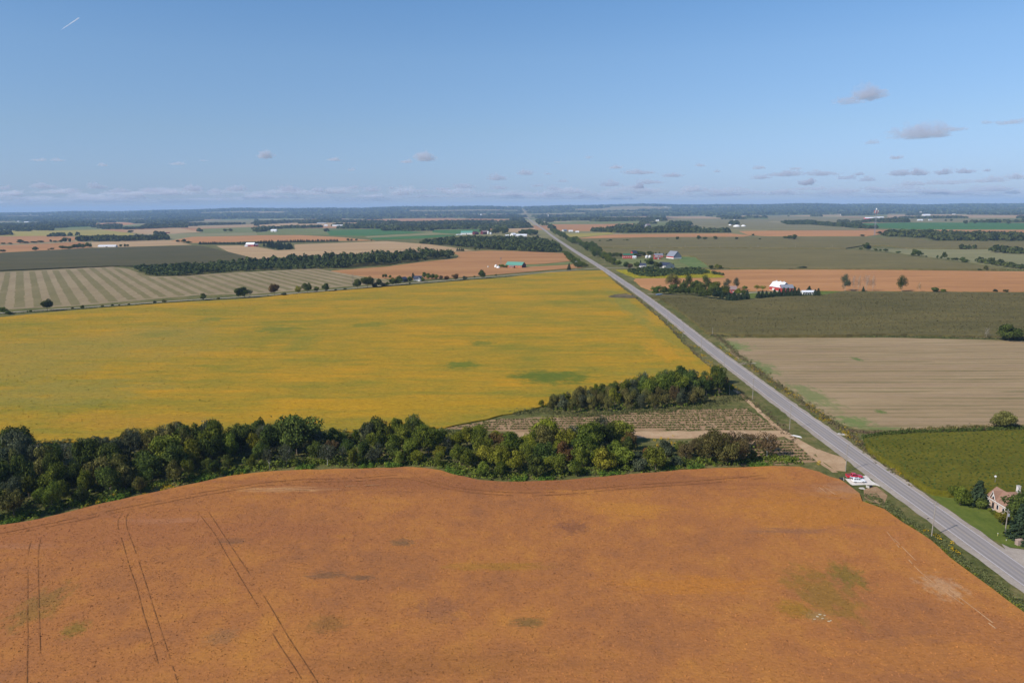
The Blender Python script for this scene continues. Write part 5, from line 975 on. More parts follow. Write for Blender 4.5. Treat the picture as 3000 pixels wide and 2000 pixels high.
def gable(name, label, x, y, Lp, Wm, eave, ridge, rot, wall, roof, cat='barn', Lm=None, nwin=0, doors=(), winside=-1, over=.4, vents=0, group=None, gable_mat=None, base=None, winmat=None):
    """gable building: ridge along local X, length L; the -Y long wall faces the viewer when rot = 0"""
    p = P(x, y); L = Lm or Lp * mpp(p); r = empty(name, (p.x, p.y, 0), rot); tag(r, label, cat, group)
    a, b = L / 2, Wm / 2
    mb = MB(); mb.add([(-a, -b, 0), (a, -b, 0), (a, b, 0), (-a, b, 0), (-a, -b, eave), (a, -b, eave), (a, b, eave), (-a, b, eave)], [(0, 1, 5, 4), (2, 3, 7, 6)])
    mb.build('wall', wall, r)
    for s in (-1, 1):
        g = MB(); g.add([(s * a, -b, 0), (s * a, b, 0), (s * a, b, eave), (s * a, 0, ridge), (s * a, -b, eave)], [(0, 1, 2, 3, 4)]); g.build('gable_wall', gable_mat or wall, r)
    for s in (-1, 1):
        dz = (ridge - eave) / b; o = over; th_ = .22
        q = MB(); X = a + o
        q.add([(-X, s * (b + o), eave - dz * o + .02), (X, s * (b + o), eave - dz * o + .02), (X, 0, ridge + .05), (-X, 0, ridge + .05),
               (-X, s * (b + o), eave - dz * o + .02 + th_), (X, s * (b + o), eave - dz * o + .02 + th_), (X, 0, ridge + .05 + th_), (-X, 0, ridge + .05 + th_)],
              [(0, 3, 2, 1), (4, 5, 6, 7), (0, 1, 5, 4), (1, 2, 6, 5), (2, 3, 7, 6), (3, 0, 4, 7)])
        rf = q.build('roof', roof, r)
        if s < 0:
            for v in range(vents):
                xx = -a + L * (v + .5) / vents; MB().box(xx - .5, xx + .5, -.5, .5, ridge + .2, ridge + 1.0).add([(xx - .7, -.7, ridge + 1.0), (xx + .7, -.7, ridge + 1.0), (xx + .7, .7, ridge + 1.0), (xx - .7, .7, ridge + 1.0), (xx, 0, ridge + 1.5)], [(0, 1, 4), (1, 2, 4), (2, 3, 4), (3, 0, 4)]).build('roof_vent', R_WHITE, rf)
    for i in range(nwin):
        xx = -a + L * (i + .5) / nwin; ww = min(1.6, L / nwin * .4); z0 = eave * .42
        f = MB().box(xx - ww / 2 - .12, xx + ww / 2 + .12, winside * b - .07, winside * b + .07, z0 - .12, z0 + 1.32).build('window', DOORW, r)
        MB().box(xx - ww / 2, xx + ww / 2, winside * b - .09, winside * b + .09, z0, z0 + 1.2).build('pane', winmat or GLASS, f)
    for (side, off, dw, dh, mt) in doors:
        if side in ('l', 'r'):
            s = -1 if side == 'l' else 1; MB().box(s * a - .09, s * a + .09, off - dw / 2, off + dw / 2, .02, dh).build('door', mt, r)
        else:
            MB().box(off - dw / 2, off + dw / 2, -b - .09, -b + .09, .02, dh).build('door', mt, r)
    if base:
        MB().box(-a - .12, a + .12, -b - .12, b + .12, 0, base[0]).build('foundation', base[1], r)
    return r
def bin_(name, label, x, y, rp, hp, cat='grain bin', mat=None, group=None, dome=False):
    p = P(x, y); k = mpp(p); R_ = rp * k; H = hp * k; r = empty(name, (p.x, p.y, 0)); tag(r, label, cat, group)
    if dome:
        MB().lathe([(R_, 0)] + [(R_ * math.cos(t_ * math.pi / 16), H * math.sin(t_ * math.pi / 16)) for t_ in range(1, 8)] + [(.05, H)], 24).build('cover', mat or W_WHITE, r)
        MB().lathe([(R_ * 1.03, 0), (R_ * 1.03, H * .14), (R_ * .99, H * .14)], 24).build('rim', CONC, r)
    else:
        MB().lathe([(R_, 0), (R_, H * .68), (R_ * .98, H * .68)], 20).build('wall', mat or W_WHITE, r)
        MB().lathe([(R_ * 1.05, H * .68), (R_ * .12, H * .96), (R_ * .12, H), (.02, H)], 20).build('roof', R_WHITE, r)
        MB().box(-.5, .5, -R_ - .06, -R_ + .1, .3, 2.2).build('door', DOORD, r)
    return r
# red barn with the white roof
bb = gable('bank_barn', 'red barn with bright white metal roof behind the spruces', 2285, 852, 0, 15, 5.4, 10.8, math.radians(-70), W_RED, R_WHITE, Lm=20, nwin=0, doors=[('f', -3, 4, 3.4, DOORW), ('r', 2, 3.2, 3, DOORW)], vents=3, gable_mat=W_RED, base=(1.0, CONC))
MB().add([(10.06, -6.9, 5.7), (10.06, 6.9, 5.7), (10.06, 0, 10.6)], [(0, 1, 2)]).build('gable_cladding', W_GREY, bb)
gable('lean_barn', 'lower red shed with grey-white roof joined to the right of the white-roofed barn', 2303, 855, 0, 10, 5.2, 8.6, math.radians(-2), W_RED, R_GREY, Lm=14, nwin=4, doors=[('r', 0, 3, 3, DOORW)])
gable('machine_shed', 'long low white shed behind the small spruces', 2368, 862, 40, 8, 3.0, 4.4, 0, W_WHITE, R_WHITE, cat='shed', nwin=5, doors=[('r', 0, 3, 2.6, DOORD)])
b_ = bin_('silo', 'grey concrete silo behind the white barn roof', 2264, 849, 5, 26, 'silo', CONC)
gable('farmhouse', 'red farmhouse with grey-violet roof deep in its grove', 2147, 858, 0, 8, 4.6, 8, math.radians(-12), W_RED, R_RUST, cat='house', Lm=8, nwin=2, doors=[('f', 0, 1.1, 2.2, DOORW)])
# red farm
gable('red_barn', 'long red barn with dark green roof and white windows', 1840, 756.5, 31, 12, 6.2, 9.4, math.radians(-2), W_RED, R_GREEN, nwin=5, doors=[('l', 0, 3.5, 3.5, DOORW)], winmat=DOORW)
gable('red_house', 'red farmhouse with dark roof behind the long red barn', 1857, 752, 0, 10, 7, 12.5, math.radians(30), W_RED, R_DARK, cat='house', Lm=12, nwin=3, doors=[('f', 0, 1.2, 2.2, DOORW)])
gable('white_porch_house', 'small white annex at the end of the long red barn', 1858, 757, 0, 7, 3.4, 5, 0, W_WHITE, R_WHITE, cat='shed', Lm=7, nwin=2)
bin_('grain_bin', 'white grain bin behind the farm, left of two', 1894.4, 755.5, 4.1, 8.2); bin_('grain_bin', 'white grain bin behind the farm, right of two', 1903.7, 755.5, 4.1, 8.2)
gable('red_shed', 'red shed with light grey roof right of the grain bins', 1929, 753, 25, 11, 4.4, 7, math.radians(-3), W_RED, R_GREY, nwin=4, doors=[('f', -5, 3, 3, DOORW)], winmat=DOORW)
gable('red_shed', 'small red shed with white door in front of the grey-roofed one', 1925, 759, 0, 8, 3.6, 5.6, math.radians(8), W_RED, R_RUST, cat='shed', Lm=12, doors=[('f', 1, 2.5, 2.6, DOORW)])
gable('grey_barn', 'big grey metal barn with wide gable and red side', 1974, 757, 0, 19, 5, 14.5, math.radians(-66), W_RED, R_GREY, Lm=24, doors=[], gable_mat=W_GREY, base=(2.2, W_WHITE))
gable('riding_hall', 'large pale shed with dark blue roof by the farm lane', 1949, 784, 0, 19, 4.2, 9.0, math.radians(-60), W_CREAM, R_DARK, cat='shed', Lm=24, doors=[('r', -3, 3.4, 3.2, DOORW), ('r', 3.5, 1.2, 2.2, DOORD)], nwin=4)
gable('blue_roof_house', 'white house with slate-blue roof beside the oak', 1883, 783, 0, 8, 3.6, 7, math.radians(-25), W_WHITE, R_DARK, cat='house', Lm=11, nwin=3, doors=[('f', -1, 1.1, 2.2, DOORD)])
# green roofed barn in the orange field
gable('green_roof_barn', 'barn with pale green roof and maroon end wall in the orange field', 1511, 783.5, 0, 16, 4.6, 9.6, math.radians(-28), W_BRICK, R_TEAL, Lm=32, nwin=6, doors=[('r', 0, 4, 3.8, W_MAROON)], gable_mat=W_MAROON)
gable('brick_annex', 'low orange brick annex in front of the green-roofed barn', 1500, 785.5, 0, 6, 2.8, 4.2, math.radians(-28), W_BRICK, R_RUST, cat='shed', Lm=9, nwin=2)
bin_('silage_dome', 'white rounded plastic-covered dome left of the green-roofed barn', 1453, 783.5, 5, 9, 'storage dome', W_WHITE, dome=True)
bin_('silage_dome', 'second, lower white dome beside the green-roofed barn', 1460, 785.5, 6, 6.5, 'storage dome', W_WHITE, dome=True)
bin_('silage_dome', 'small pale dome standing apart in the orange field', 1430, 783, 3.2, 4, 'storage dome', CONC, dome=True)
row_of((1464, 783), (1484, 785), 5, 8, 8, 'round', 'green', 'small tree between the dome and the green-roofed barn', 'small trees by the green-roofed barn')
# windmill
p = P(1467.5, 780); k = mpp(p); r = tag(empty('windmill', p), 'thin farm windmill above the white domes', 'windmill')
mb = MB()
for a_ in range(4): mb.tube((1.2 * math.cos(a_ * 1.57), 1.2 * math.sin(a_ * 1.57), 0), (.15 * math.cos(a_ * 1.57), .15 * math.sin(a_ * 1.57), 14), .09, .06, 5)
mb.build('tower', R_RUST, r); mb = MB()
for a_ in range(12): c_, s_ = math.cos(a_ * math.pi / 6), math.sin(a_ * math.pi / 6); mb.add([(.2 * c_, -.4, 14 + .2 * s_), (1.6 * c_ - .3 * s_, -.5, 14 + 1.6 * s_ + .3 * c_), (1.6 * c_ + .3 * s_, -.3, 14 + 1.6 * s_ - .3 * c_)], [(0, 1, 2)])
mb.build('wheel', R_RUST, r)
# white sheds near junction and houses on the gravel road
gable('drive_shed', 'dark blue metal shed with white door on the gravel road', 1180, 825, 0, 10, 4, 6.4, math.radians(68), W_DKBLUE, R_DARK, cat='shed', Lm=13, doors=[('l', 0, 3.6, 3.2, W_GREY), ('l', 3.2, 1.1, 2.2, DOORW)])
gable('road_house', 'grey house with gables on the gravel road', 1225, 822, 0, 8, 3.2, 6.8, math.radians(-10), W_GREY, R_DARK, cat='house', Lm=11, nwin=3, doors=[('f', 0, 1.1, 2.2, DOORW)])
gable('road_house', 'front gable wing of the grey house on the gravel road', 1229, 823.5, 0, 5, 3.4, 6.6, math.radians(82), W_GREY, R_DARK, cat='house', Lm=6, doors=[('l', 0, 2.4, 2.4, DOORW)])
# poultry barns and far farms (x, y, length px, width m, eave, ridge, rot deg, wall, roof, label)
FARMS = [(316, 724, 51, 13, 3.4, 6.2, 1, W_WHITE, R_WHITE, 'very long white poultry barn behind the dark green corn'),
 (735, 722, 26, 13, 6, 11, -8, W_RED, R_WHITE, 'barn with white roof and red walls at left centre'),
 (752, 722, 9, 8, 5, 8, 20, W_RED, R_GREY, 'small red shed right of the white-roofed barn'),
 (722, 723, 8, 6, 3, 4.5, 0, W_WHITE, R_WHITE, 'little white shed left of the white-roofed barn'),
 (1368, 687, 34, 26, 7, 14, -4, W_WHITE, R_TEAL, 'dairy barn with teal roof and white front'),
 (1392, 687, 16, 20, 6, 12, 50, W_MAROON, R_MAROON, 'dark red barn joined to the teal-roofed dairy barn'),
 (1420, 686, 20, 20, 8, 15, 35, W_MAROON, R_RUST, 'barn with brown-grey roof at the dairy farm'),
 (1345, 688.5, 18, 8, 2, 3, 0, W_WHITE, R_WHITE, 'low white bunker beside the teal-roofed barn'),
 (1504, 693, 13, 16, 8, 13, 40, W_WHITE, R_WHITE, 'white barn left of the long white barn by the highway'),
 (1528, 693, 31, 18, 5, 9, -2, W_WHITE, R_WHITE, 'long white barn left of the highway'),
 (1486, 692, 11, 10, 3, 5, 0, W_WHITE, R_WHITE, 'small white shed leftmost of the white barns by the highway'),
 (1129, 657, 40, 20, 6, 11, -1, W_WHITE, R_WHITE, 'long white barn in the distance left of centre'),
 (1096, 656, 14, 16, 7, 12, 20, W_CREAM, R_GREY, 'grey-roofed barn beside the distant long white one'),
 (989, 663, 30, 16, 5, 9, -1, W_WHITE, R_WHITE, 'long pale barn in the distance left of centre, nearer one'),
 (955, 663, 9, 14, 5, 10, 10, W_WHITE, R_WHITE, 'small white barn left of the pale long one'),
 (803, 679, 17, 16, 7, 12, -2, W_WHITE, R_WHITE, 'white barn among fields at left centre'),
 (942, 655, 26, 16, 5, 9, 0, W_CREAM, R_GREY, 'grey barn right of the distant farm trees'),
 (893, 650, 8, 12, 7, 12, 10, W_WHITE, R_WHITE, 'white building showing over the distant farm trees'),
 (1672, 679, 12, 12, 4, 7, 0, W_WHITE, R_WHITE, 'white shed right of the highway, second of the row'),
 (1654, 678, 13, 14, 5, 9, 30, W_CREAM, R_GREY, 'grey-roofed shed right of the highway, first of the row'),
 (1691, 681, 10, 10, 3, 6, 0, W_WHITE, R_WHITE, 'pale shed right of the highway, last of the row'),
 (1898, 664, 15, 18, 8, 15, 35, W_GREY, R_RUST, 'brown-roofed barn beside farm trees right of the highway'),
 (1926, 648, 9, 18, 6, 10, 0, W_WHITE, R_WHITE, 'white shed under the small rectangular wood'),
 (2547, 642, 29, 26, 8, 15, 0, pr('pink_wall', 210, 110, 110), R_WHITE, 'long barn with white roof and pink-red wall at the tower'),
 (2575, 640, 26, 22, 7, 13, 0, W_WHITE, R_WHITE, 'long white barn behind the rounded wood'),
 (2476, 631, 26, 26, 8, 14, 0, W_WHITE, R_WHITE, 'long white barn near the horizon at right'),
 (2695, 646.5, 14, 18, 5, 9, 0, W_WHITE, R_WHITE, 'white barn right of the rounded wood'), (2725, 646, 9, 14, 5, 9, 0, W_WHITE, R_GREY, 'small pale barn right of the rounded wood, second one'),
 (2713, 633, 22, 26, 10, 18, 0, W_WHITE, R_WHITE, 'white farm complex near the horizon at right'), (2697, 628, 6, 16, 24, 30, 0, CONC, CONC, 'pale tower-like building of the far white farm'),
 (2314, 615, 11, 30, 10, 18, 0, W_WHITE, R_WHITE, 'white barn near the horizon right of centre'), (2360, 618, 26, 24, 8, 13, 0, W_CREAM, R_GREY, 'grey farm roofs near the horizon right of centre'),
 (2253, 626, 7, 20, 8, 12, 0, W_WHITE, R_WHITE, 'tiny white barn on the far striped field'),
 (70, 643, 40, 40, 10, 16, 1, W_WHITE, R_WHITE, 'group of long white barns near the horizon at the far left'), (78, 652, 14, 16, 7, 11, 0, W_CREAM, R_WHITE, 'pale barn among trees at the far left'), (54, 651, 5, 12, 14, 17, 0, W_CREAM, R_GREY, 'pale silo-like building at the far left'),
 (84, 674, 18, 12, 5, 8, 0, W_CREAM, R_GREY, 'grey-roofed farm building among trees at far left'), (18, 679, 14, 10, 3, 5, 0, W_CREAM, R_GREY, 'low grey building at the left edge'),
 (337, 632, 14, 24, 8, 12, 0, W_WHITE, R_WHITE, 'white building near the horizon at left'), (380, 642, 8, 18, 6, 10, 0, W_WHITE, R_WHITE, 'small white building in the far trees at left'),
 (491, 683.5, 12, 8, 3, 5, -5, pr('rust_red', 150, 80, 64), R_MAROON, 'red-brown shed on the tan field at left'),
 (664, 636, 12, 22, 7, 12, 0, W_WHITE, R_WHITE, 'far white farm building at left centre'), (930, 625, 18, 26, 8, 13, 0, W_WHITE, R_WHITE, 'far white barn row left of centre'), (960, 634, 6, 16, 8, 12, 0, W_WHITE, R_WHITE, 'tiny white barn left of centre'), (3, 678, 8, 10, 3, 5, 0, W_CREAM, R_GREY, 'little grey shed cut by the left edge'),
 (1229, 630, 14, 30, 8, 14, 0, W_WHITE, R_WHITE, 'white barn near the horizon left of the highway'), (1205, 631, 14, 26, 7, 11, 0, W_WHITE, R_WHITE, 'pale barn near the horizon left of the highway, beside the other'), (1607, 640, 8, 16, 6, 9, 0, W_WHITE, R_WHITE, 'small white shed right of the far highway'), (1495, 633, 12, 20, 6, 10, 0, W_WHITE, R_WHITE, 'white shed left of the far highway'), (1385, 641, 6, 16, 8, 12, 0, W_CREAM, R_WHITE, 'little pale barn of the far grain farm')]
for (x, y, L, W_, e, rg, rot, wl, rf, lb) in FARMS:
    gable('farm_building', lb, x, y, L, W_, e, rg, math.radians(rot), wl, rf, cat='barn', nwin=(max(2, int(L / 6)) if L > 24 and y > 650 else 0), doors=[('f', 0, min(4, L * .2), min(3.2, e * .7), DOORD)] if y > 640 else [], vents=(6 if 'teal roof and' in lb else 0), group='farm buildings scattered over the plain')
for x, y, rp, hp, lb in [(2158, 665, 10.5, 6.5, 'largest white storage dome at right'), (2178, 664, 7.5, 5.5, 'right white storage dome'), (2139, 661, 5, 4, 'left small white storage dome')]: bin_('storage_dome', lb, x, y, rp, hp, 'storage dome', W_WHITE, dome=True)
for x, y, rp, hp, lb in [(1402, 636, 2.2, 7, 'pale grain silo of the far grain farm, left'), (1409, 636, 2.6, 10, 'tallest pale grain silo of the far grain farm'), (1416, 636, 2.2, 6, 'pale grain silo of the far grain farm, right'), (1430, 686, 3, 9, 'pale silo by the dairy barns'), (1438, 687, 3, 7, 'second pale silo by the dairy barns'), (1606, 637, 1.1, 10, 'thin white silo right of the far highway'), (2151, 650, 1.2, 8, 'dark silo above the white domes'), (970, 632, 1.6, 8, 'far white silo left of centre')]: bin_('silo', lb, x, y, rp, hp, 'silo', group='far silos')
# the small town at the horizon left of the highway
tw = random.Random(3)
zone = [('left of centre', 1020, 1200), ('just left of the highway', 1200, 1500), ('right of centre', 1900, 2100), ('at the right', 2550, 2990), ('at the left', 500, 900), ('right of the highway end', 1560, 1900)]
for zn, xa, xb in zone:
    for i in range({'left of centre': 14, 'just left of the highway': 22, 'right of centre': 16, 'at the right': 12, 'at the left': 7, 'right of the highway end': 6}[zn]):
        x = tw.uniform(xa, xb); y = tw.uniform(616, 629) if x > 900 else tw.uniform(624, 634)
        p = P(x, y); L = tw.uniform(4, 13) * mpp(p); hh = tw.uniform(6, 13)
        tall = zn == 'just left of the highway' and i in (3, 9)
        r = tag(empty('town_building', (p.x, p.y, hill(p.x, p.y))), f"tiny {'tall ' if tall else ''}white building near the horizon {zn}", 'building', f'tiny white buildings near the horizon {zn}')
        if tall: L = 3.6 * mpp(p); hh = 46
        MB().box(-L / 2, L / 2, -9, 9, -20 if p.y > 8600 else 0, hh).build('wall', W_WHITE if tw.random() < .7 else W_CREAM, r)
        MB().box(-L / 2 - .5, L / 2 + .5, -9.5, 9.5, hh, hh + 1.2).build('roof', tw.choice([R_WHITE, R_GREY, R_WHITE]), r)
# ------------------------------------------------------------------ wind turbines, tower, water tower
def turbine(x, y, hub, label, ph):
    p = P(x, y); z0 = hill(p.x, p.y); r = tag(empty('wind_turbine', (p.x, p.y, z0)), label, 'wind turbine', 'wind turbines on the horizon')
    MB().tube((0, 0, -20), (0, 0, hub), 3.4, 2.0, 10).build('tower', W_WHITE, r)
    MB().box(-2.2, 2.2, -3.5, 6, hub - 1.5, hub + 3).build('nacelle', W_WHITE, r)
    for b in range(3):
        a_ = ph + b * 2 * math.pi / 3; d = Vector((math.cos(a_), 0, math.sin(a_))); q = Vector((-d.z, 0, d.x)); c = Vector((0, -4.5, hub + 1)); Lb = hub * .52
        pts = [c + q * 1.2, c + d * Lb * .25 + q * 2.6, c + d * Lb, c + d * Lb * .25 - q * 1.6, c - q * 1.2]
        m_ = MB(); m_.add([tuple(v) for v in pts] + [tuple(v + Vector((0, .8, 0))) for v in pts], [(0, 1, 2, 3, 4), (9, 8, 7, 6, 5)] + [(i, i + 5, (i + 1) % 5 + 5, (i + 1) % 5) for i in range(5)]); m_.build('blade', W_WHITE, r)
ts = [(1742, 612), (1752, 612), (1782, 611.5), (1793, 611.5), (1835, 611), (1669, 609), (1205, 615), (1236, 616), (1245, 616), (1304, 615), (1321, 614), (1043, 617)]
for i, (x, y) in enumerate(ts):
    y = max(y, 614 + (1500 - x) * 26 / 3000 * .9); turbine(x, y, 84 if x > 1500 else 78, f"white wind turbine on the horizon, {ordw[sorted(q[0] for q in ts).index(x)]} counting from the left", random.random() * 2)
p = P(2562, 690); r = tag(empty('radio_tower', p), 'tall lattice tower with a red and white antenna ring near the horizon at right', 'tower'); k = mpp(p); H_ = 78 * k
mb = MB(); s_ = 1.6
for a_, b_2 in ((-1, -1), (1, -1), (1, 1), (-1, 1)): mb.tube((a_ * s_, b_2 * s_, 0), (a_ * s_, b_2 * s_, H_ * .93), .22, n=5)
n_ = 34
for i in range(n_):
    z0, z1 = H_ * .93 * i / n_, H_ * .93 * (i + 1) / n_
    for q in (-1, 1): mb.tube((-s_, q * s_, z0), (s_, q * s_, z1), .12, n=4); mb.tube((q * s_, -s_, z0), (q * s_, s_, z1), .12, n=4)
mb.build('mast', R_GREY, r)
MB().lathe([(6.5, H_ * .86), (6.5, H_ * .875), (.5, H_ * .875)], 16).build('platform', R_GREY, r)
MB().lathe([(.6, H_ * .93), (2.4, H_ * .95), (2.4, H_ * .99), (.1, H_ * 1.01)], 12).build('beacon', W_WHITE, r)
M_antr = pr('antenna_red', 190, 60, 60)
for i in range(10):
    a_ = i * .628; MB().tube((6.8 * math.cos(a_), 6.8 * math.sin(a_), H_ * .82), (6.8 * math.cos(a_), 6.8 * math.sin(a_), H_ * .93), .55, n=6).build('antenna', M_antr if i % 2 else W_WHITE, r)
MB().tube((-9, 0, H_ * .12 + 34), (9, 0, H_ * .12 + 34), .3, n=5).build('crossbar', W_WHITE, r)
p = P(2380, 612); r = tag(empty('water_tower', (p.x, p.y, hill(p.x, p.y))), 'white water tower near the horizon right of centre', 'water tower'); MB().tube((0, 0, -10), (0, 0, 45), 4, 3, 10).build('column', W_WHITE, r); MB().lathe([(3, 42), (13, 50), (13, 58), (4, 64), (.1, 65)], 18).build('tank', W_WHITE, r)
# ------------------------------------------------------------------ utility poles
POLEW = plain('pole_wood', alb(160, 150, 138), 0.9, var=.2, sc=2, stretch=(3, 3, .3)); INSUL = plain('insulator', (.25, .26, .28), .4)
def pole(x, y, hp, label, group, arm=1.6, lean=0.0, name='utility_pole', r0=.165, trans=False):
    p = P(x, y); H = hp * mpp(p); r = tag(empty(name, p), label, 'pole', group); r.rotation_euler = (0, lean, 0)
    MB().tube((0, 0, -.3), (0, 0, H), r0, r0 * .62, 8).build('post', POLEW, r)
    if arm:
        MB().box(-arm / 2, arm / 2, -.07, .07, H - .75, H - .6).build('crossarm', POLEW, r)
        for q in (-.45, .45, 0): MB().lathe([(.06, 0), (.09, .1), (.04, .24)], 8, (q * arm, 0, H - .6 if q else H)).build('insulator', INSUL, r)
    if trans: MB().lathe([(.3, 0), (.3, .8), (.1, .9)], 10, (.42, 0, H - 2.2)).build('transformer', W_GREY, r)
    return r
pl = [(2729, 1571, 107), (2477, 1380.6, 85), (2313, 1258, 74), (2204.5, 1170, 65), (2120.5, 1093, 59), (2054, 1029.5, 42), (2000.4, 986.3, 45), (1956.2, 947.5, 41), (1917.3, 911.4, 35), (1884.8, 886.8, 32), (1856.6, 863.3, 28), (1829.8, 844.6, 26), (1807, 827.6, 23), (1787, 812, 20), (1770, 799, 18), (1754, 788, 16)]
cardn = ['nearest', 'second', 'third', 'fourth', 'fifth', 'sixth', 'seventh', 'eighth', 'ninth', 'tenth', 'eleventh', 'twelfth', 'thirteenth', 'fourteenth', 'fifteenth', 'sixteenth']
for i, (x, y, h) in enumerate(pl): pole(x, y, h, f'grey wooden utility pole on the left verge of the highway, {cardn[i]} from the camera', 'utility poles along the highway', lean=.008 if i else .03)
for i, (x, y, h) in enumerate([(1720, 784, 17), (1742, 785, 16), (1702, 764, 14), (1688, 752, 13), (1674, 741, 12)]): pole(x, y, h, f'utility pole beyond the junction on the left verge, {cardn[i]} of them', 'utility poles beyond the junction')
for i, (x, y, h) in enumerate([(1789.7, 779, 17), (1770.5, 771, 15), (1748.4, 755, 20), (1700, 737, 14)]): pole(x, y, h, f'utility pole on the right verge of the highway, {cardn[i]} of them', 'utility poles on the right verge')
for i, (x, h) in enumerate([(1798, 6.5), (1903, 9), (2007, 9), (2108.5, 10), (2220, 10), (2329.7, 12), (2438, 10)]): pole(x, 727.5, h, f'pole in the line between the two corn fields, {ordw[i]} from the left', 'poles in the line between the corn fields', arm=2.2, r0=.3)
pole(2087.4, 984, 26, 'short wooden pole at the corner of corn and hay field', None, arm=0)
pole(2136.5, 1159, 33, 'weathered wooden pole at the right end of the grove', None, arm=0)
pole(2944, 1562, 74, 'utility pole with transformer in the yard of the stone house', None, lean=.02, arm=1.2, trans=True)
pole(2323, 1278, 4, 'short post in the grass by the third pole', None, arm=0, r0=.12, name='post')
YEL = pr('yellow_plastic', 206, 196, 110)
for x, y, h, lb in [(2922.7, 1569, 9, 'yellowish marker post on the lawn, leftmost'), (2959, 1573, 14, 'tall yellowish marker post right of the yard pole'), (2948, 1584, 5, 'short pale marker post on the lawn near the drive')]:
    p = P(x, y); r = tag(empty('marker_post', p), lb, 'post', 'marker posts on the lawn'); MB().box(-.08, .08, -.04, .04, 0, h * mpp(p)).build('post', YEL, r); MB().box(-.11, .11, -.06, .06, h * mpp(p) - .22, h * mpp(p)).build('reflector', W_WHITE, r)
p = P(2986.5, 1595); r = tag(empty('pallet_stack', p, math.radians(10)), 'stack of pale wooden pallets at the yard edge', 'pallets')
WOODP = pr('pallet_wood', 214, 186, 170, var=.2)
for i in range(7):
    z = i * .26
    MB().box(-1.15, 1.15, -.55 + .01 * i, -.47 + .01 * i, z, z + .12).box(-1.15, 1.15, .45, .53, z, z + .12).box(-1.15, 1.15, -.05, .05, z, z + .12).build('bearer', WOODP, r)
    for q in range(6): MB().box(-1.15 + q * .42, -.95 + q * .42, -.6, .6, z + .125, z + .16).build('plank', WOODP, r)
# ------------------------------------------------------------------ stone house
STONE = field_mat('pink_stone', [alb(190, 158, 140), alb(214, 184, 164), alb(228, 202, 184)], big=1.2, mid=3.5, fine=5, fine_amt=.18, bump=.03)
ROOFM = plain('brown_shingles', alb(158, 122, 102), .85, var=.14, sc=3, stretch=(.4, .4, 2.5)); TRIM = pr('white_trim', 238, 232, 226)
hx, hy = 160.6, 222.6
r = tag(empty('stone_house', (hx, hy, 0), math.radians(-90 - 2)), 'pink stone house with brown roof and pointed front gable', 'house')
# local x runs along the front from the far end (+) ; local -y faces the highway
def hb(name, mb, mat, par=None): return mb.build(name, mat, par or r)
HLn, HWd, EV, RG = 10.0, 6.0, 3.6, 6.3
a, b = HLn / 2, HWd
r.rotation_euler = (0, 0, math.radians(-90)); r.location = (160.4, 227.4, 0)
m_ = MB().add([(-a, 0, 0), (a, 0, 0), (a, b, 0), (-a, b, 0), (-a, 0, EV), (a, 0, EV), (a, b, EV), (-a, b, EV), (-a, b / 2, RG), (a, b / 2, RG)], [(0, 1, 5, 4), (2, 3, 7, 6), (1, 2, 6, 9, 5), (3, 0, 4, 8, 7)]); hb('wall', m_, STONE)
dz = (RG - EV) / (b / 2)
for s in (-1, 1):
    y0 = b / 2 + s * (b / 2 + .45); z0 = EV - .45 * dz; X = a + .35
    rf = hb('roof', MB().add([(-X, y0, z0), (X, y0, z0), (X, b / 2, RG + .05), (-X, b / 2, RG + .05), (-X, y0, z0 + .2), (X, y0, z0 + .2), (X, b / 2, RG + .25), (-X, b / 2, RG + .25)], [(0, 3, 2, 1), (4, 5, 6, 7), (0, 1, 5, 4), (1, 2, 6, 5), (2, 3, 7, 6), (3, 0, 4, 7)]), ROOFM)
    for c_i in range(9):
        f = (c_i + .5) / 9; yy = y0 + (b / 2 - y0) * f; zz = z0 + .2 + (RG + .05 - z0) * f
        hb('shingle_course', MB().box(-X, X, yy - .03, yy + .03, zz - .02, zz + .05), ROOFM, rf)
    hb('fascia', MB().box(-X, X, y0 - .05 if s < 0 else y0 - .02, y0 + .02 if s < 0 else y0 + .05, z0 - .12, z0 + .18), TRIM)
# rear wing towards the east, ridge along local y
wx0, wx1, wy1 = -4.6, 1.0, 13.5
hb('wing_wall', MB().add([(wx0, b, 0), (wx0, wy1, 0), (wx1, wy1, 0), (wx1, b, 0), (wx0, b, EV), (wx0, wy1, EV), (wx1, wy1, EV), (wx1, b, EV), ((wx0 + wx1) / 2, wy1, RG - .6)], [(0, 1, 5, 4), (3, 2, 6, 7), (1, 2, 6, 8, 5)]), STONE)
cx_ = (wx0 + wx1) / 2
for s in (-1, 1):
    x0 = cx_ + s * ((wx1 - wx0) / 2 + .4)
    hb('wing_roof', MB().add([(x0, b / 2 + .6, EV - .2), (x0, wy1 + .3, EV - .2), (cx_, wy1 + .3, RG - .5), (cx_, b / 2 + .6, RG - .5), (x0, b / 2 + .6, EV), (x0, wy1 + .3, EV), (cx_, wy1 + .3, RG - .3), (cx_, b / 2 + .6, RG - .3)], [(0, 3, 2, 1), (4, 5, 6, 7), (0, 1, 5, 4), (1, 2, 6, 5), (2, 3, 7, 6), (3, 0, 4, 7)]), ROOFM)
ch = hb('chimney', MB().box(cx_ - .45, cx_ + .45, 7.4, 8.3, RG - 1.5, RG + 1.7), pr('chimney_brick', 232, 224, 216)); hb('cap', MB().box(cx_ - .55, cx_ + .55, 7.3, 8.4, RG + 1.7, RG + 1.85), CONC, ch)
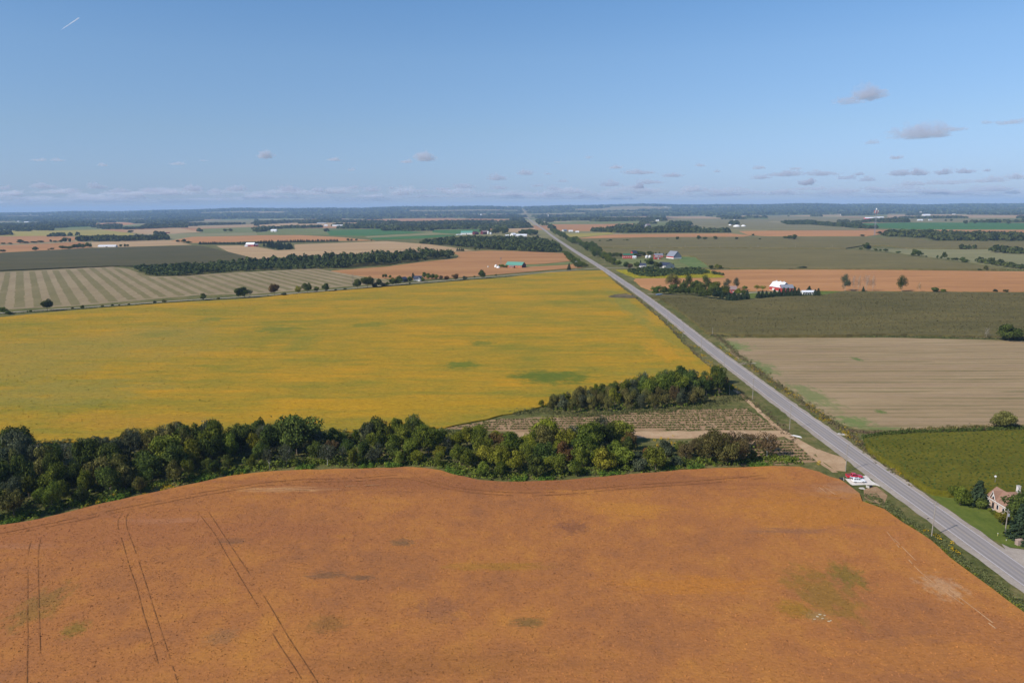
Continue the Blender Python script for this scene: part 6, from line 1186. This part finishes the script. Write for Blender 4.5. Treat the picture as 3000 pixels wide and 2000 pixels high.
# front gable with pointed window: centre of the visible half
gx, gw, gz = -1.8, 1.45, 6.1
hb('front_gable', MB().add([(gx - gw, -.06, EV - .5), (gx + gw, -.06, EV - .5), (gx, -.06, gz)], [(0, 1, 2)]), TRIM)
for s in (-1, 1):
    gr_ = hb('gable_roof', MB().add([(gx + s * (gw + .3), -.5, EV - .7), (gx, -.5, gz + .12), (gx, b / 2 - .2, gz + .12), (gx + s * (gw + .3), .3, EV - .7), (gx + s * (gw + .3), -.5, EV - .5), (gx, -.5, gz + .32), (gx, b / 2 - .2, gz + .32), (gx + s * (gw + .3), .3, EV - .5)], [(0, 1, 2, 3), (4, 7, 6, 5), (0, 4, 5, 1), (1, 5, 6, 2), (3, 2, 6, 7), (0, 3, 7, 4)]), ROOFM)
    hb('bargeboard', MB().add([(gx + s * (gw + .35), -.56, EV - .75), (gx, -.56, gz + .1), (gx, -.56, gz + .38), (gx + s * (gw + .35), -.56, EV - .45), (gx + s * (gw + .35), -.5, EV - .75), (gx, -.5, gz + .1), (gx, -.5, gz + .38), (gx + s * (gw + .35), -.5, EV - .45)], [(0, 1, 2, 3), (4, 7, 6, 5), (0, 3, 7, 4), (1, 5, 6, 2), (3, 2, 6, 7), (0, 4, 5, 1)]), TRIM)
def arch(x0, w2, z0, z1, y, mat, nm, par=None):
    pts = [(x0 - w2, z0), (x0 + w2, z0)] + [(x0 + w2 * math.cos(t_), z1 + w2 * 1.3 * math.sin(t_)) for t_ in (0, .5, 1.05)] + [(x0, z1 + w2 * 1.6)] + [(x0 - w2 * math.cos(t_), z1 + w2 * 1.3 * math.sin(t_)) for t_ in (1.05, .5, 0)]
    return hb(nm, MB().prism(pts, y - .06, y + .02), mat, par)
wf = arch(gx, .5, 2.9, 4.0, -.12, TRIM, 'window'); arch(gx, .38, 3.0, 4.0, -.2, GLASS, 'pane', wf)
hb('door', MB().box(gx - .5, gx + .5, -.08, .05, .25, 2.35), DOORD); hb('step', MB().box(gx - 1.2, gx + 1.2, -1.4, 0, 0, .3), CONC)
for xx in (gx - 2.3, gx + 2.3, gx + 5.2):
    wf = hb('window', MB().box(xx - .55, xx + .55, -.08, .06, .8, 2.5), TRIM); hb('pane', MB().box(xx - .42, xx + .42, -.12, .05, .9, 2.4), GLASS, wf)
wf = hb('window', MB().box(a - .06, a + .08, 2.3, 3.7, .8, 2.5), TRIM); hb('pane', MB().box(a - .05, a + .12, 2.45, 3.55, .9, 2.4), GLASS, wf)
p = P(2915, 1412, 2.3); r2 = tag(empty('yard_lamp', (p.x, p.y, 0)), 'white ball on a thin post in the corn behind the house', 'lamp post'); MB().tube((0, 0, 0), (0, 0, 4.2), .05).build('post', W_GREY, r2); MB().lathe([(.05, 4.1), (.38, 4.35), (.4, 4.6), (.05, 4.9)], 12).build('globe', W_WHITE, r2)
# ------------------------------------------------------------------ vehicles
PAINT_R = plain('red_paint', (.46, .012, .022), .3, spec=.5, var=.03, coat=.6); PAINT_W = plain('white_paint', (.8, .8, .8), .3, spec=.5, var=.02, coat=.6)
BLK = plain('black_rubber', (.02, .02, .022), .8); RIM = plain('alloy', (.42, .42, .44), .35, metal=.7); TINT = plain('tinted_glass', (.012, .014, .018), .08, spec=.7); LAMP_R = plain('tail_lamp', (.35, .01, .01), .3); LAMP_W = plain('head_lamp', (.7, .72, .75), .15, spec=.7); BEDL = plain('bed_liner', (.05, .05, .06), .7)
def loft(rows, n=None):
    """rows: list of closed sections with equal point counts"""
    m_ = MB(); n = len(rows[0]); vs = [p for s in rows for p in s]
    fs = [(j * n + i, j * n + (i + 1) % n, (j + 1) * n + (i + 1) % n, (j + 1) * n + i) for j in range(len(rows) - 1) for i in range(n)]
    return m_.add(vs, fs + [tuple(range(n))[::-1], tuple(range((len(rows) - 1) * n, len(rows) * n))])
def sect(x, w, z0, z1, tuck=.88, sh=.0):
    """body cross-section at x: half width w, from z0 to z1, shoulders tucked in at the top"""
    return [(x, -w * .93, z0), (x, -w, z0 + .22), (x, -w, z1 - .16), (x, -w * tuck, z1), (x, w * tuck, z1), (x, w, z1 - .16), (x, w, z0 + .22), (x, w * .93, z0)]
def cab(x, wl, wt, z0, z1): return [(x, -wl, z0), (x, -wt, z1 - .08), (x, -wt * .9, z1), (x, wt * .9, z1), (x, wt, z1 - .08), (x, wl, z0)]
def wheels(root, xs, w, rad=.41):
    for x in xs:
        for s in (-1, 1):
            e = MB().add(*wheel_geo(x, s * (w - .02), rad, s)).build('wheel', BLK, root)
            MB().tube((x, s * (w - .03), rad), (x, s * (w + .035), rad), rad * .62, rad * .55, 14).build('rim', RIM, e)
def wheel_geo(x, y, rad, s):
    m_ = MB().tube((x, y - s * .24, rad), (x, y + s * .01, rad), rad, rad, 20); return m_.v, m_.f
def pickup(loc, rz):
    r = tag(empty('pickup_truck', loc, rz), 'red pickup truck with open black bed parked on the white gravel, behind the white car', 'pickup truck')
    W = .98
    body = loft([sect(-2.92, W * .93, .52, 1.12, .95), sect(-2.84, W, .46, 1.20, .97), sect(-1.02, W, .42, 1.22, .97), sect(-1.0, W, .42, 1.16, .9), sect(1.0, W, .42, 1.16, .9), sect(1.7, W, .42, 1.14, .88), sect(2.65, W * .97, .44, 1.06, .86), sect(2.9, W * .86, .5, .92, .84)])
    body.build('body', PAINT_R, r, .03)
    MB().box(-2.74, -1.12, -.80, .80, 1.205, 1.235).build('bed_floor', BEDL, r)
    for y0, y1 in ((-.95, -.80), (.80, .95)): MB().box(-2.86, -1.0, y0, y1, 1.2, 1.42).build('bed_side', PAINT_R, r, .02)
    MB().box(-2.9, -2.8, -.93, .93, .75, 1.41).build('tailgate', PAINT_R, r, .02)
    c = loft([cab(-1.02, .9, .72, 1.16, 1.78), cab(-.9, .9, .74, 1.16, 1.88), cab(.1, .9, .74, 1.16, 1.90), cab(.45, .9, .72, 1.16, 1.84), cab(1.12, .9, .8, 1.14, 1.2)]); c.build('cab', PAINT_R, r, .03)
    loft([[(.42, -.72, 1.80), (1.13, -.82, 1.19), (1.16, -.82, 1.21), (.45, -.72, 1.845)], [(.42, .72, 1.80), (1.13, .82, 1.19), (1.16, .82, 1.21), (.45, .72, 1.845)]]).build('windshield', TINT, r)
    for s in (-1, 1):
        for x0, x1 in ((-.92, -.12), (-.04, .62)):
            m_ = MB().add([(x0, s * .905, 1.24), (x1, s * .905, 1.24), (x1 - (.28 if x1 > .3 else 0), s * .775, 1.74), (x0 + .04, s * .775, 1.74), (x0, s * .87, 1.24), (x1, s * .87, 1.24), (x1 - (.28 if x1 > .3 else 0), s * .72, 1.74), (x0 + .04, s * .72, 1.74)], [(0, 1, 2, 3), (7, 6, 5, 4), (0, 4, 5, 1), (1, 5, 6, 2), (2, 6, 7, 3), (3, 7, 4, 0)]); m_.build('side_window', TINT, r)
        MB().box(2.7, 2.93, s * .62 - .2, s * .62 + .2, .72, .92).build('headlight', LAMP_W, r); MB().box(-2.93, -2.86, s * .86 - .08, s * .86 + .08, .8, 1.15).build('tail_light', LAMP_R, r)
        MB().box(.62, .82, s * 1.0 - .1, s * 1.0 + .14, 1.22, 1.4).build('mirror', BLK, r, .02)
    MB().box(-1.05, -1.02, -.62, .62, 1.3, 1.72).build('rear_window', TINT, r); MB().box(2.86, 2.98, -.85, .85, .42, .62).build('bumper', RIM, r, .02); MB().box(-3.02, -2.9, -.85, .85, .45, .62).build('bumper', RIM, r, .02); MB().box(2.86, 2.95, -.42, .42, .66, .92).build('grille', BLK, r)
    wheels(r, (-1.85, 1.85), W, .42)
    return r
def suv(loc, rz):
    r = tag(empty('suv', loc, rz), 'white SUV with raised tailgate parked on the white gravel, in front of the red pickup', 'car')
    W = .94
    loft([sect(-2.25, W * .9, .42, 1.0, .95), sect(-2.15, W, .36, 1.06, .95), sect(-1.0, W, .3, 1.06, .93), sect(.8, W, .3, 1.04, .9), sect(1.9, W * .97, .32, .98, .86), sect(2.28, W * .84, .4, .82, .82)]).build('body', PAINT_W, r, .03)
    loft([cab(-2.12, .86, .66, 1.04, 1.5), cab(-1.9, .86, .7, 1.04, 1.68), cab(-.6, .86, .72, 1.05, 1.74), cab(.15, .86, .7, 1.04, 1.68), cab(1.0, .86, .76, 1.02, 1.07)]).build('cabin', PAINT_W, r, .03)
    loft([[(.14, -.68, 1.64), (1.0, -.78, 1.06), (1.03, -.78, 1.08), (.17, -.68, 1.69)], [(.14, .68, 1.64), (1.0, .78, 1.06), (1.03, .78, 1.08), (.17, .68, 1.69)]]).build('windshield', TINT, r)
    for s in (-1, 1):
        for x0, x1 in ((-1.95, -1.2), (-1.13, -.4), (-.33, .5)):
            f = .3 if x1 > .3 else 0; g_ = .14 if x0 < -1.5 else .03
            MB().add([(x0, s * .868, 1.1), (x1, s * .868, 1.1), (x1 - f, s * .742, 1.56), (x0 + g_, s * .742, 1.56), (x0, s * .82, 1.1), (x1, s * .82, 1.1), (x1 - f, s * .70, 1.56), (x0 + g_, s * .70, 1.56)], [(0, 1, 2, 3), (7, 6, 5, 4), (0, 4, 5, 1), (1, 5, 6, 2), (2, 6, 7, 3), (3, 7, 4, 0)]).build('side_window', TINT, r)
        MB().box(2.05, 2.3, s * .6 - .18, s * .6 + .18, .68, .84).build('headlight', LAMP_W, r); MB().box(-2.28, -2.2, s * .78 - .1, s * .78 + .1, .78, 1.0).build('tail_light', LAMP_R, r)
        MB().box(.5, .68, s * .98 - .1, s * .98 + .1, 1.06, 1.2).build('mirror', PAINT_W, r, .02)
        MB().box(-1.7, .1, s * .58 - .02, s * .58 + .02, 1.75, 1.79).build('roof_rail', BLK, r)
    MB().box(-1.3, -.2, -.38, .38, 1.735, 1.75).build('sunroof', TINT, r)
    MB().add([(-2.0, -.7, 1.66), (-2.0, .7, 1.66), (-2.95, .68, 1.98), (-2.95, -.68, 1.98), (-2.0, -.7, 1.72), (-2.0, .7, 1.72), (-2.95, .68, 2.04), (-2.95, -.68, 2.04)], [(0, 1, 2, 3), (7, 6, 5, 4), (0, 4, 5, 1), (1, 5, 6, 2), (2, 6, 7, 3), (3, 7, 4, 0)]).build('tailgate', PAINT_W, r, .01)
    MB().box(-2.2, -2.12, -.66, .66, .85, 1.48).build('boot_opening', BEDL, r); MB().box(2.2, 2.33, -.75, .75, .36, .5).build('bumper', BLK, r, .02)
    wheels(r, (-1.38, 1.42), W, .36)
    return r
pa = P(2502, 1400.5); pickup((pa.x, pa.y, .14), math.radians(-3)); pb = P(2514.5, 1412.5); suv((pb.x, pb.y, .14), math.radians(-4))
# cars far up the highway
def tiny_car(x, y, mat, lb):
    p = P(x, y); r = tag(empty('car', (p.x, p.y, .2), math.radians(90)), lb, 'car', 'cars far up the highway')
    loft([sect(-2.2, .85, .35, 1.0), sect(2.2, .85, .35, .9)]).build('body', mat, r); loft([cab(-1.6, .8, .65, .98, 1.4), cab(-1.0, .8, .65, .98, 1.5), cab(.4, .8, .65, .96, 1.5), cab(1.2, .8, .75, .94, 1.0)]).build('cabin', TINT, r); wheels(r, (-1.4, 1.4), .85, .33)
tiny_car(1565, 655.5, PAINT_W, 'white car far up the highway, the nearer one'); tiny_car(1572, 657, PAINT_R, 'red car far up the highway')
p = P(1686.5, 771); r = tag(empty('box_trailer', (p.x, p.y, 0)), 'white box trailer behind the two trees at the junction', 'trailer'); MB().box(-2.8, 2.8, -1.2, 1.2, .9, 3.4).build('body', W_WHITE, r); wheels(r, (-1.2, .2), 1.1, .42)
p = P(2051, 1117.5); 
gable('little_hut', 'small white-roofed hut hidden at the roadside end of the grove', 2113, 1122, 0, 3, 2.6, 3.6, 0, W_CREAM, R_RUST, cat='hut', Lm=5, doors=[('f', 0, .9, 2, DOORD)])
# trailer boat by the farmhouse drive, slab, culvert
p = P(1932, 865.5); r = tag(empty('covered_boat', (p.x, p.y, 0), .1), 'blue-grey tarpaulin-covered boat at the driveway by the willows', 'boat')
loft([[(-4, -.9, .7), (-4, -1.1, 1.5), (-4, 0, 1.9), (-4, 1.1, 1.5), (-4, .9, .7)], [(0, -1.0, .6), (0, -1.3, 1.6), (0, 0, 2.2), (0, 1.3, 1.6), (0, 1.0, .6)], [(2.5, -.5, .8), (2.5, -.8, 1.6), (2.5, 0, 2.0), (2.5, .8, 1.6), (2.5, .5, .8)], [(4, -.04, 1.3), (4, -.06, 1.6), (4, 0, 1.7), (4, .06, 1.6), (4, .04, 1.3)]]).build('cover', pr('tarpaulin', 120, 138, 168), r); wheels(r, (-1.0,), 1.0, .35)
def rock(loc, sx, sy, sz, mat, lb, nm='boulder', cat='boulder', seed=1, g=None):
    rr = random.Random(seed); m_ = MB(); prof = [(.7, 0), (1, .3), (.9, .75), (.45, 1), (.02, 1.03)]
    m_.lathe(prof, 9); m_.v = [(x * sx * rr.uniform(.8, 1.15), y * sy * rr.uniform(.8, 1.15), z * sz * rr.uniform(.85, 1.1)) for x, y, z in m_.v]
    o = m_.build(nm, mat); o.location = loc; return tag(o, lb, cat, g)
rock(P(2525, 1431), 1.0, .8, .45, CONC, 'pale flat concrete block below the gravel pull-off', 'concrete_slab', 'concrete block', 2); rock(P(2531, 1433), .45, .4, .3, CONC, 'small broken piece right of the pale concrete block', 'concrete_piece', 'concrete block', 5)
p = P(2548, 1427); r = tag(empty('culvert', (p.x, p.y, 0), .4), 'dark culvert pipe end in the bank right of the concrete block', 'culvert'); MB().tube((-.9, 0, .3), (.9, 0, .3), .45, .45, 14).build('pipe', BLK, r); MB().box(-1.1, -.9, -.7, .7, 0, .8).build('headwall', CONC, r)
p = P(2464.5, 1404.5); r = tag(empty('culvert', (p.x, p.y, 0), -.3), 'dark culvert pipe end left of the gravel pull-off', 'culvert'); MB().tube((-.7, 0, .35), (.7, 0, .35), .5, .5, 14).build('pipe', BLK, r); MB().box(.7, .9, -.7, .7, 0, .8).build('headwall', CONC, r)
p = P(2471, 1272.8); o = MB().box(-2.4, 2.4, -.9, .9, 0, .25).build('concrete_slab', CONC, bevel=.05); o.location = p; o.rotation_euler = (0, 0, -.6); tag(o, 'pale concrete slab on the right verge near the hay field corner', 'slab')
r = tag(empty('plank_pile', P(2334, 1278), -.75), 'pile of white boards in the grass beside the highway', 'boards')
for q in range(5): MB().box(-2.6 + q * .2, 2.6 - q * .3, -.7 + q * .3, -.48 + q * .3, .02 + .03 * q, .14 + .03 * q).build('board', W_WHITE, r)
p = P(2719, 1519); rock((p.x, p.y, .1), .35, .25, .2, BLK, 'dark scrap of tyre on the left shoulder of the highway', 'tyre_scrap', 'tyre scrap', 9)
STRAW = pr('pale_stone', 190, 172, 142, rough=.95, var=.2)
rr_ = [(2395, 1806), (2402, 1800), (2410, 1812), (2428, 1820), (2386, 1814), (2416, 1803), (2434, 1818)]
for i, (x, y) in enumerate(rr_): rock(P(x, y, .6), random.uniform(.2, .45), random.uniform(.15, .3), .26, STRAW, 'pale stone in the bare patch of the foreground field', 'boulder', 'stone', i, 'pale stones in the bare patch of the foreground field')
# ------------------------------------------------------------------ wheel tracks in the foreground crop
M_trk = field_mat('wheel_track', [alb(140, 92, 54), alb(154, 101, 58), alb(168, 110, 62)], big=1 / 10, mid=1 / 2, fine=2, fine_amt=.3, bump=.1)
M_trkl = field_mat('crushed_stalks', [alb(186, 136, 92), alb(200, 152, 108), alb(214, 170, 126)], big=1 / 10, mid=1 / 2, fine=2, fine_amt=.25, bump=.1)
TR = [[(90, 1585), (84, 1600), (81, 1627), (80, 1691), (79, 1798), (80, 1861), (78, 1946), (77, 2060)], [(118, 1578), (112, 1600), (111, 1640), (111, 1691), (113, 1798), (117, 1925), (119, 2060)],
 [(360, 1503), (345, 1513), (342, 1525), (345, 1551), (361, 1598), (378, 1661), (400, 1721), (419, 1798), (438, 1857), (459, 1934), (480, 2000), (500, 2060)], [(378, 1500), (366, 1512), (370, 1547), (391, 1602), (408, 1653), (427, 1712), (451, 1789), (472, 1853), (493, 1917), (519, 2000), (535, 2060)],
 [(580, 1500), (591, 1517), (629, 1564), (655, 1612), (697, 1683), (723, 1725), (757, 1780), (786, 1836), (820, 1895), (859, 1951), (889, 2000), (925, 2060)], [(610, 1500), (638, 1542), (663, 1581), (723, 1670), (761, 1729), (803, 1797), (842, 1865), (876, 1917), (910, 1968), (965, 2060)]]
ET = [[(0, 1563), (150, 1532), (344, 1491), (497, 1460), (574, 1445), (765, 1414), (900, 1403), (1056, 1401), (1133, 1392), (1190, 1391), (1240, 1404), (1286, 1418), (1362, 1432), (1458, 1441), (1554, 1444), (1650, 1439), (1691, 1436), (1844, 1421), (2036, 1409), (2150, 1400), (2246, 1391)]]
ET.append([(x, y + 9) for x, y in ET[0]])
def track(px, wdt, mat, keep, name, lb, z):
    pts = smooth(resample([tuple(P(x, y, .7))[:2] for x, y in px], 1.6), 6); seg = []; m_ = MB(); i = 0
    ph = random.random() * 9
    for i, p in enumerate(pts[:-1]):
        q = pts[i + 1]
        if (math.sin(i * .13 + ph) + math.sin(i * .37 + ph * 2)) * .5 + random.uniform(-.5, .5) > keep: continue
        d = (q - p).normalized(); nr = Vector((d.y, -d.x, 0)) * wdt * random.uniform(.3, .65)
        p2 = p - d * .3; q2 = q + d * .3; jx = nr * random.uniform(-.25, .25)
        m_.add([(p2.x - nr.x + jx.x, p2.y - nr.y + jx.y, z), (p2.x + nr.x, p2.y + nr.y, z), (q2.x + nr.x, q2.y + nr.y, z), (q2.x - nr.x, q2.y - nr.y, z)], [(0, 1, 2, 3)])
        z += .00002
    tag(m_.build(name, mat), lb, kind='structure')
for i, t_ in enumerate(TR): track(t_, .13, M_trk, .6, 'wheel_track', 'thin dark wheel track running through the foreground crop', .86 + i * .004)
for i, t_ in enumerate(ET): track(t_, .28, M_trk, .5, 'wheel_track', 'dark wheel track following the edge of the foreground crop', .86 + i * .004)
for i, t_ in enumerate([[(2545, 1500), (2600, 1560), (2676, 1659), (2723, 1700), (2791, 1750), (2850, 1790), (2914, 1840)], [(2600, 1560), (2697, 1657), (2744, 1696), (2791, 1736), (2850, 1780), (2920, 1835)], [(2412, 1425), (2455, 1455)], [(2400, 1428), (2420, 1443)], [(1000, 1425), (1110, 1421)], [(800, 1433), (900, 1436)]]): track(t_, .3, M_trkl, .1, 'wheel_track', 'pale line of crushed stalks in the foreground crop', .9 + i * .004)
# ------------------------------------------------------------------ clouds
def cloud_mat(name, dens, col, soft=0, asp=1.5, dim=(1, 1, 1)):
    m = bpy.data.materials.new(name); m.use_nodes = True; t = m.node_tree; t.nodes.remove(t.nodes['Principled BSDF'])
    v = t.nodes.new('ShaderNodeVolumePrincipled'); v.inputs['Color'].default_value = (*col, 1); v.inputs['Density'].default_value = dens; v.inputs['Anisotropy'].default_value = 0.1
    if soft:
        tc = N(t, 'ShaderNodeTexCoord'); s = N(t, 'ShaderNodeVectorMath', operation='SUBTRACT'); t.links.new(tc.outputs['Object'], s.inputs[0]); s.inputs[1].default_value = (0, 0, dim[2] * .08)
        sc_ = N(t, 'ShaderNodeVectorMath', operation='MULTIPLY'); t.links.new(s.outputs[0], sc_.inputs[0]); sc_.inputs[1].default_value = (2.0 / dim[0], 2.0 / dim[1], 2.0 / dim[2])
        l = N(t, 'ShaderNodeVectorMath', operation='LENGTH'); t.links.new(sc_.outputs[0], l.inputs[0])
        ad = N(t, 'ShaderNodeVectorMath', operation='ADD'); t.links.new(sc_.outputs[0], ad.inputs[0]); ad.inputs[1].default_value = (soft * 3.1, soft, 0)
        mp = N(t, 'ShaderNodeMapping'); mp.inputs['Scale'].default_value = (asp, 1.2, 1.1); t.links.new(ad.outputs[0], mp.inputs[0])
        nz = noise(t, mp.outputs[0], 1.25, 5, .62)
        f = math_(t, 'SUBTRACT', math_(t, 'ADD', 1.0, math_(t, 'MULTIPLY', math_(t, 'SUBTRACT', nz, .5), 3.2)), l.outputs['Value'])
        t.links.new(math_(t, 'MULTIPLY', math_(t, 'MULTIPLY', f, 2.2, True), dens), v.inputs['Density'])
    t.links.new(v.outputs[0], t.nodes['Material Output'].inputs['Volume']); return m
def cloud_geo(L, Wd, H, seed, sub=26):
    """one closed lumpy body: flat-based heap"""
    r = np.random.default_rng(seed); nu, nv = sub * 2, sub; vs = []; ph = r.uniform(0, 6, 12)
    for j in range(1, nv):
        th_ = math.pi * j / nv
        for i in range(nu):
            a_ = 2 * math.pi * i / nu; d = (math.sin(th_) * math.cos(a_), math.sin(th_) * math.sin(a_), math.cos(th_))
            k = 1 + .20 * math.sin(3 * a_ + ph[0]) * math.sin(2 * th_ + ph[1]) + .16 * math.sin(7 * d[0] + ph[2]) * math.cos(6 * d[2] + ph[3]) + .12 * math.sin(13 * d[0] + 11 * d[2] + ph[4]) + .09 * math.sin(23 * d[0] + ph[5]) * math.sin(19 * d[1] + 17 * d[2] + ph[6]) + .05 * math.sin(41 * d[0] + 37 * d[2] + ph[7])
            env = 1 + .55 * math.sin(2.3 * d[0] + ph[8])
            z = d[2] * k * H * .5 * (env if d[2] > 0 else .32); vs.append((d[0] * k * L / 2, d[1] * k * Wd / 2, z))
    vs.append((0, 0, H * .5)); vs.append((0, 0, -H * .16)); tp, bt = len(vs) - 2, len(vs) - 1
    fs = [(j * nu + i, j * nu + (i + 1) % nu, (j + 1) * nu + (i + 1) % nu, (j + 1) * nu + i) for j in range(nv - 2) for i in range(nu)]
    fs += [(tp, (i + 1) % nu, i) for i in range(nu)] + [(bt, (nv - 2) * nu + i, (nv - 2) * nu + (i + 1) % nu) for i in range(nu)]
    return vs, [f[::-1] for f in fs]
def sky_point(x, y, D):
    u = x - 1500.0; v = 1000.0 - y
    return Vector((0, 0, CAMH)) + (Fv * F + right * u + up * v) / F * D
# x, y, width px, height px, amount
CL = [(2545, 280, 85, 44, 1.0), (2490, 300, 80, 18, .6), (2700, 396, 140, 36, 1.1), (2803, 380, 52, 13, .6), (2960, 360, 72, 16, .7), (2555, 419, 40, 11, .5), (2893, 360, 30, 12, .4), (2626, 463, 32, 13, .9), (776, 459, 40, 20, 1), (977, 469, 36, 9, .8), (1245, 466, 54, 24, 1), (1190, 475, 32, 10, .8), (1030, 498, 20, 10, .4),
 (113, 470, 36, 9, .5), (168, 470, 34, 8, .5), (302, 485, 24, 9, .5), (520, 481, 40, 8, .5), (596, 471, 22, 5, .3), (1458, 524, 54, 16, .9), (1540, 509, 48, 14, .7), (1606, 510, 24, 7, .5), (1574, 545, 32, 9, .6), (1648, 532, 30, 6, .6), (1725, 462, 20, 9, .4), (1634, 476, 16, 6, .3), (1805, 492, 38, 9, .9), (1875, 507, 84, 13, 1), (1970, 516, 56, 10, 1),
 (2052, 486, 28, 8, .7), (2099, 503, 18, 6, .7), (2225, 493, 34, 9, .8), (2300, 512, 84, 18, 1), (2330, 495, 30, 9, .6), (2228, 522, 52, 10, .9), (2410, 511, 84, 14, 1), (2478, 522, 50, 14, .8), (2515, 512, 28, 8, .8), (2635, 511, 60, 16, 1), (2692, 509, 56, 18, 1), (2763, 507, 44, 19, 1), (2828, 504, 50, 15, 1), (2892, 501, 20, 7, .8), (2540, 528, 44, 12, .8),
 (1790, 542, 60, 16, .9), (1905, 535, 70, 14, .9), (1620, 554, 40, 12, .6), (1360, 548, 60, 14, .8), (1465, 552, 50, 10, .8), (1295, 554, 40, 8, .7), (1240, 560, 40, 8, .6), (1175, 547, 14, 5, .6), (1148, 552, 18, 6, .6), (1090, 558, 50, 14, .7), (1032, 551, 44, 9, .7), (2365, 537, 44, 20, 1.5), (1870, 548, 34, 16, 1.4), (128, 548, 60, 18, .8), (215, 560, 40, 10, .6), (285, 549, 50, 16, .8), (350, 562, 60, 12, .8), (565, 556, 50, 16, .9), (440, 560, 60, 12, .8), (8, 552, 40, 14, .7), (500, 565, 50, 12, .8), (630, 562, 40, 10, .8), (690, 556, 60, 14, .9), (850, 556, 60, 16, .9), (930, 560, 50, 12, .8), (2980, 520, 50, 18, 1), (2900, 530, 80, 16, .9), (2780, 536, 110, 16, .9), (2680, 540, 80, 14, .8)]
br = random.Random(11)
for _j in range(64): CL.append((-40 + _j * 48 + br.uniform(-20, 20), 566 + br.uniform(-9, 10) + (13 - 26 * (_j * 48) / 3000) * .6, br.uniform(40, 110), br.uniform(8, 18), br.uniform(.5, 1.0)))
for _j in range(30): CL.append((-40 + _j * 104 + br.uniform(-40, 40), 580 + br.uniform(-6, 6) + (13 - 26 * (_j * 104) / 3000) * .8, br.uniform(90, 220), br.uniform(7, 12), br.uniform(.25, .55)))
crd = random.Random(5)
def place_desc(x, y):
    return ('far left' if x < 500 else 'left' if x < 1000 else 'left of centre' if x < 1400 else 'right of centre' if x < 1900 else 'right' if x < 2500 else 'far right') + (' high in the sky' if y < 330 else ' in mid sky' if y < 480 else ' just above the cloud bank' if y < 530 else ' in the cloud bank')
CM = {}
for i, (x, y, wp, hp, am) in enumerate(CL):
    line = HL + (HR - HL) * x / 3000
    el = (line - y) / F; D = min(56000, max(5000, 1500 / max(el, .02)))
    if D < 30000 and False: pass
    c = sky_point(x, y, D); k = D / F
    L, Hh = wp * k * 1.35, hp * k * 1.7; Wd = L * .6
    vs, fs = cloud_geo(L, Wd, Hh, i); me = bpy.data.meshes.new('cloud'); me.from_pydata(vs, [], fs)
    q = round(am, 1); key = (q, round(math.log(D), 0))
    od = 2.0 * am / Wd                                           # optical depth through its middle
    m = cloud_mat('cloud_vapour', od, (.80, .79, .87) if i < 68 else (.90, .89, .94), 1 + i, min(4, wp / hp * .7), (L, Wd, Hh))
    o = link('cloud', me, m); o.location = c; o.rotation_euler = (0, 0, -math.atan2(c.x, c.y))
    size = 'long' if wp > 70 else ('small' if wp < 35 else 'mid-sized')
    tag(o, f"{size} greyish cloud {place_desc(x, y)}, {'broad and puffy' if hp > 15 else 'thin and flat'}", 'cloud', 'small clouds over the horizon')
# contrail
a_ = sky_point(179, 88, 22000); b_3 = sky_point(231, 53, 24000)
vs = []; fs = []; d = (b_3 - a_).normalized(); t1 = d.orthogonal().normalized(); t2 = d.cross(t1); nn = 24
for i in range(nn + 1):
    f = i / nn; c = a_.lerp(b_3, f); rad = 11 * (.4 + .6 * min(1, f * 6)) * (1 + .2 * math.sin(i * 1.9)) + 7 * f
    for q in range(8): vs.append(tuple(c + (t1 * math.cos(q * .785) + t2 * math.sin(q * .785)) * rad))
fs = [(i * 8 + q, i * 8 + (q + 1) % 8, (i + 1) * 8 + (q + 1) % 8, (i + 1) * 8 + q) for i in range(nn) for q in range(8)] + [tuple(range(8))[::-1], tuple(range(nn * 8, nn * 8 + 8))]
me = bpy.data.meshes.new('contrail'); me.from_pydata(vs, [], fs); tag(link('contrail', me, cloud_mat('contrail_vapour', .010, (.98, .98, 1), 0)), 'thin white contrail high at the upper left', 'contrail')
# ------------------------------------------------------------------ haze
m = bpy.data.materials.new('haze'); m.use_nodes = True; t = m.node_tree; t.nodes.remove(t.nodes['Principled BSDF'])
v = t.nodes.new('ShaderNodeVolumePrincipled'); v.inputs['Color'].default_value = (.42, .64, 1.0, 1); v.inputs['Density'].default_value = 0.000042; v.inputs['Anisotropy'].default_value = 0.0
t.links.new(v.outputs[0], t.nodes['Material Output'].inputs['Volume'])
hz = MB().box(-30500, 30500, -2300, 30500, -1.5, 330).build('haze', m); tag(hz, 'thin blue haze over the whole plain', 'haze', kind='stuff')
